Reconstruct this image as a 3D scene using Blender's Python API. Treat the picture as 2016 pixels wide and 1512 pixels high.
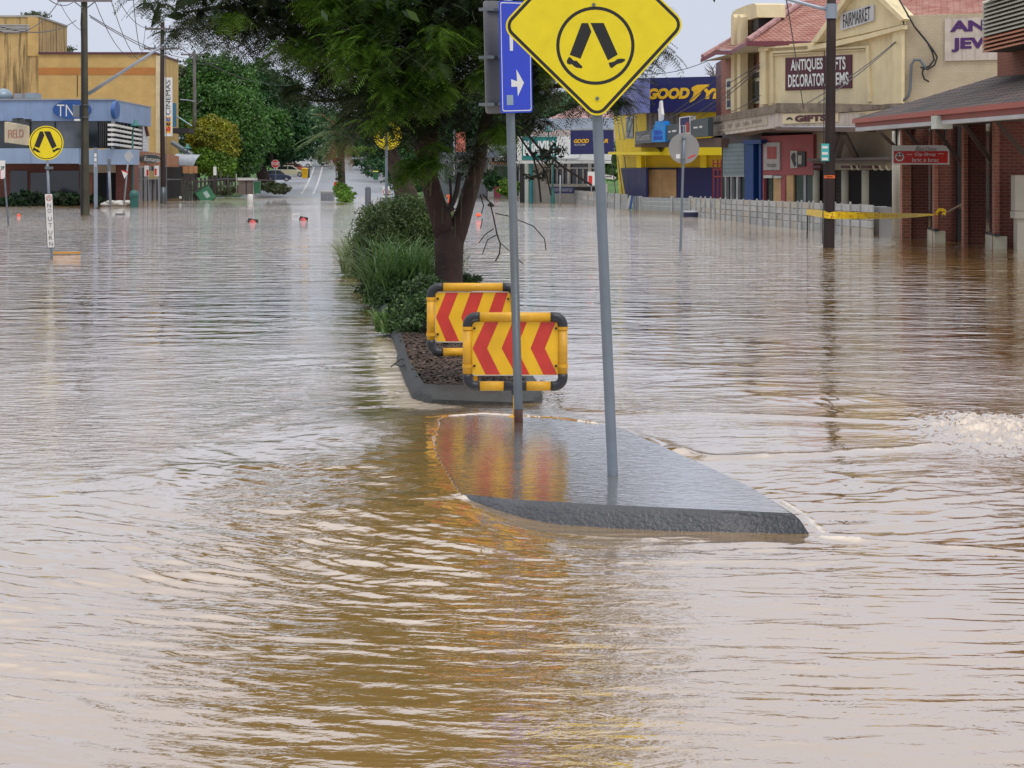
import bpy, math, random
import numpy as np
from mathutils import Vector, Matrix
random.seed(7); RNG = np.random.default_rng(7)
for o in list(bpy.data.objects): bpy.data.objects.remove(o)
SC = bpy.context.scene
COL = SC.collection

# ------------------------------------------------------------- camera
F = 3700.0; CH = 1.75; HY = 355.0; CX = 1008.0        # focal length (in 2016-wide picture units), eye height, horizon row
cam_d = bpy.data.cameras.new('camera'); cam = bpy.data.objects.new('camera', cam_d); COL.objects.link(cam)
cam.location = (0, 0, CH); cam.rotation_euler = (math.radians(90), 0, 0)
cam_d.sensor_width = 36; cam_d.lens = 36 * F / 2016
cam_d.shift_y = -(756 - HY) / 2016
cam_d.clip_start = 0.1; cam_d.clip_end = 3000
SC.camera = cam
SC.render.resolution_x = 1024; SC.render.resolution_y = 768

# ------------------------------------------------------------- world: overcast daylight
SUN_EL, SUN_AZ = math.radians(58), math.radians(150)
wd = bpy.data.worlds.new('World'); SC.world = wd; wd.use_nodes = True
nt = wd.node_tree; nt.nodes.clear(); N = nt.nodes.new; L = nt.links.new
out = N('ShaderNodeOutputWorld'); add = N('ShaderNodeAddShader')
b1 = N('ShaderNodeBackground'); b2 = N('ShaderNodeBackground')
sky = N('ShaderNodeTexSky'); sky.sky_type = 'NISHITA'; sky.sun_disc = False
sky.sun_elevation = SUN_EL; sky.sun_rotation = SUN_AZ; sky.dust_density = 4.0
b1.inputs['Strength'].default_value = 0.012
L(sky.outputs[0], b1.inputs['Color'])
tc = N('ShaderNodeTexCoord'); sep = N('ShaderNodeSeparateXYZ'); L(tc.outputs['Generated'], sep.inputs[0])
ramp = N('ShaderNodeValToRGB'); L(sep.outputs['Z'], ramp.inputs[0])
ramp.color_ramp.elements[0].position = 0.0; ramp.color_ramp.elements[0].color = (.62, .67, .79, 1)
ramp.color_ramp.elements[1].position = 1.0; ramp.color_ramp.elements[1].color = (1.75, 1.72, 1.70, 1)
e = ramp.color_ramp.elements.new(.10); e.color = (.655, .70, .82, 1)
e = ramp.color_ramp.elements.new(.24); e.color = (.66, .71, .84, 1)
e = ramp.color_ramp.elements.new(.45); e.color = (.74, .79, .90, 1)
cn = N('ShaderNodeTexNoise'); cn.inputs['Scale'].default_value = 2.2; cn.inputs['Detail'].default_value = 5
mp = N('ShaderNodeMapping'); mp.inputs['Scale'].default_value = (1, 1, 2.6); L(tc.outputs['Generated'], mp.inputs[0]); L(mp.outputs[0], cn.inputs['Vector'])
cr = N('ShaderNodeMapRange'); cr.inputs['To Min'].default_value = .82; cr.inputs['To Max'].default_value = 1.16; L(cn.outputs['Fac'], cr.inputs['Value'])
mul = N('ShaderNodeVectorMath'); mul.operation = 'SCALE'; L(ramp.outputs[0], mul.inputs[0]); L(cr.outputs[0], mul.inputs['Scale'])
L(mul.outputs[0], b2.inputs['Color']); b2.inputs['Strength'].default_value = 0.98
L(b1.outputs[0], add.inputs[0]); L(b2.outputs[0], add.inputs[1]); L(add.outputs[0], out.inputs[0])

sl = bpy.data.lights.new('sun', 'SUN'); sl.energy = 1.1; sl.angle = math.radians(20); sl.color = (1, .97, .93)
so = bpy.data.objects.new('sun', sl); COL.objects.link(so)
so.rotation_euler = (math.radians(90) - SUN_EL, 0, math.radians(180) - SUN_AZ + math.radians(0))
so.location = (0, 0, 50)
SC.view_settings.view_transform = 'Standard'; SC.view_settings.look = 'None'
SC.view_settings.exposure = 0.0; SC.view_settings.gamma = 1.0
SC.cycles.max_bounces = 6; SC.cycles.diffuse_bounces = 3; SC.cycles.glossy_bounces = 3
SC.cycles.transparent_max_bounces = 6; SC.cycles.transmission_bounces = 3
SC.cycles.use_denoising = True

# ------------------------------------------------------------- pixel <-> world helpers (for measuring the photo)
def W(px, py, D): return Vector(((px - CX) * D / F, D, CH - (py - HY) * D / F))
def GD(py, z=0.0): return (CH - z) * F / (py - HY)
def G(px, py, z=0.0): return W(px, py, GD(py, z))

# ------------------------------------------------------------- materials
MATS = {}
def nodes(name):
    m = bpy.data.materials.new(name); m.use_nodes = True
    return m, m.node_tree, m.node_tree.nodes, m.node_tree.links, m.node_tree.nodes['Principled BSDF']
def M(name, col=(.5,.5,.5), rough=.6, metal=0., var=.12, vs=1.5, streak=0., bump=0., bs=20., coat=0., dirt=None):
    """painted / plain surface with mottled tone; streak = vertical run-off stains"""
    if name in MATS: return MATS[name]
    m, t, n, l, b = nodes(name); MATS[name] = m
    tc = n.new('ShaderNodeTexCoord')
    nz = n.new('ShaderNodeTexNoise'); nz.inputs['Scale'].default_value = vs; nz.inputs['Detail'].default_value = 6
    l.new(tc.outputs['Object'], nz.inputs['Vector'])
    mr = n.new('ShaderNodeMapRange'); mr.inputs['From Min'].default_value = .3; mr.inputs['From Max'].default_value = .7
    mr.inputs['To Min'].default_value = 1 - var; mr.inputs['To Max'].default_value = 1 + var
    l.new(nz.outputs['Fac'], mr.inputs['Value'])
    sc = n.new('ShaderNodeVectorMath'); sc.operation = 'SCALE'; sc.inputs[0].default_value = col[:3]
    l.new(mr.outputs[0], sc.inputs['Scale']); last = sc.outputs[0]
    if streak > 0:
        mp = n.new('ShaderNodeMapping'); mp.inputs['Scale'].default_value = (3.2, 3.2, .22); l.new(tc.outputs['Object'], mp.inputs[0])
        n2 = n.new('ShaderNodeTexNoise'); n2.inputs['Scale'].default_value = 1.3; n2.inputs['Detail'].default_value = 8; n2.inputs['Roughness'].default_value = .65
        l.new(mp.outputs[0], n2.inputs['Vector'])
        r = n.new('ShaderNodeMapRange'); r.inputs['From Min'].default_value = .5; r.inputs['From Max'].default_value = .72
        r.inputs['To Max'].default_value = streak; l.new(n2.outputs['Fac'], r.inputs['Value'])
        mx = n.new('ShaderNodeMix'); mx.data_type = 'RGBA'; l.new(r.outputs[0], mx.inputs['Factor']); l.new(last, mx.inputs[6])
        mx.inputs[7].default_value = (*(dirt or (.05, .035, .025)), 1); last = mx.outputs[2]
    l.new(last, b.inputs['Base Color'])
    rr = n.new('ShaderNodeMapRange'); rr.inputs['To Min'].default_value = max(.03, rough - .12); rr.inputs['To Max'].default_value = min(1, rough + .12)
    l.new(nz.outputs['Fac'], rr.inputs['Value']); l.new(rr.outputs[0], b.inputs['Roughness'])
    b.inputs['Metallic'].default_value = metal
    if coat: b.inputs['Coat Weight'].default_value = coat; b.inputs['Coat Roughness'].default_value = .08
    if bump > 0:
        n3 = n.new('ShaderNodeTexNoise'); n3.inputs['Scale'].default_value = bs; n3.inputs['Detail'].default_value = 5
        l.new(tc.outputs['Object'], n3.inputs['Vector'])
        bp = n.new('ShaderNodeBump'); bp.inputs['Strength'].default_value = bump; bp.inputs['Distance'].default_value = .02
        l.new(n3.outputs['Fac'], bp.inputs['Height']); l.new(bp.outputs[0], b.inputs['Normal'])
    return m
def BRICK(name, c1, c2, mortar, bw=.24, bh=.086, ms=.010, streak=0., rough=.85):
    if name in MATS: return MATS[name]
    m, t, n, l, b = nodes(name); MATS[name] = m
    uv = n.new('ShaderNodeTexCoord')
    br = n.new('ShaderNodeTexBrick'); br.inputs['Color1'].default_value = (*c1, 1); br.inputs['Color2'].default_value = (*c2, 1)
    br.inputs['Mortar'].default_value = (*mortar, 1); br.inputs['Scale'].default_value = 1
    br.inputs['Brick Width'].default_value = bw; br.inputs['Row Height'].default_value = bh; br.inputs['Mortar Size'].default_value = ms
    l.new(uv.outputs['UV'], br.inputs['Vector'])
    nz = n.new('ShaderNodeTexNoise'); nz.inputs['Scale'].default_value = .9; nz.inputs['Detail'].default_value = 8
    l.new(uv.outputs['Object'], nz.inputs['Vector'])
    mr = n.new('ShaderNodeMapRange'); mr.inputs['To Min'].default_value = .7; mr.inputs['To Max'].default_value = 1.25; l.new(nz.outputs['Fac'], mr.inputs['Value'])
    sc = n.new('ShaderNodeVectorMath'); sc.operation = 'SCALE'; l.new(br.outputs['Color'], sc.inputs[0]); l.new(mr.outputs[0], sc.inputs['Scale'])
    last = sc.outputs[0]
    if streak:
        mp = n.new('ShaderNodeMapping'); mp.inputs['Scale'].default_value = (2.5, 2.5, .16); l.new(uv.outputs['Object'], mp.inputs[0])
        n2 = n.new('ShaderNodeTexNoise'); n2.inputs['Scale'].default_value = .9; n2.inputs['Detail'].default_value = 9; n2.inputs['Roughness'].default_value = .68
        l.new(mp.outputs[0], n2.inputs['Vector'])
        r = n.new('ShaderNodeMapRange'); r.inputs['From Min'].default_value = .47; r.inputs['From Max'].default_value = .66; r.inputs['To Max'].default_value = streak
        l.new(n2.outputs['Fac'], r.inputs['Value'])
        mx = n.new('ShaderNodeMix'); mx.data_type = 'RGBA'; l.new(r.outputs[0], mx.inputs['Factor']); l.new(last, mx.inputs[6]); mx.inputs[7].default_value = (.03, .018, .012, 1); last = mx.outputs[2]
    l.new(last, b.inputs['Base Color']); b.inputs['Roughness'].default_value = rough
    bp = n.new('ShaderNodeBump'); bp.inputs['Strength'].default_value = .4; bp.inputs['Distance'].default_value = .01; bp.invert = True
    l.new(br.outputs['Fac'], bp.inputs['Height']); l.new(bp.outputs[0], b.inputs['Normal'])
    return m
def RIDGED(name, c1, c2, w=.2, rough=.5, axis='X', sharp=.5, metal=0., col3=None):
    """strips (stripes, corrugations, boards, tile courses) across UV x or y with period w"""
    if name in MATS: return MATS[name]
    m, t, n, l, b = nodes(name); MATS[name] = m
    uv = n.new('ShaderNodeTexCoord'); sp = n.new('ShaderNodeSeparateXYZ'); l.new(uv.outputs['UV'], sp.inputs[0])
    dv = n.new('ShaderNodeMath'); dv.operation = 'DIVIDE'; dv.inputs[1].default_value = w; l.new(sp.outputs[axis], dv.inputs[0])
    fr = n.new('ShaderNodeMath'); fr.operation = 'FRACT'; l.new(dv.outputs[0], fr.inputs[0])
    gt = n.new('ShaderNodeMath'); gt.operation = 'GREATER_THAN'; gt.inputs[1].default_value = sharp; l.new(fr.outputs[0], gt.inputs[0])
    nz = n.new('ShaderNodeTexNoise'); nz.inputs['Scale'].default_value = 1.7; nz.inputs['Detail'].default_value = 7; l.new(uv.outputs['Object'], nz.inputs['Vector'])
    mr = n.new('ShaderNodeMapRange'); mr.inputs['To Min'].default_value = .7; mr.inputs['To Max'].default_value = 1.3; l.new(nz.outputs['Fac'], mr.inputs['Value'])
    mx = n.new('ShaderNodeMix'); mx.data_type = 'RGBA'; l.new(gt.outputs[0], mx.inputs['Factor']); mx.inputs[6].default_value = (*c1, 1); mx.inputs[7].default_value = (*c2, 1)
    sc = n.new('ShaderNodeVectorMath'); sc.operation = 'SCALE'; l.new(mx.outputs[2], sc.inputs[0]); l.new(mr.outputs[0], sc.inputs['Scale'])
    l.new(sc.outputs[0], b.inputs['Base Color']); b.inputs['Roughness'].default_value = rough; b.inputs['Metallic'].default_value = metal
    bp = n.new('ShaderNodeBump'); bp.inputs['Strength'].default_value = .5; bp.inputs['Distance'].default_value = .03
    l.new(fr.outputs[0], bp.inputs['Height']); l.new(bp.outputs[0], b.inputs['Normal'])
    return m
def TILES(name, c1, c2, dark):
    """concrete/terracotta roof tiles: courses up the slope, scalloped columns across"""
    if name in MATS: return MATS[name]
    m, t, n, l, b = nodes(name); MATS[name] = m
    uv = n.new('ShaderNodeTexCoord'); sp = n.new('ShaderNodeSeparateXYZ'); l.new(uv.outputs['UV'], sp.inputs[0])
    def mth(op, a, v=None):
        q = n.new('ShaderNodeMath'); q.operation = op; l.new(a, q.inputs[0])
        if v is not None:
            if hasattr(v, 'links'): l.new(v, q.inputs[1])
            else: q.inputs[1].default_value = v
        return q.outputs[0]
    cx = mth('MULTIPLY', sp.outputs['X'], 2 * math.pi / .30); s = mth('SINE', cx); s2 = mth('MULTIPLY', s, .14)
    v = mth('DIVIDE', sp.outputs['Y'], .33); v2 = mth('ADD', v, s2); fr = mth('FRACT', v2)
    lo = mth('LESS_THAN', fr, .24)
    nz = n.new('ShaderNodeTexNoise'); nz.inputs['Scale'].default_value = 1.2; nz.inputs['Detail'].default_value = 9; nz.inputs['Roughness'].default_value = .7; l.new(uv.outputs['Object'], nz.inputs['Vector'])
    r = n.new('ShaderNodeMapRange'); r.inputs['From Min'].default_value = .38; r.inputs['From Max'].default_value = .62; l.new(nz.outputs['Fac'], r.inputs['Value'])
    mx = n.new('ShaderNodeMix'); mx.data_type = 'RGBA'; l.new(r.outputs[0], mx.inputs['Factor']); mx.inputs[6].default_value = (*c1, 1); mx.inputs[7].default_value = (*c2, 1)
    m2 = n.new('ShaderNodeMix'); m2.data_type = 'RGBA'; l.new(lo, m2.inputs['Factor']); l.new(mx.outputs[2], m2.inputs[6]); m2.inputs[7].default_value = (*dark, 1)
    l.new(m2.outputs[2], b.inputs['Base Color']); b.inputs['Roughness'].default_value = .75
    h = mth('ADD', mth('MULTIPLY', s, .5), fr)
    bp = n.new('ShaderNodeBump'); bp.inputs['Strength'].default_value = .8; bp.inputs['Distance'].default_value = .05
    l.new(h, bp.inputs['Height']); l.new(bp.outputs[0], b.inputs['Normal'])
    return m
def LEAF(name, c1, c2, c3=None, trans=.25, rough=.5):
    if name in MATS: return MATS[name]
    m, t, n, l, b = nodes(name); MATS[name] = m
    g = n.new('ShaderNodeNewGeometry'); rp = n.new('ShaderNodeValToRGB'); l.new(g.outputs['Random Per Island'], rp.inputs[0])
    rp.color_ramp.elements[0].color = (*c1, 1); rp.color_ramp.elements[1].color = (*c2, 1)
    if c3: e = rp.color_ramp.elements.new(.93); e.color = (*c2, 1); rp.color_ramp.elements[-1].color = (*c3, 1)
    tc = n.new('ShaderNodeTexCoord'); nz = n.new('ShaderNodeTexNoise'); nz.inputs['Scale'].default_value = .55; nz.inputs['Detail'].default_value = 3
    l.new(tc.outputs['Object'], nz.inputs['Vector'])
    mr = n.new('ShaderNodeMapRange'); mr.inputs['From Min'].default_value = .3; mr.inputs['From Max'].default_value = .7; mr.inputs['To Min'].default_value = .6; mr.inputs['To Max'].default_value = 1.45
    l.new(nz.outputs['Fac'], mr.inputs['Value'])
    sc = n.new('ShaderNodeVectorMath'); sc.operation = 'SCALE'; l.new(rp.outputs[0], sc.inputs[0]); l.new(mr.outputs[0], sc.inputs['Scale'])
    l.new(sc.outputs[0], b.inputs['Base Color']); b.inputs['Roughness'].default_value = rough
    tr = n.new('ShaderNodeBsdfTranslucent'); l.new(sc.outputs[0], tr.inputs['Color'])
    mx = n.new('ShaderNodeMixShader'); mx.inputs[0].default_value = trans
    o = n['Material Output']; l.new(b.outputs[0], mx.inputs[1]); l.new(tr.outputs[0], mx.inputs[2]); l.new(mx.outputs[0], o.inputs[0])
    return m
def GLASS(name='window_glass', col=(.02, .025, .03), rough=.06):
    if name in MATS: return MATS[name]
    m = M(name, col, rough, var=.4, vs=.8); b = m.node_tree.nodes['Principled BSDF']; b.inputs['IOR'].default_value = 1.7
    return m

# ------------------------------------------------------------- objects
def tag(o, label=None, cat=None, group=None, kind=None):
    if label: o['label'] = label
    if cat: o['category'] = cat
    if group: o['group'] = group
    if kind: o['kind'] = kind
    return o
def thing(name, label, cat, loc, group=None):
    o = bpy.data.objects.new(name, None); COL.objects.link(o); o.location = loc; o.empty_display_size = .3
    return tag(o, label, cat, group)
def root_loc(p):
    v = Vector((0, 0, 0))
    while p is not None: v = v + p.location; p = p.parent
    return v
class MB:
    def __init__(s): s.v = []; s.f = []; s.mi = []; s.cur = 0
    def add(s, vs, fs):
        k = len(s.v); s.v += [tuple(p) for p in vs]
        for f in fs: s.f.append([k + i for i in f]); s.mi.append(s.cur)
        return s
    def hexa(s, p):   # p: 8 points, bottom 4 (ccw from above) then top 4
        return s.add(p, [(3, 2, 1, 0), (4, 5, 6, 7), (0, 1, 5, 4), (1, 2, 6, 5), (2, 3, 7, 6), (3, 0, 4, 7)])
    def box(s, c, d, rz=0., rx=0., ry=0.):
        R = Matrix.Rotation(rz, 3, 'Z') @ Matrix.Rotation(ry, 3, 'Y') @ Matrix.Rotation(rx, 3, 'X'); c = Vector(c); x, y, z = [q / 2 for q in d]
        P = [c + R @ Vector(q) for q in [(-x, -y, -z), (x, -y, -z), (x, y, -z), (-x, y, -z), (-x, -y, z), (x, -y, z), (x, y, z), (-x, y, z)]]
        return s.hexa(P)
    def prism(s, A, B):
        n = len(A); k = list(A) + list(B)
        return s.add(k, [tuple(range(n)), tuple(range(2 * n - 1, n - 1, -1))] + [((i + 1) % n, i, n + i, n + (i + 1) % n) for i in range(n)])
    def tube(s, pts, r, n=8, cap=True):
        pts = [Vector(p) for p in pts]; m = len(pts); rs = r if isinstance(r, (list, tuple)) else [r] * m
        vs = []; prev = None
        for i, p in enumerate(pts):
            d = (pts[min(i + 1, m - 1)] - pts[max(i - 1, 0)]); d = d.normalized() if d.length > 1e-9 else Vector((0, 0, 1))
            if prev is None:
                a = d.orthogonal().normalized()
            else:
                a = (prev - d * prev.dot(d)); a = a.normalized() if a.length > 1e-6 else d.orthogonal().normalized()
            prev = a; b = d.cross(a)
            for j in range(n):
                t = 2 * math.pi * j / n; vs.append(p + (a * math.cos(t) + b * math.sin(t)) * rs[i])
        fs = [(i * n + j, i * n + (j + 1) % n, (i + 1) * n + (j + 1) % n, (i + 1) * n + j) for i in range(m - 1) for j in range(n)]
        if cap: fs += [tuple(range(n - 1, -1, -1)), tuple((m - 1) * n + j for j in range(n))]
        return s.add(vs, fs)
    def lathe(s, c, prof, n=16):   # prof: (r, z)
        c = Vector(c); vs = []
        for r, z in prof:
            for j in range(n):
                t = 2 * math.pi * j / n; vs.append(c + Vector((r * math.cos(t), r * math.sin(t), z)))
        m = len(prof)
        fs = [(i * n + j, i * n + (j + 1) % n, (i + 1) * n + (j + 1) % n, (i + 1) * n + j) for i in range(m - 1) for j in range(n)]
        fs += [tuple(range(n - 1, -1, -1)), tuple((m - 1) * n + j for j in range(n))]
        return s.add(vs, fs)
    def build(s, name, mat, parent=None, smooth=False, bevel=0.):
        me = bpy.data.meshes.new(name); off = root_loc(parent)
        V = np.array(s.v, dtype=np.float64).reshape(-1, 3)
        me.from_pydata((V - np.array(off)).tolist(), [], s.f)
        for mm in (mat if isinstance(mat, (list, tuple)) else [mat]): me.materials.append(mm)
        if any(s.mi): me.polygons.foreach_set('material_index', s.mi)
        me.update()
        uvl = me.uv_layers.new(name='UVMap'); Z = Vector((0, 0, 1)); uvs = np.zeros((len(me.loops), 2))
        for p in me.polygons:
            nn = p.normal
            if abs(nn.z) > .97: a, b = Vector((1, 0, 0)), Vector((0, 1, 0))
            else:
                a = Z.cross(nn).normalized(); b = nn.cross(a)
            for li in p.loop_indices:
                q = V[me.loops[li].vertex_index]; uvs[li] = (q[0] * a.x + q[1] * a.y + q[2] * a.z, q[0] * b.x + q[1] * b.y + q[2] * b.z)
        uvl.data.foreach_set('uv', uvs.ravel())
        if smooth:
            me.shade_smooth()
            if smooth != 'all': me.set_sharp_from_angle(angle=math.radians(40))
        o = bpy.data.objects.new(name, me); COL.objects.link(o); o.parent = parent
        if bevel > 0:
            bv = o.modifiers.new('bevel', 'BEVEL'); bv.width = bevel; bv.segments = 2; bv.limit_method = 'ANGLE'
        return o
def solo(mb, name, mat, label, cat, group=None, smooth=False, kind=None, bevel=0.):
    """a thing made of one mesh; origin at its own base"""
    V = np.array(mb.v); c = Vector(((V[:, 0].min() + V[:, 0].max()) / 2, (V[:, 1].min() + V[:, 1].max()) / 2, V[:, 2].min()))
    mb.v = [(p[0] - c.x, p[1] - c.y, p[2] - c.z) for p in mb.v]
    o = mb.build(name, mat, None, smooth, bevel); o.location = c
    return tag(o, label, cat, group, kind)
def copy_tree(o, parent=None):
    c = o.copy(); COL.objects.link(c); c.parent = parent
    for ch in [q for q in bpy.data.objects if q.parent == o]: copy_tree(ch, c)
    return c

# ------------------------------------------------------------- a vertical wall plane seen in the photograph
class Face:
    """vertical plane through two (column, distance) points; u runs left->right on screen, n faces the camera side"""
    def __init__(s, pa, Da, pb, Db):
        A = W(pa, HY, Da); B = W(pb, HY, Db); s.A = Vector((A.x, A.y, 0)); s.u = Vector((B.x - A.x, B.y - A.y, 0)).normalized(); s.n = Vector((s.u.y, -s.u.x, 0))
    def D(s, px, off=0.):
        k = (px - CX) / F; o = s.A + s.n * off
        a = (k * o.y - o.x) / (s.u.x - k * s.u.y); return o.y + a * s.u.y
    def pt(s, px, py, off=0.): return W(px, py, s.D(px, off))
    def U(s, px, off=0.): return (s.pt(px, HY, off) - s.A).dot(s.u)
    def z(s, px, py, off=0.): return CH - (py - HY) * s.D(px, off) / F
    def uz(s, u, z, off=0.): q = s.A + s.u * u + s.n * off; return Vector((q.x, q.y, z))
    def poly(s, mb, pts, o0, o1):      # outline traced on the plane, extruded from o0 to o1 towards the viewer
        Q = [s.pt(x, y, o1) for x, y in pts]
        if s.area(pts) > 0: Q.reverse()
        mb.prism(Q, [q - s.n * (o1 - o0) for q in Q]); return mb
    @staticmethod
    def area(p): return sum(p[i][0] * p[(i + 1) % len(p)][1] - p[(i + 1) % len(p)][0] * p[i][1] for i in range(len(p)))
    def box(s, mb, xa, ya, xb, yb, o0, o1, at=None):   # level box; heights read at column `at` (default xa)
        at = xa if at is None else at
        z1, z0 = s.z(at, ya, o1), s.z(at, yb, o1); u0, u1 = s.U(xa, o1), s.U(xb, o1)
        return s.ubox(mb, u0, u1, z0, z1, o0, o1)
    def ubox(s, mb, u0, u1, z0, z1, o0, o1):
        P = [s.uz(u0, z0, o1), s.uz(u1, z0, o1), s.uz(u1, z0, o0), s.uz(u0, z0, o0), s.uz(u0, z1, o1), s.uz(u1, z1, o1), s.uz(u1, z1, o0), s.uz(u0, z1, o0)]
        return mb.hexa(P)
    def text(s, txt, xa, ya, xb, yb, off, mat, parent, name='lettering', **k):
        O = s.pt(xa, yb, off); E = s.pt(xb, yb, off); E.z = O.z
        T = s.pt(xa, ya, off); return text(txt, O, E - O, Vector((0, 0, T.z - O.z)), s.n, mat, parent, name, **k)

def text(txt, O, U, V, n, mat, parent, name='lettering', bold=.02, shear=0., d=.012, space=1.0, fit=True):
    """flat lettering fitted into the rectangle O, O+U, O+U+V, O+V"""
    cu = bpy.data.curves.new('t', 'FONT'); cu.body = txt; cu.size = 1; cu.offset = bold; cu.shear = shear; cu.space_character = space
    cu.resolution_u = 4; cu.align_x = 'CENTER'; cu.space_line = .92
    ob = bpy.data.objects.new('t', cu); COL.objects.link(ob); bpy.context.view_layer.update()
    me = bpy.data.meshes.new_from_object(ob.evaluated_get(bpy.context.evaluated_depsgraph_get()))
    P = [v.co.copy() for v in me.vertices]; fs = [list(p.vertices) for p in me.polygons]
    bpy.data.objects.remove(ob); bpy.data.curves.remove(cu); bpy.data.meshes.remove(me)
    x0, x1 = min(p.x for p in P), max(p.x for p in P); y0, y1 = min(p.y for p in P), max(p.y for p in P)
    n = n.normalized(); mb = MB()
    mb.add([O + U * ((p.x - x0) / (x1 - x0)) + V * ((p.y - y0) / (y1 - y0)) + n * d for p in P], fs)
    return mb.build(name, mat, parent)

# common colours
WHT = M('white_paint', (.62, .62, .60), .5, var=.08); BLK = M('black_plastic', (.012, .012, .014), .45, var=.2)
GALV = M('galvanised_steel', (.165, .195, .23), .42, .3, var=.10, vs=6, bump=.05)
GALVD = M('weathered_galvanised_steel', (.13, .15, .17), .55, .3, var=.2, vs=5)
SIGNBACK = M('sign_back_aluminium', (.27, .265, .26), .5, .3, var=.08)
YEL = M('sign_yellow', (.76, .60, .005), .38, var=.06, vs=9)
SBLK = M('sign_black', (.012, .010, .010), .5)
SWHT = M('sign_white', (.66, .66, .64), .45, var=.06); SRED = M('sign_red', (.55, .025, .02), .42, var=.1)
SBLU = M('sign_blue', (.006, .035, .50), .4, var=.08)
CREAM = M('cream_render', (.68, .57, .35), .8, var=.08, streak=.25, dirt=(.3, .24, .13), bump=.1, bs=30)
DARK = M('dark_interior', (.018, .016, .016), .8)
# ============================================================= water, ground, islands
def perlin(x, y, seed):
    r = np.random.default_rng(seed); n = 256; ang = r.random(n * n) * 2 * np.pi; gx, gy = np.cos(ang), np.sin(ang)
    xi = np.floor(x).astype(np.int64); yi = np.floor(y).astype(np.int64); xf = x - xi; yf = y - yi
    u = xf * xf * xf * (xf * (xf * 6 - 15) + 10); v = yf * yf * yf * (yf * (yf * 6 - 15) + 10)
    def g(a, b, dx, dy): k = ((xi + a) % n) * n + ((yi + b) % n); return gx[k] * dx + gy[k] * dy
    return (g(0, 0, xf, yf) * (1 - u) + g(1, 0, xf - 1, yf) * u) * (1 - v) + (g(0, 1, xf, yf - 1) * (1 - u) + g(1, 1, xf - 1, yf - 1) * u) * v
def sst(a, b, x): t = np.clip((x - a) / (b - a), 0, 1); return t * t * (3 - 2 * t)
def gxy(p, z=0.): q = G(p[0], p[1], z); return (q.x, q.y)
def pl_dist(X, Y, pts):
    d = np.full(X.shape, 1e9)
    for (ax, ay), (bx, by) in zip(pts[:-1], pts[1:]):
        vx, vy = bx - ax, by - ay; t = np.clip(((X - ax) * vx + (Y - ay) * vy) / (vx * vx + vy * vy + 1e-9), 0, 1)
        d = np.minimum(d, np.hypot(X - ax - t * vx, Y - ay - t * vy))
    return d
def inpoly(X, Y, P):
    c = np.zeros(X.shape, bool); n = len(P)
    for i in range(n):
        x1, y1 = P[i]; x2, y2 = P[(i + 1) % n]
        cond = ((y1 > Y) != (y2 > Y)) & (X < (x2 - x1) * (Y - y1) / (y2 - y1 + 1e-12) + x1); c ^= cond
    return c
IZ = .07
ISL = [gxy(p, IZ) for p in [(838, 823), (866, 905), (908, 972), (1010, 983), (1200, 994), (1400, 1003), (1556, 1010), (1485, 963), (1414, 928), (1300, 877), (1215, 840), (1100, 824), (950, 815)]]
FA, FB = gxy((905, 974), IZ), gxy((1562, 1013), IZ); KB = gxy((1215, 838), IZ)
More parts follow.
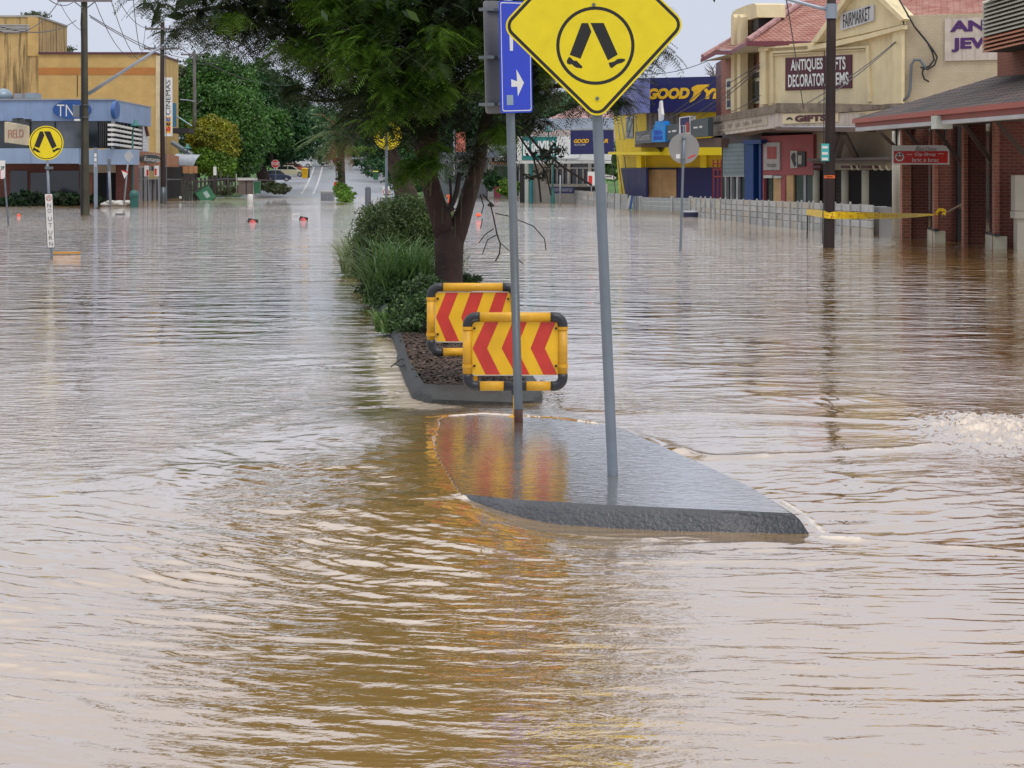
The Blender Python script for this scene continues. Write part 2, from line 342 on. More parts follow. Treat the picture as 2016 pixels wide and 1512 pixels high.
def water_mesh():
    py = [1620.]
    while py[-1] > 381: py.append(py[-1] - (1.25 if py[-1] > 520 else 1.6))
    Yr = (CH) * F / (np.array(py) - HY); Yr = np.concatenate([[0.5, 2.5, 4.0], Yr])
    k = np.concatenate([[-3., -1.6, -.9, -.6, -.45, -.38], np.linspace(-.33, .33, 640), [.38, .45, .6, .9, 1.6, 3.]])
    Y, K = np.meshgrid(Yr, k, indexing='ij'); X = K * np.maximum(Y, 6.0)
    sp = np.gradient(Yr)[:, None] * np.ones_like(K)
    # large slow warp so that ripples run in bands around the island
    cx, cy = .1, 11.5
    wx = X + .9 * perlin(X * .35, Y * .22, 1) + .15 * perlin(X * 1.7, Y * 1.7, 2); wy = Y + .9 * perlin(X * .3, Y * .25, 3)
    th = .28 * np.exp(-((X - cx) ** 2 + (Y - cy) ** 2) / 20) * np.sign(cy - Y)
    a = wx + th * (Y - cy); b = wy - th * (X - cx)
    patch = .42 + 1.0 * sst(-.2, .4, perlin(X * .23 + 7, Y * .12, 11) + .35 * perlin(X * .8, Y * .5, 12))
    rough = np.exp(-(((X + 1.5) / 1.25) ** 4 + ((Y - 12.) / 6.5) ** 4)) * 1.15 + np.exp(-(((X - .2) / 2.2) ** 2 + ((Y - 7.) / 2.2) ** 2)) * .35 + np.exp(-(((X - 3.) / 1.6) ** 2 + ((Y - 11.) / 2.) ** 2)) * .9
    for gx_, gy_, rx_, ry_, s_ in ((1550, 655, 1.0, 1.2, 1.1), (1690, 772, 1.0, .8, 1.2), (1850, 960, 1.0, 1.3, 1.3), (1350, 445, 3, 9, .5), (1250, 1100, 2.2, .9, .5)):
        q_ = gxy((gx_, gy_)); rough = rough + s_ * np.exp(-(((X - q_[0]) / rx_) ** 2 + ((Y - q_[1]) / ry_) ** 2))
    amp = patch * (.58 + .4 * sst(8.5, 6, Y) + rough) * (.7 + .5 * sst(25, 70, Y))
    Z = np.zeros_like(X)
    # streamlines wrap round the island: ripples there are drawn out along arcs
    ox, oy = X - 1.2, Y - 13.2; R_ = np.hypot(ox, oy); T_ = np.arctan2(-oy, -ox); R_ = R_ + .35 * perlin(X * .5, Y * .5, 51); pa = T_ * 4.2
    mk = sst(1.2, 2.2, R_) * sst(9.5, 6.5, R_) * sst(2.9, 2.2, np.abs(T_)) * sst(24, 19, Y)
    calm = .42 + .58 * np.clip(sst(13, 8, Y) + sst(45, 75, Y), 0, 1)
    for lam, A, sx, sd in [(2.6, .022, 2.2, 21), (1.1, .0105, 1.7, 22), (.5, .0078, 1.6, 23), (.24, .0052, 1.5, 24), (.12, .0027, 1.4, 25), (.065, .0012, 1.4, 26)]:
        w = sst(2.2, 4.5, lam / sp); n1 = perlin(a / (lam * sx), b / lam, sd); n1 = n1 if sd % 2 else np.sign(n1) * np.abs(n1) ** 1.25
        n2 = perlin(pa / (lam * 2.6) + 9, R_ / lam, sd + 40); n2 = .5 - 1.6 * np.abs(n2) if lam < .6 else n2; fine = 1 + ((1.5 if lam < .15 else .35) * sst(12, 7, Y) if lam < .3 else 0)
        Z += fine * w * A * amp * 1.6 * (n1 * (1 - mk) * calm + n2 * mk * (1.25 if lam > .2 else 1.1))
    # level field round the island: flow banks up on the left and back, falls off in front and on the right
    m = (Y < 24) & (Y > 6); foam = np.zeros_like(X)
    x, y = X[m], Y[m]
    ins = inpoly(x, y, ISL); dd = pl_dist(x, y, ISL + [ISL[0]]); do = np.where(ins, 0, dd)
    def side(P, Q, sgn): vx, vy = Q[0] - P[0], Q[1] - P[1]; l = math.hypot(vx, vy); return sgn * ((x - P[0]) * vy - (y - P[1]) * vx) / l
    df = side(FA, FB, 1); dr = side(KB, FB, -1)
    wl = .07 + 1.3 * np.clip(-.25 - x, 0, 3); fall = np.clip((np.maximum(df, dr) + np.where(x > -.1, .11, .04)) / wl, 0, 1); fall = fall * fall * (3 - 2 * fall); leftfade = sst(-.45, .3, x)
    up = (.076) * np.exp(-(do / .9) ** 2); dn = -.034 * np.exp(-(do / .9) ** 2)
    lev = up * (1 - fall) + (dn * leftfade + up * (1 - leftfade) * .85) * fall
    cover = sst(-.30, -.52, x + .05 * perlin(x * 4, y * 4, 61)) ; lev = np.where(ins, np.where(dd > .0, .073 * cover - .03 * (1 - cover), lev), lev)
    z = Z[m] * np.where(ins, .12, 1.) * (1 - .6 * np.exp(-(do / .25) ** 2)) + lev
    # kerbed planting bed: stay below its top
    # bow waves at the two posts
    for px, py_, s in [(1206, 938, 1.), (1021, 833, 1.)]:
        bx, by = gxy((px, py_), IZ); r = np.hypot((x - bx), (y - by)); z += .018 * np.exp(-(r / .06) ** 2) * s
        wake = np.exp(-((y - by + .10 * (x - bx)) / .035) ** 2) * sst(0, .06, x - bx) * np.exp(-(x - bx) / .7); z += .012 * wake
    Z[m] = z
    # broken water where the stream boils up on the right
    def blob(px, py_, rx, ry): q = gxy((px, py_)); return np.exp(-(((X - q[0]) / rx) ** 2 + ((Y - q[1]) / ry) ** 2))
    B = blob(1940, 855, .36, .85) + .7 * blob(2060, 850, .5, .8)
    tb = np.abs(perlin(X * 7, Y * 5, 31)) + .5 * np.abs(perlin(X * 16, Y * 11, 32)) + .25 * np.abs(perlin(X * 35, Y * 24, 33))
    Z += B * (.02 + .075 * tb + .05 * np.abs(perlin(X * 60, Y * 45, 35)))
    B2 = blob(1100, 430, 1.6, 5) + .8 * blob(1040, 420, 1.2, 4) + .5 * blob(1000, 418, 3, 5)
    Z += B2 * .12 * np.abs(perlin(X * 1.1, Y * .5, 34))
    for pts_, w_, h_ in (([(1040, 800), (1230, 808), (1500, 818), (1850, 836)], .07, .014), ([(1240, 872), (1400, 893), (1600, 892), (1850, 880)], .09, .022), ([(1625, 1050), (1800, 1068), (2060, 1096)], .05, .013), ([(1230, 846), (1300, 868), (1340, 884)], .10, .03), ([(760, 800), (600, 812), (430, 860)], .12, .014)):
        d_ = pl_dist(X, Y, [gxy(p) for p in pts_]); Z += h_ * np.exp(-(d_ / w_) ** 2) * (.7 + .8 * perlin(X * 3, Y * 3, 36))
    fn = .9 * perlin(X * .8, Y * .5, 44) + perlin(X * 9, Y * 6, 41) + .6 * perlin(X * 22, Y * 14, 42) + .4 * perlin(X * 50, Y * 30, 43)
    def line(pts, w, s=1.): return s * np.exp(-(pl_dist(X, Y, [gxy(p) for p in pts]) / w) ** 2)
    lines = [([(755, 655), (768, 700), (785, 750), (798, 795), (860, 812)], .17, 1.6), ([(1600, 1046), (1630, 1052), (1690, 1057)], .028, 1.1),
             ([(1622, 1050), (1740, 1058), (1850, 1075), (2016, 1088)], .03, .38), ([(1500, 893), (1650, 889), (1800, 886), (1850, 872)], .07, .7),
             ([(1535, 975), (1585, 1004), (1620, 1038)], .022, .9), ([(940, 1024), (1000, 1040), (1200, 1052), (1400, 1060)], .03, .45),
             ([(1183, 938), (1206, 944), (1228, 940)], .02, .8), ([(1000, 834), (1022, 838), (1045, 834)], .03, .7),
             ([(915, 1000), (940, 1020), (980, 1034)], .015, .5), ([(1615, 485), (1632, 487), (1650, 485)], .25, .8)]
    for p, w, s in lines: foam = np.maximum(foam, line(p, w, s))
    foam = np.maximum(foam, np.clip(B * 1.6, 0, 1) * .62); foam = np.maximum(foam, .6 * B2)
    foam = np.maximum(foam, line([(915, 497), (1000, 500), (1100, 502), (1175, 504)], .5, .7))
    foam = np.clip(foam * (1 + fn * 1.3) - .22, 0, 1) * sst(0, .25, foam)
    Z += foam * .006
    nr, nc = X.shape; V = np.stack([X, Y, Z], -1).reshape(-1, 3)
    idx = np.arange(nr * nc).reshape(nr, nc); q = np.stack([idx[:-1, :-1], idx[:-1, 1:], idx[1:, 1:], idx[1:, :-1]], -1).reshape(-1, 4)
    me = bpy.data.meshes.new('water'); me.vertices.add(len(V)); me.vertices.foreach_set('co', V.ravel())
    me.loops.add(q.size); me.loops.foreach_set('vertex_index', q.ravel()); me.polygons.add(len(q)); me.polygons.foreach_set('loop_start', np.arange(len(q)) * 4)
    me.polygons.foreach_set('loop_total', np.full(len(q), 4)); me.update(); me.validate()
    at = me.attributes.new('foam', 'FLOAT', 'POINT'); at.data.foreach_set('value', foam.ravel())
    me.shade_smooth()
    o = bpy.data.objects.new('water', me); COL.objects.link(o); tag(o, kind='structure'); return o
def water_mat():
    m, t, n, l, b = nodes('flood_water')
    tc = n.new('ShaderNodeTexCoord'); fo = n.new('ShaderNodeAttribute'); fo.attribute_name = 'foam'
    mp = n.new('ShaderNodeMapping'); mp.inputs['Scale'].default_value = (.25, .4, 1); l.new(tc.outputs['Object'], mp.inputs[0])
    nz = n.new('ShaderNodeTexNoise'); nz.inputs['Scale'].default_value = 1; nz.inputs['Detail'].default_value = 4; l.new(mp.outputs[0], nz.inputs['Vector'])
    rp = n.new('ShaderNodeValToRGB'); l.new(nz.outputs['Fac'], rp.inputs[0])
    rp.color_ramp.elements[0].position = .3; rp.color_ramp.elements[0].color = (.325, .19, .055, 1); rp.color_ramp.elements[1].position = .7; rp.color_ramp.elements[1].color = (.385, .23, .078, 1)
    mx = n.new('ShaderNodeMix'); mx.data_type = 'RGBA'; l.new(fo.outputs['Fac'], mx.inputs['Factor']); l.new(rp.outputs[0], mx.inputs[6]); mx.inputs[7].default_value = (.68, .54, .38, 1)
    l.new(mx.outputs[2], b.inputs['Base Color'])
    r = n.new('ShaderNodeMapRange'); r.inputs['To Min'].default_value = .035; r.inputs['To Max'].default_value = .55; l.new(fo.outputs['Fac'], r.inputs['Value']); l.new(r.outputs[0], b.inputs['Roughness'])
    b.inputs['IOR'].default_value = 2.4; b.inputs['Coat Weight'].default_value = 1.; b.inputs['Coat IOR'].default_value = 3.0; b.inputs['Coat Roughness'].default_value = .03
    def ns(scale, sx, sy, det):
        a = n.new('ShaderNodeMapping'); a.inputs['Scale'].default_value = (sx, sy, 1); l.new(tc.outputs['Object'], a.inputs[0])
        q = n.new('ShaderNodeTexNoise'); q.inputs['Scale'].default_value = scale; q.inputs['Detail'].default_value = det; q.inputs['Roughness'].default_value = .55; q.inputs['Distortion'].default_value = .4
        l.new(a.outputs[0], q.inputs['Vector']); return q.outputs['Fac']
    # patchy wind / current ripples
    pm = ns(.35, 1, .55, 3); pr = n.new('ShaderNodeMapRange'); pr.inputs['From Min'].default_value = .42; pr.inputs['From Max'].default_value = .62; pr.inputs['To Min'].default_value = .12; pr.inputs['To Max'].default_value = .85
    l.new(pm, pr.inputs['Value'])
    b1 = n.new('ShaderNodeBump'); b1.inputs['Distance'].default_value = .018; l.new(ns(9, .55, 1, 4), b1.inputs['Height']); l.new(pr.outputs[0], b1.inputs['Strength'])
    b2 = n.new('ShaderNodeBump'); b2.inputs['Distance'].default_value = .26
    sy = n.new('ShaderNodeSeparateXYZ'); l.new(tc.outputs['Object'], sy.inputs[0]); ym = n.new('ShaderNodeMapRange'); ym.inputs['From Min'].default_value = 14; ym.inputs['From Max'].default_value = 48; ym.inputs['To Min'].default_value = .08; ym.inputs['To Max'].default_value = 1.
    l.new(sy.outputs['Y'], ym.inputs['Value']); pb = ns(.055, 1, .6, 3); pc = n.new('ShaderNodeMapRange'); pc.inputs['From Min'].default_value = .38; pc.inputs['From Max'].default_value = .62; pc.inputs['To Min'].default_value = .35; pc.inputs['To Max'].default_value = 1.; l.new(pb, pc.inputs['Value'])
    pm2 = n.new('ShaderNodeMath'); pm2.operation = 'MULTIPLY'; l.new(ym.outputs[0], pm2.inputs[0]); l.new(pc.outputs[0], pm2.inputs[1]); l.new(pm2.outputs[0], b2.inputs['Strength'])
    l.new(ns(1.9, .5, 1, 3), b2.inputs['Height']); l.new(b1.outputs[0], b2.inputs['Normal'])
    l.new(b2.outputs[0], b.inputs['Normal']); l.new(b2.outputs[0], b.inputs['Coat Normal'])
    return m
water = water_mesh(); water.data.materials.append(water_mat())

def sheet(name, pts, z, mat, kind='structure'):
    mb = MB(); mb.add([(x, y, z) for x, y in pts], [tuple(range(len(pts)))]); o = mb.build(name, mat); return tag(o, kind=kind)
SOIL = M('river_mud', (.11, .07, .04), .9, var=.3)
# ground: one sheet with the hill rising beyond the flood
def hill_z(x, y):
    t = max(0., y - 196); z = .0 if y < 196 else .00019 * t * t + .018 * t
    return min(z, 7.5 + .004 * t)
def ground():
    ys = [-60, 0, 60, 120, 170, 190, 196] + [196 + 8 * i for i in range(1, 26)] + [450, 600, 900, 1600]; xs = [-900, -400, -200, -120, -80, -60, -45, -35] + list(range(-30, 31, 3)) + [35, 45, 60, 80, 120, 200, 400, 900]
    V = []; 
    for y in ys:
        for x in xs:
            z = hill_z(x, y) - .02; z = -.55 if y < 190 else (-.3 if y < 196 else z)
            side = max(0, abs(x + 20 + (y - 200) * .07) - 13); z += 0 if y <= 196 else min(side * .06, 3) * min(1, (y - 196) / 30); V.append((x, y, z))
    nx = len(xs); fs = [(j * nx + i, j * nx + i + 1, (j + 1) * nx + i + 1, (j + 1) * nx + i) for j in range(len(ys) - 1) for i in range(nx - 1)]
    mb = MB().add(V, fs); o = mb.build('ground', M('wet_grass', (.055, .13, .022), .9, var=.35, vs=.15), None, True); tag(o, kind='structure')
ground()
ROADM = M('wet_asphalt', (.22, .23, .25), .38, var=.25, vs=.3)
def road():   # the wet street climbing away beyond the flood
    mb = MB(); ys = [185 + 4 * i for i in range(46)]
    def cl(y): return (-19.5 - (y - 196) * .09)
    V = []; 
    for y in ys:
        h = 8.8 if y < 300 else 8.8 + (y - 300) * .03
        z = (hill_z(0, y) + .06) if y > 196 else -.25 + (y - 185) * .0275
        V += [(cl(y) - h, y, z), (cl(y) + h, y, z)]
    mb.add(V, [(2 * i, 2 * i + 1, 2 * i + 3, 2 * i + 2) for i in range(len(ys) - 1)]); tag(mb.build('road', ROADM, None, True), kind='structure')
    LN = M('road_marking', (.42, .42, .43), .5); mk = MB()
    for off, w, dash in [(-2.7, .12, 0), (-1.4, .12, 0)]:
        for i, y in enumerate(ys[:-1]):
            if y < 204 or y > 300 or (dash and i % 3): continue
            a, b_ = y, y + 4.; za, zb = hill_z(0, a) + .075, hill_z(0, b_) + .075
            mk.add([(cl(a) + off - w, a, za), (cl(a) + off + w, a, za), (cl(b_) + off + w, b_, zb), (cl(b_) + off - w, b_, zb)], [(0, 1, 2, 3)])
    tag(mk.build('road_marking', LN), kind='structure')
    # side road at the top, going right
    mb = MB(); pts = []
    for i in range(9): x = -27 + i * 9; pts.append((x, 322 - i * 4.5, hill_z(0, 322) + .1 + i * .55)); pts.append((x, 336 - i * 3, hill_z(0, 336) + .2 + i * .55))
    mb.add(pts, [(2 * i, 2 * i + 2, 2 * i + 3, 2 * i + 1) for i in range(8)]); tag(mb.build('side_road', ROADM, None, True), kind='structure')
road()

# ------------------------------------------------------------- submerged traffic island
WETC = M('wet_concrete', (.12, .105, .088), .10, var=.25, vs=3, bump=.10, bs=55); WB = WETC.node_tree.nodes['Principled BSDF']; WB.inputs['IOR'].default_value = 4.5; WB.inputs['Coat Weight'].default_value = 1; WB.inputs['Coat IOR'].default_value = 4.0; WB.inputs['Coat Roughness'].default_value = .09; WETC.node_tree.links.remove(WB.inputs['Roughness'].links[0]); WB.inputs['Roughness'].default_value = .12
WETK = M('wet_kerb_bluestone', (.045, .047, .055), .22, var=.25, vs=5, bump=.6, bs=45)
def island():
    cx = sum(p[0] for p in ISL) / len(ISL); cy = sum(p[1] for p in ISL) / len(ISL)
    r = thing('traffic_island', 'low wet traffic island in the foreground with flood water sheeting over its dark edge', 'traffic island', (cx, cy, -.3))
    mb = MB(); n = len(ISL); top = [Vector((x, y, IZ)) for x, y in ISL]
    mb.add(top, [tuple(range(n))]) ; mb.build('paved_top', WETC, r)
    # sloping kerb: rounded shoulder then steep face
    mk = MB(); V = []
    for i, (x, y) in enumerate(ISL):
        a = Vector(ISL[i - 1]); b = Vector(ISL[(i + 1) % n]); d = (b - a).normalized(); nn = Vector((d.y, -d.x)); p = Vector((x, y))
        sk_ = 1. if nn.y < .02 else .3
        for off, z in [(0, IZ), (.02, IZ - .006), (.05, IZ - .03), (.10, -.03), (.16, -.12)]: V.append((*(p + nn * off * sk_), z))
    mk.add(V, [(5 * i + j, 5 * i + j + 1, 5 * ((i + 1) % n) + j + 1, 5 * ((i + 1) % n) + j) for i in range(n) for j in range(4)])
    mk.build('kerb', WETK, r, 'all')
island()
_l = WETC.node_tree.links; _n = WETC.node_tree.nodes; _t = _n.new('ShaderNodeTexCoord'); _m = _n.new('ShaderNodeMapping'); _m.inputs['Scale'].default_value = (16, 26, 1); _z = _n.new('ShaderNodeTexNoise'); _z.inputs['Scale'].default_value = 1.; _z.inputs['Detail'].default_value = 4; _z.inputs['Distortion'].default_value = .8
_b = _n.new('ShaderNodeBump'); _b.inputs['Strength'].default_value = .45; _b.inputs['Distance'].default_value = .006; _l.new(_t.outputs['Object'], _m.inputs[0]); _l.new(_m.outputs[0], _z.inputs[0]); _l.new(_z.outputs['Fac'], _b.inputs['Height']); _l.new(_b.outputs[0], WB.inputs['Normal']); _l.new(_b.outputs[0], WB.inputs['Coat Normal'])

# planting bed with kerb (the median)
BO = [(712, 440), (700, 500), (735, 590), (765, 652), (784, 700), (781, 712), (812, 786), (850, 797), (930, 801), (1010, 803), (1050, 800), (1068, 790), (1063, 768), (1030, 725), (985, 670), (940, 600), (890, 500), (840, 440)]
BI = [(722, 438), (715, 495), (754, 588), (788, 650), (803, 700), (807, 712), (836, 757), (858, 758), (930, 759), (1000, 760), (1028, 761), (1042, 763), (1036, 752), (1010, 722), (968, 668), (926, 600), (880, 500), (832, 440)]
BO = [gxy(p) for p in BO]; BI = [gxy(p, .12) for p in BI]
def bed():
    r = thing('median_kerb', 'dark wet kerb round the mulched end of the planted median', 'kerb', (-1, 18, -.3))
    V = []; n = len(BO)
    for (ox, oy), (ix, iy) in zip(BO, BI):
        o_, i_ = Vector((ox, oy)), Vector((ix, iy)); m_ = o_.lerp(i_, .22)
        V += [(*o_, -.25), (*o_, .045), (*m_, .085), (*o_.lerp(i_, .9), .128), (*i_, .12), (*i_, .02)]
    mb = MB().add(V, [(6 * i + j, 6 * i + j + 1, 6 * ((i + 1) % n) + j + 1, 6 * ((i + 1) % n) + j) for i in range(n) for j in range(5)])
    # winding is clockwise from above in the source, so flip
    mb.f = [f[::-1] for f in mb.f]
    mb.build('kerb_stone', M('kerb_concrete', (.026, .028, .027), .6, var=.45, vs=6, bump=.9, bs=35), r, True)
    mb = MB().add([(x, y, .085) for x, y in BI], [tuple(range(n))]); mb.f = [f[::-1] for f in mb.f] if Face.area(BI) < 0 else mb.f
    tag(mb.build('garden_soil', M('dark_soil', (.035, .022, .015), .95, var=.4, vs=8, bump=.8, bs=30)), kind='structure')
    # bark mulch chips
    mb = MB(); P = np.array(BI); k = 0
    while k < 5200:
        x = random.uniform(-1.6, .5); y = random.uniform(14.6, 23)
        if not inpoly(np.array([x]), np.array([y]), BI)[0]: continue
        k += 1; L_ = random.uniform(.015, .06); w = random.uniform(.005, .013)
        c = Vector((x, y, .09 + random.random() * .035)); a = random.random() * 6.3; d = Vector((math.cos(a), math.sin(a), random.uniform(-.35, .35))) * L_; s = Vector((-math.sin(a), math.cos(a), random.uniform(-.5, .5))) * w
        mb.add([c - d - s, c + d - s, c + d + s, c - d + s, c + Vector((0, 0, w))], [(0, 1, 4), (1, 2, 4), (2, 3, 4), (3, 0, 4)])
    tag(mb.build('bark_mulch', LEAF('mulch_chip', (.02, .012, .008), (.085, .05, .033), (.16, .11, .075), trans=0, rough=.8)), kind='stuff')
bed()

# ============================================================= foreground signs
def rpoly(pts, r, seg=7):
    out = []; n = len(pts)
    for i in range(n):
        p0, p, p1 = Vector(pts[i - 1]), Vector(pts[i]), Vector(pts[(i + 1) % n]); a = (p0 - p).normalized(); b = (p1 - p).normalized()
        ang = math.acos(max(-1, min(1, a.dot(b)))); t = r / math.tan(ang / 2); c = p + (a + b).normalized() * (r / math.sin(ang / 2)); s = p + a * t - c; e_ = p + b * t - c
        A0 = math.atan2(s.y, s.x); A1 = math.atan2(e_.y, e_.x); d = (A1 - A0 + math.pi) % (2 * math.pi) - math.pi
        out += [(c.x + r * math.cos(A0 + d * k / seg), c.y + r * math.sin(A0 + d * k / seg)) for k in range(seg + 1)]
    return out
def scalep(pts, c, s): return [(c[0] + (x - c[0]) * s, c[1] + (y - c[1]) * s) for x, y in pts]
def circ(c, r, n=40, ry=None): return [(c[0] + r * math.cos(2 * math.pi * i / n), c[1] + (ry or r) * math.sin(2 * math.pi * i / n)) for i in range(n)]
def ring(fc, mb, c, r0, r1, off, n=48):
    for i in range(n):
        a, b = 2 * math.pi * i / n, 2 * math.pi * (i + 1) / n
        q = [fc.pt(c[0] + r * math.cos(t), c[1] + r * math.sin(t), off) for r, t in ((r0, a), (r1, a), (r1, b), (r0, b))]; mb.add(q, [(0, 1, 2, 3)])
ZP = lambda p: (p[0] / 4.5818 + 960, p[1] / 4.5818)
LEGS = [[ZP(p) for p in L_] for L_ in [
    [(848, 208), (905, 208), (937, 285), (838, 530), (740, 495)], [(928, 207), (1047, 207), (1174, 492), (1085, 545)],
    [(735, 512), (752, 522), (775, 546), (803, 548), (830, 575), (856, 600), (850, 617), (800, 610), (772, 592), (757, 576), (745, 584), (716, 572), (714, 545)],
    [(1090, 566), (1140, 556), (1170, 533), (1205, 528), (1240, 531), (1240, 547), (1215, 565), (1165, 580), (1140, 600), (1120, 614), (1104, 606), (1098, 588)]]]
LEGC = ZP((972, 412)); LEGR = 77.
def legs(fc, c, r, off, parent):
    mb = MB(); s = r / LEGR
    for L_ in LEGS: fc.poly(mb, [(c[0] + (x - LEGC[0]) * s, c[1] + (y - LEGC[1]) * s) for x, y in L_], off, off + .0012 / s * .5)
    return mb.build('walking_legs', SBLK, parent)
def tri(mb):  # triangulate concave caps safely
    return mb
def post(pxa, ya, pxb, yb, D, r, r2=None, n=14): return MB().tube([W(pxa, ya, D), W(pxb, yb, D)], r, n)

D1 = 10.72; f1 = Face(0, D1, 2016, D1)
t = thing('crossing_sign', 'big yellow diamond sign with black walking legs on a tall grey post', 'road sign', W(1206, 940, D1))
sp = MB().tube([W(1165, -140, D1 + .05), W(1176, 228, D1 + .05), W(1206, 925, D1), W(1206.5, 947, D1)], .0305, 18); sp.build('post', GALV, t, 'all')
dia = [(1353, 47.5), (1176.5, 239), (985, 52), (1162, -138)]; dc = (1169, 50)
mb = MB(); f1.poly(mb, rpoly(dia, 27), 0, .003); plate = mb.build('sign_plate', YEL, t, True)
mb = MB(); f1.poly(mb, rpoly(scalep(dia, dc, .974), 24), .003, .0036); mb.build('border', SBLK, t)
mb = MB(); f1.poly(mb, rpoly(scalep(dia, dc, .926), 17), .003, .0042); mb.build('sign_face', YEL, t)
mb = MB(); ring(f1, mb, LEGC, 70.7, 77.2, .0048); mb.build('circle', SBLK, t)
legs(f1, LEGC, LEGR, .0044, t)
for c in ((1176, 193.8), (1169, 9.2)):
    mb = MB(); f1.poly(mb, circ(c, 3.6, 12), .004, .012); mb.build('bolt', GALVD, t)
for q_ in ((1173.5, 130), (1166, -60)): mb = MB(); mb.box(W(*q_, D1 + .03), (.10, .03, .03)); mb.build('bracket', GALVD, t)

D2 = 13.05; t = thing('parking_sign', 'blue parking arrow sign on a rusty footed grey post, backed by a grey plate', 'road sign', W(1021, 833, D2))
sp = MB().tube([W(999, -70, D2), W(1005, 230, D2), W(1020.5, 806, D2)], .030, 18); sp.build('post', GALV, t, 'all')
MB().tube([W(1020.5, 806, D2), W(1021.3, 840, D2)], .0308, 18).build('rusty_foot', M('rusty_steel', (.07, .025, .018), .7, .2, var=.4, vs=20), t, 'all')
f2 = Face(984, 12.82, 1048, 13.2)
blue = [(983, 4), (1047, 6), (1048.5, 219), (988, 221)]
def quadr(x0, y0, x1, y1, r): return rpoly([(x0, y0), (x1, y0), (x1, y1), (x0, y1)], r, 5)
def ell(pts): return pts
mb = MB(); f2.poly(mb, rpoly([(982.5, 1), (1045, 3), (1048.5, 221), (986.5, 223)], 5), 0, .003); mb.build('blue_plate', SBLU, t)
mb = MB(); f2.poly(mb, rpoly([(985, 4), (1043, 6), (1046.3, 218), (989.5, 219.5)], 4), .003, .0036); mb.build('white_border', SWHT, t)
mb = MB(); f2.poly(mb, rpoly([(986.3, 6), (1042, 8), (1045.2, 216), (990.8, 217.5)], 3.5), .003, .0042); mb.build('blue_face', SBLU, t)
mb = MB(); f2.poly(mb, [(1002, 33), (1025, 33), (1031, 41), (1031, 66), (1025, 75), (1010, 75), (1010, 100), (1004, 100)], .0044, .005)
mb.build('letter_p', SWHT, t)
mb = MB(); f2.poly(mb, [(1006.3, 156), (1018, 160), (1016.7, 136.5), (1031.5, 163), (1019.5, 189.5), (1018.5, 170.5), (1007, 171)], .0044, .005); mb.build('arrow', SWHT, t)
mb = MB(); f2.poly(mb, [(997.5, 187), (1010.3, 187), (1010.8, 206.5), (998, 207)], .0044, .005); mb.build('sticker', M('faded_sticker', (.22, .30, .38), .6), t)
mb = MB(); f2.poly(mb, rpoly([(952, 1), (1012, 3), (1015, 222), (957, 224)], 6), -.142, -.138); mb.build('grey_plate', SIGNBACK, t)
for y in (17, 112, 205):
    for a in ((963, y - 3, 1008, y + 3, -.138, -.118), (986, y - 3, 1042, y + 3, -.022, -.002)): mb = MB(); f2.box(mb, *a); mb.build('mounting_rail', GALVD, t)
    mb = MB(); f2.box(mb, 966, y - 3, 973, y + 3, -.118, -.022); mb.build('clamp', GALVD, t)

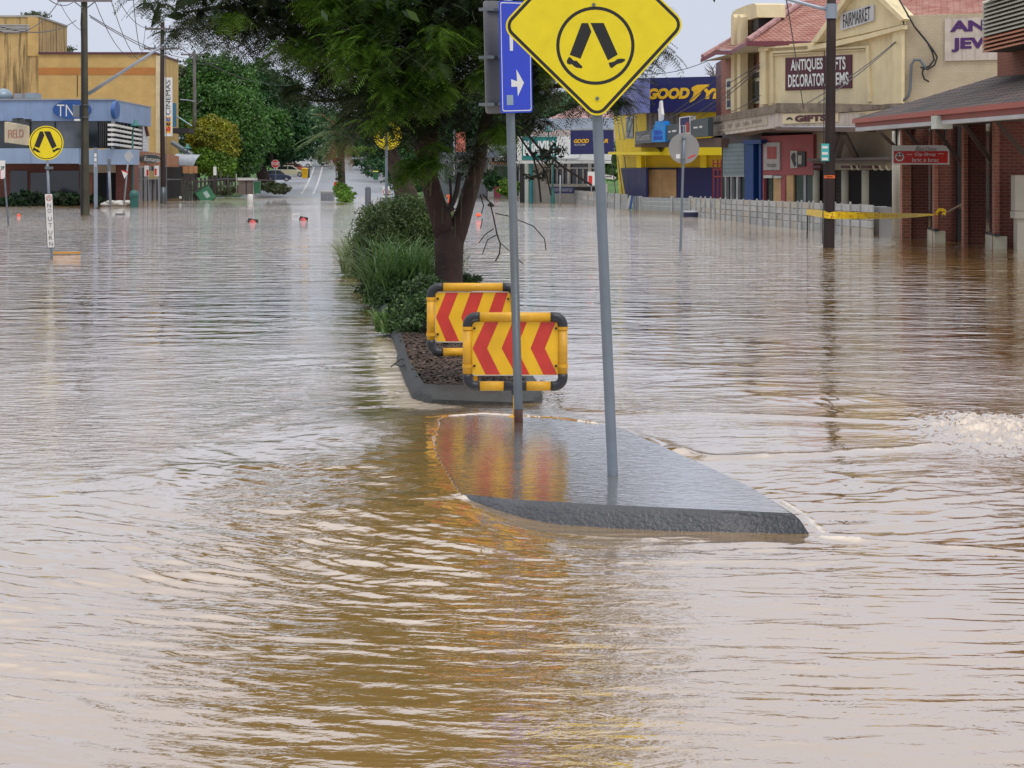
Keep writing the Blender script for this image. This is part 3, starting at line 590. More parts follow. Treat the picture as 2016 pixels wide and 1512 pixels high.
CY = M('board_frame_yellow', (.66, .34, .012), .42, var=.14, vs=14, streak=.25, dirt=(.25, .12, .03)); CYP = M('board_panel_yellow', (.78, .44, .008), .38, var=.10, vs=5, streak=.22, dirt=(.35, .2, .05)); CRED = M('board_red', (.54, .035, .022), .38, var=.14, vs=6, streak=.2, dirt=(.25, .03, .02))
RUB = M('elbow_black', (.018, .019, .025), .4, var=.2)
def hazard(D, fr, pan, reds, mid, postx, posty, clampy, label, mudpost=False):
    x0, y0, x1, y1 = fr; fc = Face(0, D, 2016, D); s = D / F; t = thing('hazard_board', label, 'road sign', W(postx, posty, D), 'chevron hazard boards in tube frames')
    r = 9.3 * s * (13.35 / D if D > 14 else 1); R = 17
    P = lambda x, y: W(x, y, D)
    def arc(cx, cy, a0): return [P(cx + R * math.cos(math.radians(a0 + k * 11.25)), cy + R * math.sin(math.radians(a0 + k * 11.25))) for k in range(9)]
    e = 7
    for (cx, cy, a0, pre, suf) in [(x0 + R, y0 + R, 180, (x0, y0 + R + e), (x0 + R + e, y0)), (x1 - R, y0 + R, 270, (x1 - R - e, y0), (x1, y0 + R + e)),
                                   (x1 - R, y1 - R, 0, (x1, y1 - R - e), (x1 - R - e, y1)), (x0 + R, y1 - R, 90, (x0 + R + e, y1), (x0, y1 - R - e))]:
        MB().tube([P(*pre)] + arc(cx, cy, a0) + [P(*suf)], r * 1.05, 16).build('elbow', RUB, t, 'all')
    for a, b in [((x0 + R + e, y0), (x1 - R - e, y0)), ((x0, y0 + R + e), (x0, y1 - R - e)), ((x1, y0 + R + e), (x1, y1 - R - e)), ((x0 + R + e, y1), (postx - 22, y1)), ((postx + 22, y1), (x1 - R - e, y1))]:
        MB().tube([P(*a), P(*b)], r, 16).build('frame_tube', CY, t, 'all')
    mb = MB().tube([P(postx - 22, y1), P(postx + 22, y1)], r * 1.06, 16); mb.tube([P(postx, y1), P(postx, y1 + 16)], r * .8, 12); mb.build('tee_joint', RUB, t, 'all')
    px0, py0, px1, py1 = pan; mb = MB(); fc.poly(mb, rpoly([(px0 - 1.5, py0 - 1.5), (px1 + 1.5, py0 - 1.5), (px1 + 1.5, py1 + 1.5), (px0 - 1.5, py1 + 1.5)], 7), -.006, .0); mb.build('backing_plate', SWHT, t)
    mb = MB(); fc.poly(mb, rpoly([(px0, py0), (px1, py0), (px1, py1), (px0, py1)], 6), .0, .002); pn = mb.build('panel', CYP, t)
    for (a, b, c, d_, e_, f_) in reds:   # top left, top right, inner mid, bottom right, bottom left, outer mid
        mb = MB(); yt, yb = py0 + .6, py1 - .6
        mb.add([fc.pt(a, yt, .0032), fc.pt(b, yt, .0032), fc.pt(c, mid, .0032), fc.pt(f_, mid, .0032)], [(0, 3, 2, 1)])
        mb.add([fc.pt(f_, mid, .0032), fc.pt(c, mid, .0032), fc.pt(d_, yb, .0032), fc.pt(e_, yb, .0032)], [(0, 3, 2, 1)])
        mb.build('red_chevron', CRED, pn)
    for cy in clampy:
        for cx, sgn in ((x0, 1), (x1, -1)):
            mb = MB().tube([P(cx, cy - 3.2), P(cx, cy + 3.2)], r * 1.13, 16); mb.box(P(cx + sgn * 11, cy, ), (.03, .02, 6 * s)); c_ = mb.build('clamp', CY, t, True)
            mb = MB(); q = P(cx + sgn * 13.5, cy); mb.tube([q + Vector((0, -.02, 0)), q + Vector((0, .0, 0))], 2.4 * s, 8); mb.build('bolt', SBLK, c_)
    mb = MB().tube([P(postx, y1 + 14), P(postx, posty + 6)], 4.2 * s, 12); mb.build('post', CY, t, 'all')
    q = P(postx, posty); mb = MB().lathe((q.x, q.y, q.z), [(.088, -.02), (.088, .008), (.07, .016), (.02, .03)], 20); mb.build('foot_plate', CY, t, True)
    return t
hazard(13.38, (920.5, 624, 1108, 760), (929.5, 633.5, 1100, 738), [(954.3, 981.4, 959, 984.7, 956, 930.5), (1009, 1037.6, 1016.5, 1042.5, 1015.5, 987.4), (1065, 1094, 1072.7, 1097, 1070, 1044.6)], 685.7, 1014, 825, (646, 720),
       'red and yellow chevron board in front, standing on the bare island beside the grey post')
hazard(15.3, (848.5, 565, 1014, 693), (857.5, 575.5, 1005.5, 672.5), [(878, 902, 883, 904, 878, 858.5), (926, 952, 935, 953, 926, 908), (976, 1000, 985, 1001, 977, 959)], 624.5, 936, 755, (588, 658),
       'red and yellow chevron board behind, standing in the bark mulch under the tree')

# drifting scraps caught against the kerb and on the flood
mb = MB(); rr = random.Random(8)
for k in range(60):
    if k < 60: px_, py_ = rr.uniform(1045, 1110), rr.uniform(748, 806)
    elif k < 100: px_, py_ = rr.uniform(300, 900), rr.uniform(640, 1300)
    else: px_, py_ = rr.uniform(1230, 1950), rr.uniform(560, 1400)
    c = G(px_, py_, .006 if k >= 60 else .012); a = rr.random() * 6.3; L_ = rr.uniform(.008, .028); d = Vector((math.cos(a), math.sin(a), .1)) * L_; s_ = Vector((-math.sin(a), math.cos(a), rr.uniform(0, .3))) * L_ * rr.uniform(.15, .45)
    mb.add([c - d, c - s_, c + d, c + s_, c + Vector((0, 0, .006))], [(0, 1, 4), (1, 2, 4), (2, 3, 4), (3, 0, 4)])
tag(mb.build('floating_debris', M('wet_debris', (.02, .014, .01), .4)), kind='stuff')
# ============================================================= buildings
def bx(fc, name, mat, par, *boxes, smooth=False):   # boxes: (xa, ya, xb, yb, o0, o1[, at]); each box its own part of the same name
    o = None
    for b in boxes: mb = MB(); fc.box(mb, *b); o = mb.build(name, mat, par, smooth)
    return o
def bxm(fc, name, mat, par, *boxes):                # pattern pieces merged into one part
    mb = MB()
    for b in boxes: fc.box(mb, *b)
    return mb.build(name, mat, par)
def py(fc, name, mat, par, pts, o0, o1): mb = MB(); fc.poly(mb, pts, o0, o1); return mb.build(name, mat, par)
BLUEW = M('pale_blue_paint', (.20, .28, .44), .55, var=.10, vs=.8, streak=.35, dirt=(.12, .15, .22))
BLUEW2 = M('pale_blue_canopy', (.23, .31, .44), .5, var=.08, vs=.8, streak=.2, dirt=(.14, .17, .24))
NAVY = M('navy_paint', (.012, .014, .095), .5, var=.12, vs=.6); NAVY2 = M('navy_sign', (.010, .012, .10), .45, var=.08)
OCHRE = BRICK('ochre_block_wall', (.52, .35, .13), (.50, .335, .12), (.47, .31, .115), .4, .2, .006, streak=.0)
OCHRED = BRICK('stained_ochre_wall', (.50, .34, .14), (.52, .36, .15), (.40, .27, .10), .4, .2, .008, streak=.97)
MAROON = M('maroon_trim', (.085, .022, .035), .5, var=.15); GLS = GLASS(); GLSG = GLASS('grey_glass', (.09, .10, .11), .12)
BRKR = BRICK('red_brick', (.34, .115, .065), (.26, .075, .045), (.28, .20, .15)); BRKD = BRICK('shaded_red_brick', (.17, .045, .03), (.13, .034, .024), (.17, .10, .075))  # BRKD: darker copy of the red brick, shade under the roofs put into its colour
WOODB = M('aged_pole_wood', (.055, .052, .035), .85, var=.35, vs=1.2, streak=.5, dirt=(.02, .02, .012), bump=.5, bs=8)
WOODR = M('dark_pole_wood', (.028, .016, .014), .8, var=.4, vs=1., streak=.4, dirt=(.008, .006, .005), bump=.5, bs=8)
BRONZE = M('brown_band_paint', (.40, .16, .035), .7, var=.1)

# --- pale blue corner shop on the left
fT = Face(0, 132, 222, 132); fTs = Face(222, 132, 281, 148.5)
t = thing('corner_shop', 'pale blue two storey corner shop with an oval blue sign and white sun louvres', 'shop', W(110, 404, 134))
bx(fT, 'upper_fascia', BLUEW, t, (-60, 197, 222, 238, -14, 0)); bx(fT, 'roof_cap', M('grey_trim', (.26, .27, .30), .5), t, (-60, 194.5, 222.5, 197, -14, .12))
py(fTs, 'side_fascia', BLUEW2, t, [(222.6, 197), (281, 217), (281, 250), (222.6, 238)], -.3, .02)
w = bx(fT, 'upper_window', GLSG, t, (60, 238, 160, 292, -.5, -.35)); bx(fT, 'upper_window', GLS, t, (-60, 238, 60, 292, -.5, -.35), (160, 238, 222, 292, -.5, -.35))
bxm(fT, 'window_frame', BLK, t, (58, 239, 60, 291, -.3, -.2), (107, 239, 108.6, 291, -.3, -.2), (159, 239, 161, 291, -.3, -.2), (192, 239, 193.5, 291, -.3, -.2))
bxm(fT, 'slatted_screen', M('dark_slats', (.05, .045, .045), .6), t, *[(196 + i * 3.6, 240, 197.6 + i * 3.6, 291, -.2, -.05) for i in range(7)])
bx(fT, 'corner_post', M('grey_column', (.33, .34, .37), .5), t, (219, 238, 224, 297, -.3, .05))
bx(fT, 'canopy', BLUEW2, t, (-60, 292, 155, 322, -.2, 2.2), (155.4, 294, 262, 324, -.2, 2.0)); bx(fT, 'canopy_joint', BLUEW, t, (60, 293, 61, 321, 2.2, 2.23))
bx(fT, 'ground_wall', BRKD, t, (-60, 318, 155, 410, -2.5, -1.6), (228, 318, 262, 410, -2.5, -.4)); bx(fT, 'shop_window', GLS, t, (20, 336, 54, 404, -1.6, -1.5), (60, 340, 100, 404, -1.6, -1.5), (100, 336, 155, 404, -1.6, -1.5))
bx(fT, 'beige_panel', M('beige_panel', (.38, .30, .22), .6), t, (173, 322, 229, 340, -.6, -.4)); bx(fT, 'doorway', DARK, t, (173, 340, 229, 408, -1.8, -1.7)); bx(fT, 'blue_door', M('blue_door', (.06, .10, .22), .5), t, (210, 342, 217, 405, -1.6, -1.5))
bx(fT, 'brick_pier', BRKR, t, (174, 341, 182, 408, -.6, -.3))
# louvre screen on the side face
bxm(fTs, 'sun_louvre', WHT, t, *[(225, 243.5 + i * 9.6, 280, 248 + i * 9.6, .05, .5) for i in range(5)]); py(fTs, 'side_wall', DARK, t, [(223, 238), (281, 246), (281, 296), (223, 296)], -.2, 0)
bx(fTs, 'louvre_rib', BLK, t, *[(229 + i * 7.2, 243, 230.2 + i * 7.2, 290, .03, .3) for i in range(7)])
py(fT, 'oval_sign', M('oval_blue', (.012, .065, .24), .45), t, circ((141, 216), 37.5, 40, 18), .02, .25)
fT.text('TN', 112, 206, 146, 229, .26, SWHT, t, bold=-.008); py(fTs, 'round_side_sign', M('oval_blue2', (.015, .08, .28), .45), t, circ((231, 216.5), 5.5, 30, 17.5), .03, .3)
bx(fT, 'security_camera', WHT, t, (146, 234, 157, 238, .1, .4)); bx(fT, 'air_conditioner', M('unit_grey', (.25, .30, .34), .5), t, (50, 182.5, 68, 194, -6, -4)); bx(fT, 'roof_cowl', M('cowl', (.3, .3, .32), .4, .3), t, (28, 184, 43, 194, -6, -5))
mb = MB(); q = fT.pt(6, 195, -5); mb.lathe((q.x, q.y, q.z), [(.75, 0), (.7, .35), (.5, .62), (.2, .75), (.02, .78)], 20); mb.build('roof_dome', M('dome_grey', (.22, .28, .33), .4, .2), t, 'all')
t = thing('lightbox_sign', 'cream shop lightbox with faint red lettering under two floodlights', 'sign', W(30, 285, 122)); fl = Face(9, 122, 52, 119)
py(fl, 'sign_panel', M('cream_panel', (.55, .47, .33), .6, streak=.3, dirt=(.3, .2, .12)), t, [(9, 240), (52, 248), (52, 286), (9, 280)], 0, .2); py(fl, 'frame', BLK, t, [(7, 237), (53.5, 246), (53.5, 289), (7, 283)], -.2, -.01)
fl.text('FIELD', 16, 256, 46, 272, .22, M('faint_red', (.45, .18, .13), .6), t, bold=0); bx(fl, 'floodlight', BLK, t, (24, 233, 34, 238, .2, .6), (38, 235, 50, 241, .2, .6))
t = thing('weatherboard_gable', 'narrow white weatherboard gable squeezed between the louvred shop and the ochre hall', 'building', W(287, 300, 152)); fg = Face(280, 150, 294, 152)
py(fg, 'wall', RIDGED('white_boards', (.42, .44, .47), (.50, .52, .55), .25, axis='Y'), t, [(280, 330), (280, 233), (284, 229), (293, 266), (293, 330)], -3, 0)
py(fg, 'roof_edge', MAROON, t, [(283.5, 227), (285, 228.5), (294.6, 267), (293, 268)], -3, .2)

# --- ochre cinema hall behind
t = thing('cinema_hall', 'large ochre cinema hall with an orange band and a black stained tower', 'building', W(200, 400, 180)); fC = Face(75, 178, 307, 178); fCr = Face(307, 178, 340, 193.5)
bx(fC, 'tower', OCHRED, t, (-80, 33, 75, 400, -12, -.4)); bx(fC, 'tower_cap', M('cap_grey', (.35, .33, .30), .7), t, (-80, 30, 76, 33.5, -12, -.3))
mb = MB(); 
for i in range(6): fC.box(mb, -40, 48 + i * 2.7, 58, 49.6 + i * 2.7, -.4, -.2)
mb.build('vent', M('vent_slats', (.42, .42, .40), .5), t)
fTw = Face(75, 178.2, 95, 186); py(fTw, 'tower_side', OCHRE, t, [(75.4, 33), (93, 41), (93, 110), (75.4, 110)], -1, 0)
bx(fC, 'main_wall', OCHRE, t, (75.4, 106, 307, 400, -12, 0)); bx(fC, 'parapet_cap', MAROON, t, (75, 102.5, 308, 106.5, -12, .2)); bx(fC, 'painted_band', BRONZE, t, (76, 133, 306, 147, 0, .04))
bxm(fC, 'downpipe', BLK, t, (151.5, 148, 152.5, 190, .02, .1)); bx(fC, 'corner_pilaster', M('pale_ochre', (.58, .48, .30), .7), t, (306.5, 110, 315, 400, -1, .1))
py(fCr, 'side_wall', M('pinkish_render', (.46, .20, .12), .75, var=.2), t, [(315, 112), (330, 109), (332, 128), (338, 142), (338, 300), (315, 300)], -2, 0); bx(fCr, 'side_window', DARK, t, (327, 268, 335, 284, .01, .05))
bx(fCr, 'lower_side_wall', OCHRE, t, (315, 240, 339, 400, -1, .02))
t = thing('cinema_sign', 'tall white vertical cinema sign on the corner of the ochre hall', 'sign', W(331, 268, 177)); fS = Face(0, 176, 2016, 176)
bx(fS, 'sign_box', SWHT, t, (324, 152.5, 338.5, 268, 0, .35)); bx(fS, 'orange_panel', M('orange_panel', (.75, .36, .02), .5), t, (325.5, 229.5, 336.5, 262, .352, .37))
def vtext(fc, s, xl, yt, xr, yb, off, mat, par, **k):
    O = fc.pt(xr, yb, off); T = fc.pt(xr, yt, off); X = fc.pt(xl, yb, off); return text(s, O, Vector((0, 0, T.z - O.z)), X - O, fc.n, mat, par, **k)
vtext(fS, 'CINEMAS', 326.5, 158, 335.5, 226, .36, SBLK, t, bold=0)
vtext(fS, 'b', 326.5, 249, 335.5, 258, .375, SRED, t, bold=.07); vtext(fS, 'c', 328, 241, 335, 248, .375, SBLK, t, bold=.07); vtext(fS, 'c', 328, 232, 335, 239.5, .375, M('logo_blue', (.02, .12, .4), .4), t, bold=.07)
t = thing('teal_canopy_post', 'teal painted post with a slanting tie rod beside the cinema sign', 'post', W(343, 250, 180)); bx(fS, 'post', M('teal_post', (.04, .16, .26), .5), t, (340, 203, 346, 250, -4, -3.6))
MB().tube([W(342, 225, 180), W(378, 248, 180)], .07, 6).build('tie_rod', M('teal_rod', (.25, .42, .42), .5), t); bx(fS, 'canopy', DARK, t, (338, 252, 372, 262, -5, -2)); MB().tube([W(338, 280, 178), W(378, 305, 178)], .25, 6).build('lower_rail', GALVD, t)

# --- restaurant with striped awning
fA = Face(262, 143, 360, 172); fA2 = Face(360, 171, 389, 171)
t = thing('awning_restaurant', 'restaurant front under an orange and brown striped bullnose awning', 'restaurant', W(320, 400, 160))
STR = RIDGED('awning_stripes', (.42, .17, .065), (.10, .05, .035), .75, .7, 'X', .55)
py(fA, 'striped_awning', STR, t, [(262, 296), (337, 304), (356, 309), (361, 322), (361, 326), (262, 322)], -.15, 0)
py(fA, 'awning_fringe', STR, t, [(262, 322.3), (361, 326.3), (361, 329), (262, 327)], -.08, -.02)
mb = MB()
for i in range(9):
    a = i / 8 * math.pi / 2; c0 = fA2.pt(356, 326); c1 = fA2.pt(388, 326); r_ = 1.05
    for c in (W(340 + 0, 325, 168), W(388, 327, 171)): mb.v.append((c.x + (math.cos(a) * .3 - .3), c.y - 2.6 * math.sin(a) + 2.6, c.z + r_ * math.cos(a) + .02))
for i in range(8): mb.f.append([2 * i, 2 * i + 1, 2 * i + 3, 2 * i + 2]); mb.mi.append(0)
mb.build('bullnose_roof', RIDGED('corrugated_roof', (.36, .38, .40), (.28, .30, .33), .25, .35, 'X', .5, .4), t, True)
fE = Face(360, 168.3, 389, 168.3); bx(fE, 'end_fascia', M('orange_fascia', (.42, .20, .085), .6, streak=.3), t, (360, 327, 388, 341, -.1, .1)); bxm(fE, 'fascia_rib', M('fascia_rib', (.25, .13, .07), .6), t, (371, 327, 372.4, 341, .1, .14), (381, 327, 382, 341, .1, .14))
py(fA, 'oval_sign', SBLK, t, circ((297, 312.5), 20, 32, 8.5), .05, .15); py(fA, 'oval_rim', SWHT, t, circ((297, 312.5), 20.8, 32, 9.1), .02, .049); fA.text('Romanas', 283, 308, 314, 317, .18, SWHT, t, shear=.3, bold=.0)
bx(fA, 'front_wall', DARK, t, (262, 322, 361, 402, -3, -2.6)); bxm(fA, 'glazing_bar', M('glazing_grey', (.22, .22, .23), .5), t, *[(270 + i * 9, 326, 271.2 + i * 9, 400, -2.6, -2.4) for i in range(7)])
bx(fA, 'menu_board', M('menu_board', (.40, .30, .12), .6), t, (292, 336, 311, 352, -2.4, -2.3)); bx(fA, 'balustrade', M('balustrade_grey', (.15, .15, .15), .6), t, (330, 352, 361, 354, -.3, -.2), (265, 352, 326, 353.5, -.3, -.2))
bx(fE, 'side_screen', M('screen_dark', (.06, .05, .05), .7), t, (358, 342, 386, 356, -1.2, -1)); bxm(fE, 'post', SBLK, t, (357, 340, 361, 398, -.4, -.1), (384, 341, 387, 396, -.4, -.1))

# --- far shops across the flood, middle right
fX = Face(890, 200, 1030, 188)
t = thing('express_shop', 'white shop with a black and orange fascia behind the tree', 'shop', W(990, 385, 190)); bx(fX, 'wall', M('offwhite_wall', (.45, .45, .44), .7, streak=.3), t, (960, 285, 1026, 388, -5, 0)); bx(fX, 'fascia', SBLK, t, (968, 305, 1030, 319, 0, .4)); bx(fX, 'orange_stripe', M('orange_stripe', (.6, .22, .05), .5), t, (968, 319.3, 1030, 322, 0, .42))
fX.text('EXPRESS', 974, 307, 1010, 317, .43, SWHT, t, shear=.25, bold=.03); bx(fX, 'upper_sign', M('grey_sign', (.14, .15, .16), .5), t, (970, 292, 1022, 303, 0, .3)); bx(fX, 'shop_window', GLS, t, (972, 328, 1000, 385, .02, .1), (1004, 328, 1020, 385, .02, .1))
t = thing('grey_shop', 'low grey shop with a dark verandah under the pink sign', 'shop', W(925, 383, 200)); bx(fX, 'wall', M('grey_wall', (.20, .21, .23), .7, streak=.3), t, (862, 300, 958, 386, -5, -.5)); bx(fX, 'verandah_roof', M('slate_sheet', (.13, .15, .18), .5), t, (862, 300, 958, 312, -.4, 2)); bx(fX, 'window', GLSG, t, (905, 320, 922, 350, -.5, -.4), (926, 318, 950, 350, -.5, -.4), (875, 320, 895, 360, -.5, -.4)); bx(fX, 'sign_strip', M('pale_strip', (.42, .42, .40), .6), t, (896, 314, 940, 319, 2, 2.1))
t = thing('pink_billboard', 'salmon pink rooftop sign half hidden by tree branches', 'sign', W(907, 300, 202)); fq = Face(0, 201, 2016, 201); bx(fq, 'panel', M('salmon', (.55, .16, .10), .6), t, (897, 260, 916, 301, 0, .3)); bx(fq, 'support', GALVD, t, (905, 301, 908, 330, -.2, 0))
t = thing('corner_store', 'store with a teal sign, white fascia and white framed windows', 'shop', W(1110, 400, 147)); fB = Face(1025, 146, 1205, 143)
bx(fB, 'roof', M('zinc_roof', (.34, .40, .47), .4, .2, var=.08), t, (1044, 234, 1205, 256, -9, -3)); py(fB, 'rusty_roof', M('rusty_roof', (.44, .37, .35), .6, streak=.5, dirt=(.3, .13, .09)), t, [(1040, 272), (1052, 256), (1205, 256), (1205, 272)], -3, -.6)
bx(fB, 'fascia', SWHT, t, (1018, 269, 1200, 316, -.5, 0)); bx(fB, 'teal_sign', M('teal_sign', (.008, .16, .15), .5), t, (1027.5, 269.5, 1096, 315, .01, .12)); fB.text('BUNYIPS', 1030, 277, 1092, 307, .14, SWHT, t, bold=.045)
py(fB, 'white_sign', SWHT, t, rpoly([(1095, 270), (1140, 270), (1140, 312), (1095, 312)], 6), .121, .2); fB.text('Great', 1098, 285, 1118, 302, .215, BLK, t, bold=-.01, shear=.2)
bx(fB, 'awning', M('awning_white', (.50, .52, .50), .5), t, (1016, 316.5, 1180, 322, -.5, 2.2)); bx(fB, 'wall', M('beige_wall', (.40, .37, .32), .7, streak=.3), t, (1046, 322, 1074, 402, -3, -1), (1074, 362, 1178, 402, -3, -1)); bx(fB, 'shop_window', GLS, t, (1074, 322, 1178, 363, -3, -2))
bxm(fB, 'window_frame', WHT, t, *[(x, 322, x + 1.6, 366, -2, -1.8) for x in (1074, 1085, 1096, 1107)], *[(x, 322, x + 4, 366, -2, -1.7) for x in (1117, 1158)], *[(x, 333, x + 1.6, 366, -2, -1.8) for x in (1135, 1147)], (1074, 330, 1178, 332, -2, -1.75), (1074, 364, 1178, 366, -2, -1.75))
bx(fB, 'painted_dado', M('blue_dado', (.02, .03, .14), .5), t, (1084, 368, 1130, 380, -1, -.9)); bx(fB, 'dark_dado', SBLK, t, (1130, 368, 1172, 381, -1, -.92)); bx(fB, 'teal_column', M('teal_column', (.05, .33, .36), .5), t, (1040, 322, 1046, 401, -.6, -.2)); bx(fB, 'white_column', M('cream_column', (.44, .47, .42), .6), t, (1033, 322, 1040, 401, -.5, 0)); bx(fB, 'black_post', SBLK, t, (1023, 322, 1031, 400, -3, -2.6))
fB.text('THE FESTIVAL HOUSE OF GOLF', 1087, 371, 1127, 377, -.88, SWHT, t, bold=0)
t = thing('tyre_banner', 'small navy banner with yellow lettering beside the yellow tyre shop', 'banner', W(1165, 304, 141)); fb = Face(1123, 142, 1208, 138)
py(fb, 'cloth', NAVY2, t, [(1123, 256.5), (1206, 256), (1207, 303), (1123, 304)], 0, .1); fb.text('GOOD', 1130, 274, 1160, 282, .12, CYP, t, shear=.25, bold=.05); fb.text('YEAR', 1167, 274, 1198, 282, .12, CYP, t, shear=.25, bold=.05); fb.text('AUTOCARE', 1131, 283.5, 1153, 287, .12, SWHT, t, bold=.0)
t = thing('red_roofed_house', 'house with a red hipped roof behind the corner store', 'house', W(1150, 300, 185)); mb = MB()
mb.add([W(1080, 234, 178), W(1210, 234, 178), W(1210, 206, 190), W(1150, 204, 190), W(1082, 232, 192)], [(0, 1, 2, 3), (0, 3, 4)]); mb.build('roof', RIDGED('red_roof', (.30, .10, .08), (.44, .28, .25), .8, axis='Y'), t); bx(Face(0, 184, 2016, 184), 'wall', M('offwhite_wall'), t, (1090, 235, 1215, 300, -6, 0))

# --- yellow and navy tyre shop
YB = M('yellow_building', (.78, .60, .008), .5, var=.05, vs=.7); YB2 = RIDGED('yellow_boards', (.74, .56, .008), (.66, .49, .006), .22, .5, 'Y', .12)
t = thing('tyre_shop', 'bright yellow and navy tyre shop with boarded doors and a big navy roof sign', 'shop', W(1320, 390, 118)); fG = Face(1272, 117, 1425, 115); fGl = Face(1204, 131, 1272, 117)
bx(fG, 'wall', YB2, t, (1272, 215, 1425, 392, -8, 0)); py(fGl, 'side_wall', YB2, t, [(1208, 225), (1272, 222), (1272, 392), (1220, 392)], -.4, 0)
sg = bx(fG, 'roof_sign', NAVY2, t, (1253, 154, 1440, 222, -.2, 1.0)); fG.text('GOOD', 1275, 174, 1358, 196, 1.02, M('sign_gold', (.80, .47, .01), .45), sg, shear=.2, bold=.06); fG.text('YEAR', 1383, 174, 1467, 195, 1.02, MATS['sign_gold'], sg, shear=.2, bold=.06)
py(fG, 'winged_foot', MATS['sign_gold'], sg, [(1362, 172), (1372, 167), (1398, 166), (1395, 171), (1384, 175), (1378, 186), (1366, 198), (1358, 202), (1357, 198), (1364, 190), (1366, 181), (1361, 177)], 1.02, 1.05)
fGs = Face(1208, 129, 1253, 116); py(fGs, 'side_sign', M('lilac_sign', (.13, .15, .36), .55, var=.1), t, [(1208, 175), (1253, 155), (1253, 222), (1209, 228)], -.2, .6)
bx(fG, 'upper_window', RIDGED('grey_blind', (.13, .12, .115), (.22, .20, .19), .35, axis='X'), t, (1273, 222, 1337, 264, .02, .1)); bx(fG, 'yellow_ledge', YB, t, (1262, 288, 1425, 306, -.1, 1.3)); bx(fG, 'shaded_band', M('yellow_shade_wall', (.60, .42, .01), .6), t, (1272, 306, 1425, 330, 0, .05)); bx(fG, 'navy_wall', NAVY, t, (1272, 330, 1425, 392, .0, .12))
py(fGl, 'side_ledge', YB, t, [(1196, 304), (1272, 305), (1272, 299), (1198, 299)], 0, 1.0); py(fGl, 'navy_side', NAVY, t, [(1222, 331), (1272, 330), (1272, 390), (1232, 390)], .02, .14)
bx(fG, 'pier', YB, t, (1253, 300, 1262, 330, .1, .9), (1378, 300, 1389, 330, .1, .4)); bx(fG, 'boarded_door', M('plywood', (.46, .29, .13), .7, var=.2, vs=1.5, streak=.3, dirt=(.25, .13, .05)), t, (1277, 334, 1303, 388, .13, .2), (1303.4, 334, 1331, 388, .13, .2)); bx(fG, 'lintel', SBLK, t, (1274, 331, 1333, 334, .12, .24))
py(fGl, 'side_window', GLS, t, [(1233, 232), (1246, 228), (1246, 271), (1233, 270)], .01, .06); py(fGl, 'window_frame', M('grey_trim'), t, [(1231.5, 230), (1247.5, 226), (1247.5, 273.5), (1231.5, 272.5)], 0, .009)
for a, b in ((1214, 1221), (1222, 1230), (1250, 1256)): MB().tube([fGl.pt(a, 228, .5), fGl.pt(b, 276, .15)], .05, 6).build('stay_rod', M('cream_column'), t)
for a in (1203, 1216, 1229): MB().tube([fGl.pt(a, 308, .9), fGl.pt(a + 10, 386, .3)], .03, 6).build('stay_rod', GALV, t)
q = fG.pt(1290, 287, 1.5); MB().tube([q + Vector((-.35, 0, .1)), q, q + Vector((.35, -.1, -.12)), q + Vector((.45, -.15, -.2))], [.04, .06, .2, .3], 10).build('horn_speaker', BLK, t)
t = thing('red_scaffold', 'small dark red steel frame against the navy shop wall', 'frame', W(1412, 390, 112)); fr_ = Face(0, 112, 2016, 112)
for x in (1404.5, 1413, 1420): MB().tube([W(x, 314, 112), W(x, 392, 112)], .05, 6).build('upright', M('dark_red_steel', (.22, .02, .02), .5), t)
for y in (322, 334, 348): MB().tube([W(1404, y, 112), W(1421, y, 112)], .045, 6).build('crossbar', MATS['dark_red_steel'], t)

# --- row of hanging fascia signs in front of the tyre shop
t = thing('fascia_sign_row', 'grey shop fascia with a stepped bright blue panel and a white fork standing on it', 'sign', W(1320, 285, 108)); fs = Face(1250, 116, 1396, 102)
py(fs, 'grey_sign', M('slate_sign', (.10, .12, .14), .5), t, [(1250, 260), (1283, 255), (1283, 281), (1250, 283)], 0, .3); py(fs, 'blue_panel', M('bright_blue', (.01, .24, .65), .45), t, [(1283, 280), (1283, 255), (1286, 255), (1286, 247), (1290, 247), (1290, 239), (1305, 238), (1305, 244), (1309, 244), (1309, 279)], 0, .4)
py(fs, 'dark_sign', M('charcoal_sign', (.055, .075, .085), .5), t, [(1309, 247), (1337, 243), (1337, 274), (1309, 277)], 0, .3); py(fs, 'dark_sign', MATS['charcoal_sign'], t, [(1358, 238), (1394, 231), (1394, 268), (1358, 271)], 0, .3)
py(fs, 'white_panel', SWHT, t, [(1337, 231), (1358, 228), (1358, 265), (1337, 268)], 0, .35); py(fs, 'navy_block', NAVY, t, [(1339, 233), (1356, 230.5), (1356, 245), (1339, 247)], .35, .38); py(fs, 'red_block', M('dull_red', (.3, .03, .03), .5), t, [(1350.5, 241), (1356, 240), (1356, 260), (1350.5, 261)], .38, .4)
bxm(fs, 'purple_bar', NAVY, t, (1340, 248, 1342, 262, .35, .37), (1343, 248, 1345, 262, .35, .37), (1347, 248, 1348.5, 262, .35, .37)); bxm(fs, 'word_mark', SWHT, t, (1316, 258, 1320, 261, .3, .32), (1323, 256.5, 1331, 260, .3, .32), (1365, 250, 1373, 253, .3, .32), (1377, 248, 1382, 252, .3, .32))
fs.text('SEA\nBAR', 1287, 257, 1305, 276, .42, SBLU, t, bold=.03); py(fs, 'fork', SWHT, t, [(1297, 247), (1296, 222), (1295, 214), (1297, 214), (1298, 200), (1300, 198), (1301.5, 214), (1303, 225), (1301.5, 246)], .1, .25)
fs.text('the Laundromat', 1253, 263, 1280, 277, .32, M('pale_strip'), t, shear=.3, bold=0)
py(fs, 'soffit_board', M('brown_soffit', (.10, .06, .045), .7), t, [(1250, 283.5), (1396, 271), (1420, 272), (1420, 290), (1250, 290)], -1.5, -.1)

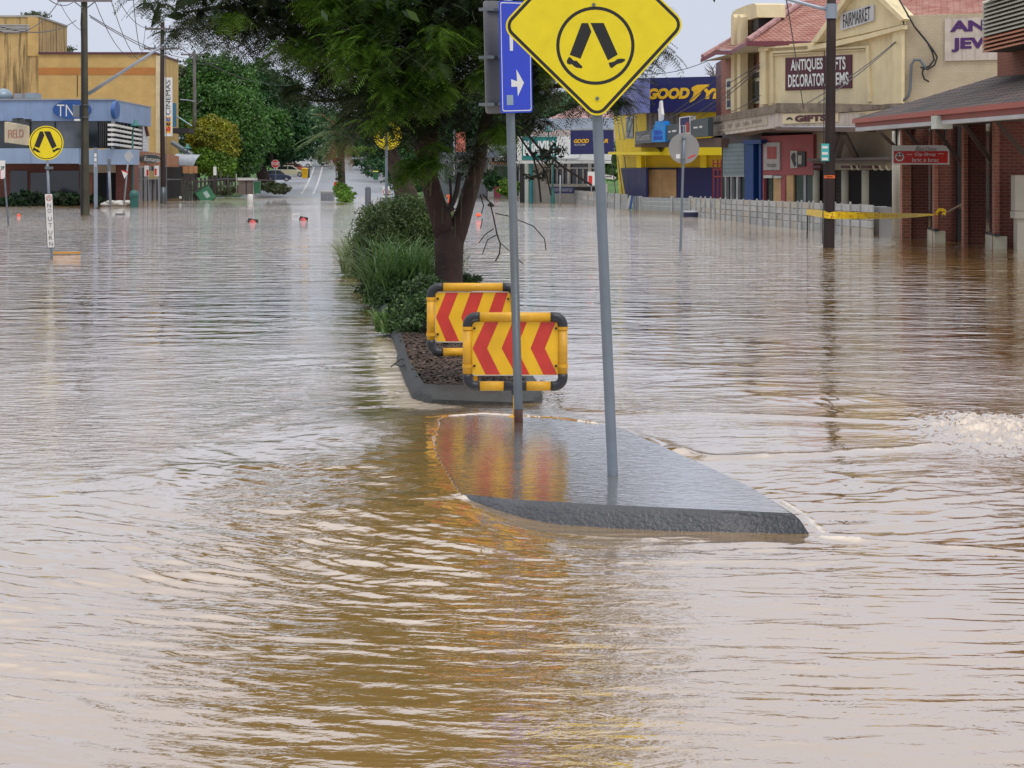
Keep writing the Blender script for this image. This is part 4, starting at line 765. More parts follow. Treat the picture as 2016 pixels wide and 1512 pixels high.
# --- cream corner market
STONE = M('weathered_stone', (.20, .16, .12), .9, var=.35, vs=2.2, streak=.7, dirt=(.06, .05, .045), bump=.8, bs=6); CRM2 = M('aged_cream_board', (.50, .44, .38), .7, var=.12, vs=2, streak=.6, dirt=(.25, .15, .12))
CRMB = BRICK('cream_painted_brick', (.50, .42, .29), (.47, .39, .27), (.40, .33, .22), .24, .086, .012); ROOFT = TILES('terracotta_tiles', (.30, .095, .065), (.46, .24, .18), (.06, .010, .018))
t = thing('corner_market', 'cream rendered corner market with red tiled roof, gable nameboard and rounded pylon', 'shop', W(1600, 410, 92))
fM = Face(1495, 94, 1775, 86); fMb = Face(1420, 108, 1495, 98); C1 = Face(1397, 104, 1527, 90); C2 = Face(1527, 90, 1686, 85.5)
# upper walls
py(fMb, 'brick_wall', BRKR, t, [(1420, 112), (1500, 95), (1500, 230), (1420, 240)], -.5, 0); bx(Face(1418, 108, 1424, 108), 'end_wall', MAROON, t, (1421, 118, 1425, 235, -3, .05))
par = py(fM, 'parapet', CREAM, t, [(1495, 94), (1500, 90), (1598, 84), (1640, 78), (1700, 66), (1775, 50), (1775, 232), (1495, 225)], -1, 0)
py(fM, 'parapet_coping', CREAM, par, [(1492, 97), (1495, 93), (1598, 86), (1598, 90), (1512, 95), (1512, 99), (1494, 102)], 0, .25)
py(fM, 'cornice', CREAM, par, [(1590, 90), (1640, 82), (1700, 69), (1776, 49), (1776, 57), (1700, 78), (1640, 92), (1590, 99)], 0, .35)
py(fM, 'left_pilaster', CREAM, par, [(1497, 99), (1507, 98), (1507, 205), (1497, 206)], 0, .2); py(fM, 'right_pilaster', CREAM, par, [(1757, 58), (1775, 53), (1775, 205), (1757, 205)], 0, .2)
for a in ([(1520, 101), (1705, 90), (1705, 94), (1520, 105)], [(1517, 101), (1521, 101), (1521, 203), (1517, 203)], [(1704, 90), (1710, 89), (1712, 200), (1706, 200)], [(1522, 108), (1702, 97), (1702, 98.5), (1522, 109.6)]): py(fM, 'panel_moulding', CREAM, par, a, 0, .14)
gb = py(fM, 'gable', CREAM, t, [(1600, 82), (1664, -8), (1697, -44), (1730, -8), (1774, 36), (1776, 48), (1700, 66), (1640, 79), (1602, 86)], -1, .1)
for a in ([(1596, 84), (1660, -6), (1697, -46), (1697, -38), (1668, -4), (1608, 82)], [(1697, -46), (1734, -8), (1779, 37), (1772, 41), (1726, -3), (1697, -36)]): py(fM, 'raking_cornice', CREAM, gb, a, .1, .5)
for a in ([(1612, 80), (1672, -4), (1676, -2), (1618, 79)],): py(fM, 'inner_moulding', CREAM, gb, a, .1, .25)
nb = py(fM, 'name_board', M('pale_board', (.50, .50, .50), .5, var=.1), gb, rpoly([(1654, 27), (1720, 8), (1720, 40), (1654, 61)], 3), .1, .2)
O = fM.pt(1660, 55.5, .21); U = fM.pt(1713, 39, .21) - O; V = fM.pt(1660, 29, .21) - O; text('FAIRMARKET', O, U, V, fM.n, SBLK, gb, bold=.0)
ab = py(fM, 'antiques_board', M('plum_board', (.075, .012, .022), .5), par, [(1547, 115), (1676, 108.5), (1676, 172), (1547, 177)], 0, .08)
py(fM, 'board_rim', M('plum_rim', (.16, .05, .04), .5), par, [(1545.8, 113.8), (1677.2, 107.3), (1677.2, 173.3), (1545.8, 178.4)], 0, .04)
for s, (x0, y0), (x1, y1), hgt in (('ANTIQUES', (1557, 143.5), (1620, 140), 26), ('GIFTS', (1630, 139), (1665, 137), 26), ('DECORATOR', (1552, 172), (1625, 169), 25), ('ITEMS', (1633, 168.5), (1671, 166.5), 25)):
    O = fM.pt(x0, y0, .09); U = fM.pt(x1, y1, .09) - O; V = fM.pt(x0, y0 - hgt, .09) - O; text(s, O, U, V, fM.n, SWHT, ab, bold=.025)
# pylon
py(fMb, 'pylon', CREAM, t, [(1439.5, 226), (1439.5, 32), (1442, 24), (1448, 19), (1458, 15), (1470, 10), (1484, 6.5), (1489, 9), (1490, 34), (1470, 40), (1466, 70), (1466, 226)], -1.0, .5)
for x in (1439, 1451): py(fMb, 'pylon_rib', CREAM, t, [(x, 226), (x, 36), (x + 4.5, 28), (x + 6.5, 34), (x + 6.5, 226)], .5, .9)
bx(fMb, 'flue', BRKR, t, (1470, 36, 1480, 76, -1.5, -.2)); bx(fMb, 'vent_box', SBLK, t, (1480, 31, 1493, 62, -1, .3))
for (x0, y0, x1, y1) in ((1429, 156, 1439, 216), (1478, 140, 1496, 206)):
    wd_ = bx(fMb, 'window', M('window_cream', (.55, .52, .40), .5), t, (x0, y0, x1, y1, -.1, .06)); w2 = (x1 - x0) / 2
    bxm(fMb, 'pane', GLSG, wd_, (x0 + 2, y0 + 5, x1 - 1.5, y0 + 16, .06, .08), (x0 + 2, y0 + 21, x0 + w2 - .3, y1 - 20, .06, .08), (x0 + w2 + .8, y0 + 21, x1 - 1.5, y1 - 20, .06, .08), (x0 + 2, y1 - 18, x1 - 1.5, y1 - 5, .06, .08))
# roof
RED = M('gutter_red', (.16, .035, .045), .45, var=.12)
mb = MB(); A = [W(1470, 82, 94), W(1625, 80, 92), W(1760, 60, 90), W(1760, -120, 112), W(1660, -60, 106), W(1578, 6, 99)]; mb.add(A, [(0, 1, 2, 3, 4, 5)])
mb.add([W(1384, 114, 102), W(1411, 98, 100), W(1440, 98, 98), W(1470, 82, 94), W(1578, 6, 99), W(1555, 12, 106), W(1465, 64, 106)], [(0, 1, 2, 3, 4, 5, 6)])
mb.add([W(1735, 33, 92), W(1960, 33, 88), W(1960, -60, 104), W(1700, -60, 104)], [(0, 1, 2, 3)])
mb.build('tiled_roof', ROOFT, t)
for a, b in ((( 1472, 80, 93.8), (1579, 4, 98.8)), ((1384, 112, 101.8), (1556, 10, 105.8))): MB().tube([W(*a), W(*b)], .16, 8).build('ridge_capping', M('ridge_tiles', (.36, .20, .19), .7, var=.3, vs=4), t)
for a in ([(1380, 118, 101.5), (1411, 102, 99.5)], [(1411, 102, 99.5), (1441, 102, 97.5)], [(1440, 101, 97.5), (1471, 84.5, 93.5)], [(1470, 84.5, 93.5), (1600, 84, 91.5)]):
    p, q = W(*a[0]), W(*a[1]); MB().prism([p + Vector((0, 0, .08)), p + Vector((0, 0, -.14)), q + Vector((0, 0, -.14)), q + Vector((0, 0, .08))][::-1], [v + Vector((.0, .25, 0)) for v in [p + Vector((0, 0, .08)), p + Vector((0, 0, -.14)), q + Vector((0, 0, -.14)), q + Vector((0, 0, .08))][::-1]]).build('gutter', RED, t)
mb = MB(); mb.add([W(1382, 121, 101.6), W(1441, 105, 97.8), W(1471, 88.5, 93.8), W(1600, 88, 91.8), W(1600, 96, 99), W(1425, 118, 107)], [(0, 1, 2, 3, 4, 5)]); mb.build('eaves_soffit', M('soffit_cream', (.40, .36, .26), .7), t)
# side wall facing the camera
fW = Face(1775, 86, 2016, 84); sw = bx(fW, 'side_wall', CRMB, t, (1775.5, 31, 2120, 300, -6, -.05)); bx(fW, 'downpipe', BLK, t, (1775, 30, 1780, 50, -.05, .1)); bx(fW, 'corner_pipe', CREAM, t, (1776, 52, 1779, 205, -.05, .08))
jb = bx(fW, 'jewellery_board', CRM2, t, (1860, 36, 2120, 120, -.04, .06)); fW.text('ANTIQUES', 1870, 41, 2104, 67, .07, M('plum_letters', (.06, .012, .11), .5), jb, bold=.05); fW.text('JEWELLERY', 1873, 75, 2110, 103, .07, MATS['plum_letters'], jb, bold=.05)
for i, pts in enumerate([[(1765, -10), (1785, 25), (1800, 52), (1822, 78), (1838, 100), (1845, 112), (1840, 128), (1826, 137), (1812, 132)], [(1802, 55), (1826, 84), (1836, 104), (1839, 118), (1830, 130), (1818, 137)], [(1776, 200), (1788, 190), (1792, 175), (1794, 128), (1800, 118), (1812, 118), (1820, 130), (1823, 136)], [(1817, 132), (1816, 145), (1820, 156), (1829, 161)]]):
    MB().tube([fW.pt(x, y, .15) for x, y in pts], .04 if i != 2 else .065, 6).build('service_cable', BLK if i != 2 else GALVD, t, 'all')
# street canopy
cn_ = py(C1, 'canopy_stone', STONE, t, [(1397, 231), (1527, 205), (1527, 222), (1397, 242.5)], -.6, .02); py(C2, 'canopy_stone', STONE, t, [(1527, 203), (1620, 203), (1690, 205), (1733, 206), (1752, 204), (1776, 203), (1776, 209), (1700, 218), (1640, 222), (1527, 222)], -.6, .02)
py(C1, 'canopy_fascia', CRM2, t, [(1397, 243), (1527, 222.5), (1527, 251), (1400, 269)], -.4, -.1); py(C2, 'canopy_fascia', CRM2, t, [(1527, 222.5), (1695, 222.5), (1690, 249), (1527, 249)], -.4, -.1)
bx(C2, 'gifts_board', M('cream_board', (.60, .52, .33), .6, var=.05), t, (1541, 224, 1650, 244, -.1, -.04)); C2.text('GIFTS', 1565, 227.5, 1627, 240.5, -.02, MATS['plum_board'], t, bold=.06)
py(C2, 'fan_motif', BLK, t, [(1547, 236), (1550, 232), (1554, 230.5), (1558, 232), (1561, 236), (1558, 236), (1554, 234), (1550, 236)], -.04, -.02)
py(C1, 'faded_board', M('faded_board', (.42, .36, .28), .7, streak=.4), t, [(1412, 246), (1510, 231), (1510, 246), (1412, 260)], -.1, -.05)
for x0, x1, s in ((1418, 1427, 'ARTS'), (1432, 1442, 'CRAFT'), (1447, 1458, 'CURIOS'), (1462, 1475, 'CHINA'), (1480, 1500, 'JEWELLERY')):
    y = lambda x: 246 - (x - 1412) * .153
    O = C1.pt(x0, y(x0) + 10, -.04); U = C1.pt(x1, y(x1) + 10, -.04) - O; V = C1.pt(x0, y(x0) + 2, -.04) - O; text(s, O, U, V, C1.n, M('faded_letters', (.16, .12, .11), .6), t, bold=0)
py(C2, 'fascia_moulding', M('brown_trim', (.13, .09, .075), .7), t, [(1527, 250), (1686, 250), (1686, 260), (1527, 256)], -.5, .0)
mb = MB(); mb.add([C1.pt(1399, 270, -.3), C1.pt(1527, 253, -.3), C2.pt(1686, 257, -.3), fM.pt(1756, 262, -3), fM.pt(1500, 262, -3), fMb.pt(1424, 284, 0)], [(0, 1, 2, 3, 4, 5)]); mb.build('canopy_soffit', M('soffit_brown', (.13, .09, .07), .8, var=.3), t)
# ground floor
fV = Face(1420, 101, 1756, 88)
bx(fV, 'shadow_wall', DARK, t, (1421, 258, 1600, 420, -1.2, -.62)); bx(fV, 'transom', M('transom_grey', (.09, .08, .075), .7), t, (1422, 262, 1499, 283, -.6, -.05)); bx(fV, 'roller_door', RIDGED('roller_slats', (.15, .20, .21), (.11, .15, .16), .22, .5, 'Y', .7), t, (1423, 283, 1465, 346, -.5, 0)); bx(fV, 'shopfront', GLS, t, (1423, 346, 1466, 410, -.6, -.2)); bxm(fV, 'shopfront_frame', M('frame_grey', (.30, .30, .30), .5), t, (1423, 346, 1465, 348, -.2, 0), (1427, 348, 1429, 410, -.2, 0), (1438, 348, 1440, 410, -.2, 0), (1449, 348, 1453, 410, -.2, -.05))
bx(fV, 'blue_pilaster', M('blue_gloss', (.008, .04, .16), .35), t, (1466, 278, 1483, 412, -.4, .25), (1494, 284, 1498, 412, -.4, .1)); bx(fV, 'blue_cap', MATS['blue_gloss'], t, (1463, 276, 1498, 284, -.4, .4)); bx(fV, 'side_light', GLS, t, (1483, 284, 1494, 412, -.4, -.2))
pk = bx(fV, 'pink_front', M('dusty_pink', (.30, .075, .075), .7, var=.12, streak=.2), t, (1498, 268, 1601, 345, -.4, .0), (1498, 345, 1504, 415, -.4, 0), (1537, 345, 1546, 415, -.4, 0))
ps = bx(fV, 'poster', M('poster_grey', (.34, .32, .29), .6), t, (1503, 281, 1535, 335, 0, .08)); bxm(fV, 'poster_art', M('poster_red', (.30, .05, .04), .6), ps, (1510, 289, 1518, 313, .08, .1), (1519.5, 289, 1528, 313, .08, .1)); fV.text('Haircutters', 1510, 320, 1528, 329, .1, M('poster_ink', (.08, .10, .08), .6), ps, bold=0)
ps = bx(fV, 'picture_panel', M('poster_pale', (.36, .35, .30), .6), t, (1556, 297, 1569, 331, 0, .08)); py(fV, 'ink_figure', BLK, ps, [(1559, 303), (1563, 300), (1566, 305), (1565, 316), (1567, 322), (1564, 329), (1561, 322), (1557, 310)], .08, .1)
bx(fV, 'dark_poster', SBLK, t, (1569.5, 299, 1585, 328, 0, .07)); bx(fV, 'note', MATS['poster_pale'], t, (1571, 306, 1578, 323, .07, .09))
bx(fV, 'shop_window', GLS, t, (1504, 345, 1521, 415, -.4, -.15), (1563, 345, 1600, 415, -.4, -.15)); bx(fV, 'boarded_window', MATS['plywood'], t, (1522.5, 350, 1537, 415, -.3, -.05), (1546, 345, 1562, 415, -.3, -.05)); bx(fV, 'roller_box', M('cream_column'), t, (1503, 345, 1520, 350.5, -.1, .1), (1523, 346, 1537, 351, -.1, .1)); bx(fV, 'mullion', M('frame_grey'), t, (1582, 345, 1586, 415, -.2, -.1))
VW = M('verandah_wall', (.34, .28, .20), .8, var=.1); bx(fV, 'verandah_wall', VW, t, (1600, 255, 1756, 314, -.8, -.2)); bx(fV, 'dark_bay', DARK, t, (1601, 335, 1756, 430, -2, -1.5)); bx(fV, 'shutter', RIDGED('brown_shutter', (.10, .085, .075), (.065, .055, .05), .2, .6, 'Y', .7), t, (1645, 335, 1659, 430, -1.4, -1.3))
bx(fV, 'verandah_beam', M('beam_brown', (.12, .095, .085), .7), t, (1588, 312, 1745, 317, -.3, .9), (1596, 317.5, 1738, 321.5, -.3, .7)); bx(fV, 'frieze', M('cream_trim', (.46, .42, .32), .7), t, (1600, 322, 1757, 335, -1.2, -.9))
for x in (1600, 1656.5, 1696.5):
    mb = MB(); a_, b_ = fV.pt(x + 7, 335, -.2), fV.pt(x + 7, 430, -.2); mb.tube([a_, Vector((a_.x, a_.y, b_.z))], .175, 14); mb.build('column', M('column_cream', (.40, .38, .29), .7, var=.1, streak=.2), t, 'all'); bx(fV, 'capital', MAROON, t, (x - 1, 326, x + 15.5, 331, -.5, .1))
for x in (1632, 1675, 1686, 1718, 1731, 1744): MB().tube([fV.pt(x, 325, .2), fV.pt(x + 3, 333, .1), fV.pt(x + 7, 334, -.3)], .05, 6).build('bracket', MATS['cream_trim'], t)
for a, b in (((1661, 262), (1648, 312)), ((1661, 262), (1686, 312)), ((1650, 262), (1640, 300))): MB().tube([C2.pt(*a, -.6), fV.pt(*b, .6)], .17, 4).build('brace', M('brace_brown', (.06, .045, .04), .7), t)
bx(fV, 'canopy_beam', MATS['brown_trim'], t, (1660, 252, 1700, 259, .5, 1.2))

# --- brick opportunity shop on the right
t = thing('brick_shop', 'red brick shop with a deep tiled verandah, brick fins and slatted sun hood', 'shop', W(1850, 480, 54))
fins = [(1776, 1794, 1828, 56.0), (1840, 1847, 1897, 53.4), (1898, 1906, 1941, 50.9), (1959, 1968, 2060, 48.4)]
for i, (a, b, c, D) in enumerate(fins):
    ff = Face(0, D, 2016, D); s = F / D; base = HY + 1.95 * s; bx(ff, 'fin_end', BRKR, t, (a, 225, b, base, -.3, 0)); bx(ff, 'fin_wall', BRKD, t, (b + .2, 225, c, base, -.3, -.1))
for (x0, D0, x1, D1_, ys, yb) in ((1826, 56.2, 1840, 53.7, 451, 480), (1940, 51.1, 1959, 48.6, 460, 495)):
    fw_ = Face(x0, D0, x1, D1_); bx(fw_, 'window', GLS, t, (x0, 225, x1, ys, -.2, -.05)); bx(fw_, 'sill_block', M('sill_cream', (.48, .45, .34), .7), t, (x0 - .5, ys, x1, yb, -.25, .05)); bx(fw_, 'window_ledge', SBLK, t, (x0, ys - 4, x1, ys, -.05, .08))
bx(Face(0, 53.2, 2016, 53.2), 'door_recess', DARK, t, (1885, 225, 1897, 500, -.25, -.085)); mb = MB(); mb.tube([W(1857, 422, 53.0), W(1895, 401, 53.0)], .028, 8); mb.build('handrail', M('rail_bronze', (.22, .17, .12), .4, .3), t)
for x, y in ((1859, 424), (1892, 407)): q = W(x, y, 53.1); MB().tube([q + Vector((0, -.06, 0)), q + Vector((0, .15, -.03))], .05, 8).build('rail_bracket', MATS['rail_bronze'], t)
COLC = M('column_paint', (.44, .41, .33), .65, var=.08, vs=2); q = W(1765, 252, 57.6); MB().tube([q, Vector((q.x, q.y, -.3))], .135, 18).build('round_column', COLC, t, 'all'); bx(Face(0, 47.6, 2016, 47.6), 'square_column', COLC, t, (1998.5, 345, 2040, 415, -.4, 0), (2003, 415, 2040, 500, -.4, -.03)); bx(Face(0, 47.6, 2016, 47.6), 'column_band', COLC, t, (1998, 416, 2040, 430, -.4, .04))
fGT = Face(1677.5, 52.4, 2016, 40.3); z0 = lambda px, py_: fGT.z(px, py_)
py(fGT, 'gutter', M('gutter_brick_red', (.34, .085, .06), .42, var=.1), t, [(1677.5, 234.5), (2090, 190.6), (2090, 203), (1677.5, 243)], -.15, .05)
py(fGT, 'fascia', M('fascia_red', (.22, .06, .045), .6, var=.12), t, [(1683, 243.2), (2090, 203.5), (2090, 218), (1684, 251)], -.2, -.02); py(fGT, 'lower_strip', M('strip_grey', (.42, .42, .42), .5), t, [(1684, 251.2), (2090, 218.3), (2090, 226), (1684, 258.5)], -.2, -.01)
bx(fGT, 'rain_head', M('cream_column'), t, (1833, 228.5, 1842.5, 254, -.3, .12))
mb = MB(); mb.add([fGT.pt(1677.5, 234.5), fGT.pt(2090, 190.6), W(2090, 135, 46.2), W(1963, 149, 50.2)], [(0, 1, 2, 3)]); mb.add([fGT.pt(1677.5, 234.5), W(1963, 149, 50.2), W(1756, 243, 57.5)], [(0, 1, 2)])
mb.build('tiled_roof', TILES('charcoal_tiles', (.034, .030, .030), (.12, .075, .06), (.010, .008, .008)), t)
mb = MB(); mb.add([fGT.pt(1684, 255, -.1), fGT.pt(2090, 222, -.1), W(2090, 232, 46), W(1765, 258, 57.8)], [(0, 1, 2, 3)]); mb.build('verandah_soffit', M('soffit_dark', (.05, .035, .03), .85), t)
fBU = Face(1963, 50.0, 2090, 45.5); bx(fBU, 'upper_wall', BRICK('orange_red_brick', (.25, .085, .05), (.22, .07, .04), (.24, .12, .08)), t, (1963.5, 60, 2090, 179, -5, 0)); py(fBU, 'flashing', M('flashing_white', (.50, .50, .50), .5), t, [(1952, 180), (1966, 175), (2090, 166), (2090, 170), (1966, 179)], 0, .12)
py(fBU, 'orange_tiles', TILES('orange_tiles', (.42, .14, .06), (.30, .09, .05), (.08, .02, .015)), t, [(1905, 200), (1965, 184), (2090, 175), (2090, 186), (1920, 203)], .0, .3)
fLV = Face(1935, 48.4, 2090, 42.5); hood = bx(fLV, 'sun_hood', M('hood_core', (.12, .10, .09), .7), t, (1937, 5, 2090, 103, -1.2, -.15)); bx(fLV, 'hood_cap', M('gutter_brick_red'), t, (1931, -22, 2090, -2, -1.2, .25))
for k in range(13):
    y = 3 + k * 7.9; m_ = M('slat_cream', (.44, .42, .33), .6, var=.1) if k < 9 else M('slat_orange', (.46, .19, .10), .6, var=.1)
    a, b = fLV.pt(1934, y, -.12), fLV.pt(1934, y + 6, .08); c, d = fLV.pt(2090, y - 14, -.12), fLV.pt(2090, y - 8, .08); a.z = fLV.z(1934, y); 
    c.z, d.z = a.z, b.z; up = Vector((0, 0, .035)); MB().prism([a, b, d, c], [a + up, b + up, d + up, c + up]).build('slat', m_, hood)
for (a, b, D) in (((1780, 250), (1843, 334), 54.5), ((1843, 254), (1902, 334), 52), ((1896, 242), (1964, 334), 49.6), ((1960, 236), (2018, 305), 47.4), ((1728, 256), (1762, 288), 57)):
    p, q = W(*a, D), W(*b, D); MB().tube([p, q], .075, 4).build('strut', M('strut_brown', (.07, .045, .035), .7), t)
bx(Face(0, 54.5, 2016, 54.5), 'cross_beam', M('beam_cream', (.30, .27, .19), .7), t, (1846, 249, 1962, 258, -.1, .05))
t = thing('opshop_sign', 'white edged red hanging sign under the brick shop verandah', 'sign', W(1812, 324, 52.5)); fo_ = Face(0, 52.5, 2016, 52.5)
bx(fo_, 'board', SWHT, t, (1757, 286, 1869, 324, -.06, 0)); bx(fo_, 'red_field', SRED, t, (1760, 297.5, 1866, 321, 0, .012)); fo_.text('The', 1806, 288, 1812, 290.5, .012, SBLK, t, bold=0, name='the_lettering'); fo_.text('Red Dove', 1802, 289.5, 1844, 297, .014, SBLK, t, shear=.4, bold=-.01)
fo_.text('Op-Shop', 1801, 300.5, 1842, 308.5, .014, SWHT, t, bold=.01); fo_.text('bric a brac', 1796, 311, 1848, 318.5, .014, SWHT, t, bold=.01); bxm(fo_, 'dash', SWHT, t, (1785, 303.5, 1796, 304.5, .012, .02), (1847, 302.3, 1858, 303.2, .012, .02))
py(fo_, 'round_emblem', SWHT, t, circ((1771, 309), 8.8, 24), .012, .016); py(fo_, 'emblem_centre', SBLK, t, circ((1771, 308), 6.6, 24), .016, .02); py(fo_, 'emblem_dove', SRED, t, [(1767, 308), (1770, 310), (1775, 306), (1776, 311), (1772, 315), (1767, 313)], .02, .023); bxm(fo_, 'emblem_cross', SWHT, t, (1763, 306, 1779, 307.5, .02, .025), (1770, 299, 1772, 308, .02, .026))
for x in (1765, 1860): MB().tube([W(x, 250, 52.5), W(x, 287, 52.5)], .03, 6).build('hanger', SBLK, t)

# --- flood barriers
WH = [M('barrier_board_%s' % n_, c_, .6, var=.15, vs=3, streak=.35, dirt=(.25, .22, .19)) for n_, c_ in (('white', (.42, .42, .40)), ('grey', (.33, .34, .33)), ('tan', (.42, .38, .31)))]
def barrier(label, cols, topz, name='flood_barrier', rows=4, seed=1, post_r=.035):
    rr = random.Random(seed); q0 = W(cols[0][0], HY, cols[0][1]); t = thing(name, label, 'flood barrier', Vector((q0.x, q0.y, -.3)), 'flood barriers')
    for (xa, Da), (xb, Db) in zip(cols[:-1], cols[1:]):
        f_ = Face(xa, Da, xb, Db); u0, u1 = 0.03, (W(xb, HY, Db) - W(xa, HY, Da)).length - .03; zz = topz(xa); mb = MB()
        for r in range(rows):
            h = zz / rows; mb.cur = rr.choice([0, 0, 1, 2]); dz = rr.uniform(-.012, .012); f_.ubox(mb, u0, u1, r * h - (.4 if r == 0 else 0) + .012, (r + 1) * h - .010, -.06 + dz, dz)
        mb.build('panel', WH, t)
        q = f_.uz(0, -.3, .02); MB().tube([q, Vector((q.x, q.y, zz + rr.uniform(0, .08)))], post_r, 6).build('post', M('barrier_post', (.30, .30, .29), .5), t)
    return t
def colsx(xs): return [(x, 15.615 / ((x - CX) / F + .075)) for x in xs]
xs = [1360, 1371, 1380.5, 1389, 1400, 1408.5, 1419, 1429, 1440.5, 1451, 1464, 1477, 1491, 1502, 1514, 1529, 1541.5, 1556, 1571, 1579, 1594, 1602, 1617, 1630, 1645, 1658, 1675, 1694, 1717]
barrier('long white panelled flood barrier curving along the right hand shopfronts', colsx(xs), lambda x: .92 + (x - 1360) * .0002)
f_ = Face(1718, 59.8, 1732, 59); tb = thing('barrier_end_panel', 'grey upright panel closing the near end of the long flood barrier', 'panel', W(1725, 468, 59.5)); bx(f_, 'board', M('grey_fibre', (.20, .20, .20), .7), tb, (1718, 407, 1731, 470, -.4, 0)); bx(f_, 'edge', M('barrier_post'), tb, (1716.5, 406, 1718.5, 470, -.4, .05))
barrier('pale patched flood barrier sagging in front of the corner store', [(1090, 160), (1101, 156), (1112, 152), (1123, 148), (1134, 144), (1146, 139), (1158, 135), (1170, 131), (1183, 127), (1196, 123), (1210, 119.5), (1222, 116.5), (1234, 114)], lambda x: 1.02 - (x - 1090) * .0008, rows=3, seed=4)
t = thing('leaning_board', 'blue and grey boards leaning between the two flood barriers', 'boards', W(1245, 413, 112)); ff = Face(0, 112, 2016, 112); py(ff, 'blue_board', M('blue_board', (.03, .09, .30), .5), t, [(1238, 412), (1243, 385), (1247, 385), (1243, 412)], 0, .1); py(ff, 'white_board', WH[0], t, [(1233, 411), (1239, 385), (1242.6, 385), (1237.6, 412)], 0, .12); bx(ff, 'ribbed_stack', RIDGED('ribbed_grey', (.22, .24, .26), (.12, .13, .14), .12, .6, 'X'), t, (1246, 386, 1257, 413, -.2, .1))
t = thing('slatted_gate', 'pale horizontal slatted flood gate before the boarded tyre shop doors', 'flood barrier', W(1310, 413, 111), 'flood barriers'); fgt = Face(1257, 112, 1360, 106)
for y in (388, 396.5, 405): bx(fgt, 'slat', WH[1], t, (1257, y, 1359, y + 7.6, -.1, 0))
for x in (1257, 1320, 1356): bx(fgt, 'post', WH[0], t, (x, 386, x + 3, 415, -.1, .06))
# ============================================================= poles, posts, floating things, vehicles
def fr(D): return Face(0, D, 2016, D)
GRN = M('heritage_green', (.015, .10, .085), .45, var=.1)
# --- timber power poles
def insul(mb, x, y, D): q = W(x, y, D); mb.lathe((q.x, q.y, q.z), [(.03, 0), (.05, .04), (.07, .09), (.05, .13), (.07, .16), (.03, .24)], 8)
D = 95.; t = thing('power_pole', 'greenish timber power pole with a crossarm and long street lamp arm on the left', 'power pole', G(167, 423)); 
MB().tube([W(165.5, -60, D), W(166.5, 200, D), W(167.5, 425, D), W(167.5, 440, D)], [.155, .185, .235, .24], 16).build('pole', WOODB, t, 'all')
mb = MB(); q = W(167, 0, D - .25); mb.box(q, (2.75, .14, .18)); mb.build('crossarm', M('grey_timber', (.16, .14, .15), .8, var=.2), t)
for x in (117, 148, 186, 219): mb = MB(); insul(mb, x, 2, D - .25); mb.build('insulator', M('brown_porcelain', (.08, .03, .02), .3), t)
for a, b in (((147, 4), (163, 16)), ((186, 4), (171, 16))): MB().tube([W(*a, D - .3), W(*b, D - .2)], .03, 6).build('brace', GALVD, t)
MB().tube([W(174, 185, D), W(290, 110, D), W(338, 78, D)], [.10, .07, .045], 8).build('lamp_arm', M('pale_galvanised', (.30, .34, .40), .4, .3), t, 'all')
mb = MB(); mb.box(W(346, 75, D), (.62, .24, .12), ry=.45); mb.build('lamp_head', M('pale_galvanised'), t, bevel=.03)
for y in (207, 231): MB().tube([W(167, y - .7, D), W(167, y + .7, D)], .25, 16).build('steel_band', GALVD, t)
mb = MB(); mb.box(W(151, 219, D - .2), (.33, .3, .62)); mb.build('meter_box', M('slate_box', (.12, .14, .17), .5), t, bevel=.02)
mb = MB(); mb.tube([W(161, 25, D - .2), W(160, 45, D - .22), W(162, 100, D - .22), W(161, 300, D - .24), W(160, 424, D - .26)], .05, 6); mb.build('conduit', BLK, t)
D = 144.; t = thing('power_pole', 'dark timber power pole with two crossarms in front of the cinema corner', 'power pole', G(320, 400))
MB().tube([W(320, 44, D), W(319, 200, D), W(321.5, 400, D), W(321.5, 406, D)], [.16, .17, .2, .2], 14).build('pole', WOODR, t, 'all')
for x0, x1, y in ((286, 336, 57), (284, 353, 95.5)): mb = MB(); a, b = W(x0, y, D - .2), W(x1, y, D - .2); mb.box((a + b) / 2, ((b - a).length, .13, .16)); mb.build('crossarm', MATS['grey_timber'], t)
for x, y in ((287, 56), (315, 46), (334, 56), (285, 94), (305, 94), (332, 94), (352, 94)): mb = MB(); insul(mb, x, y, D - .2); mb.build('insulator', GALVD, t)
mb = MB(); mb.tube([W(321, 368, D), W(321, 405, D)], .24, 14); mb.build('steel_sleeve', M('sleeve', (.10, .12, .13), .4, .4), t, 'all'); MB().tube([W(326, 60, D - .2), W(327, 250, D - .2), W(328, 398, D - .2)], .035, 6).build('earth_wire', GALVD, t)
D = 185.; t = thing('power_pole', 'distant grey power pole standing against the big green trees', 'power pole', G(383, 380)); MB().tube([W(382.5, 100, D), W(384, 400, D)], [.15, .22], 12).build('pole', M('grey_pole', (.10, .095, .09), .8, var=.3), t, 'all')
mb = MB(); a, b = W(356, 107, D), W(404, 107.5, D); mb.box((a + b) / 2, ((b - a).length, .14, .16)); mb.build('crossarm', MATS['grey_timber'], t)
for a, b in (((370, 108), (380, 118)), ((396, 108), (386, 118))): MB().tube([W(*a, D - .2), W(*b, D)], .04, 6).build('brace', GALVD, t)
mb = MB(); mb.tube([W(355, 196, D - 3), W(370, 197, D - 3), W(384, 200, D)], .06, 6); mb.tube([W(386, 206, D), W(396, 198, D - 1)], .05, 6); mb.build('lamp_bracket', M('pale_galvanised'), t)
D = 48.7; t = thing('power_pole', 'near black timber power pole wrapped in yellow tape on the right', 'power pole', G(1632, 483))
MB().tube([W(1637.5, -60, D), W(1636, 100, D), W(1633, 380, D), W(1631.5, 484, D), W(1631.5, 500, D)], [.115, .125, .140, .148, .15], 18).build('pole', WOODR, t, 'all')
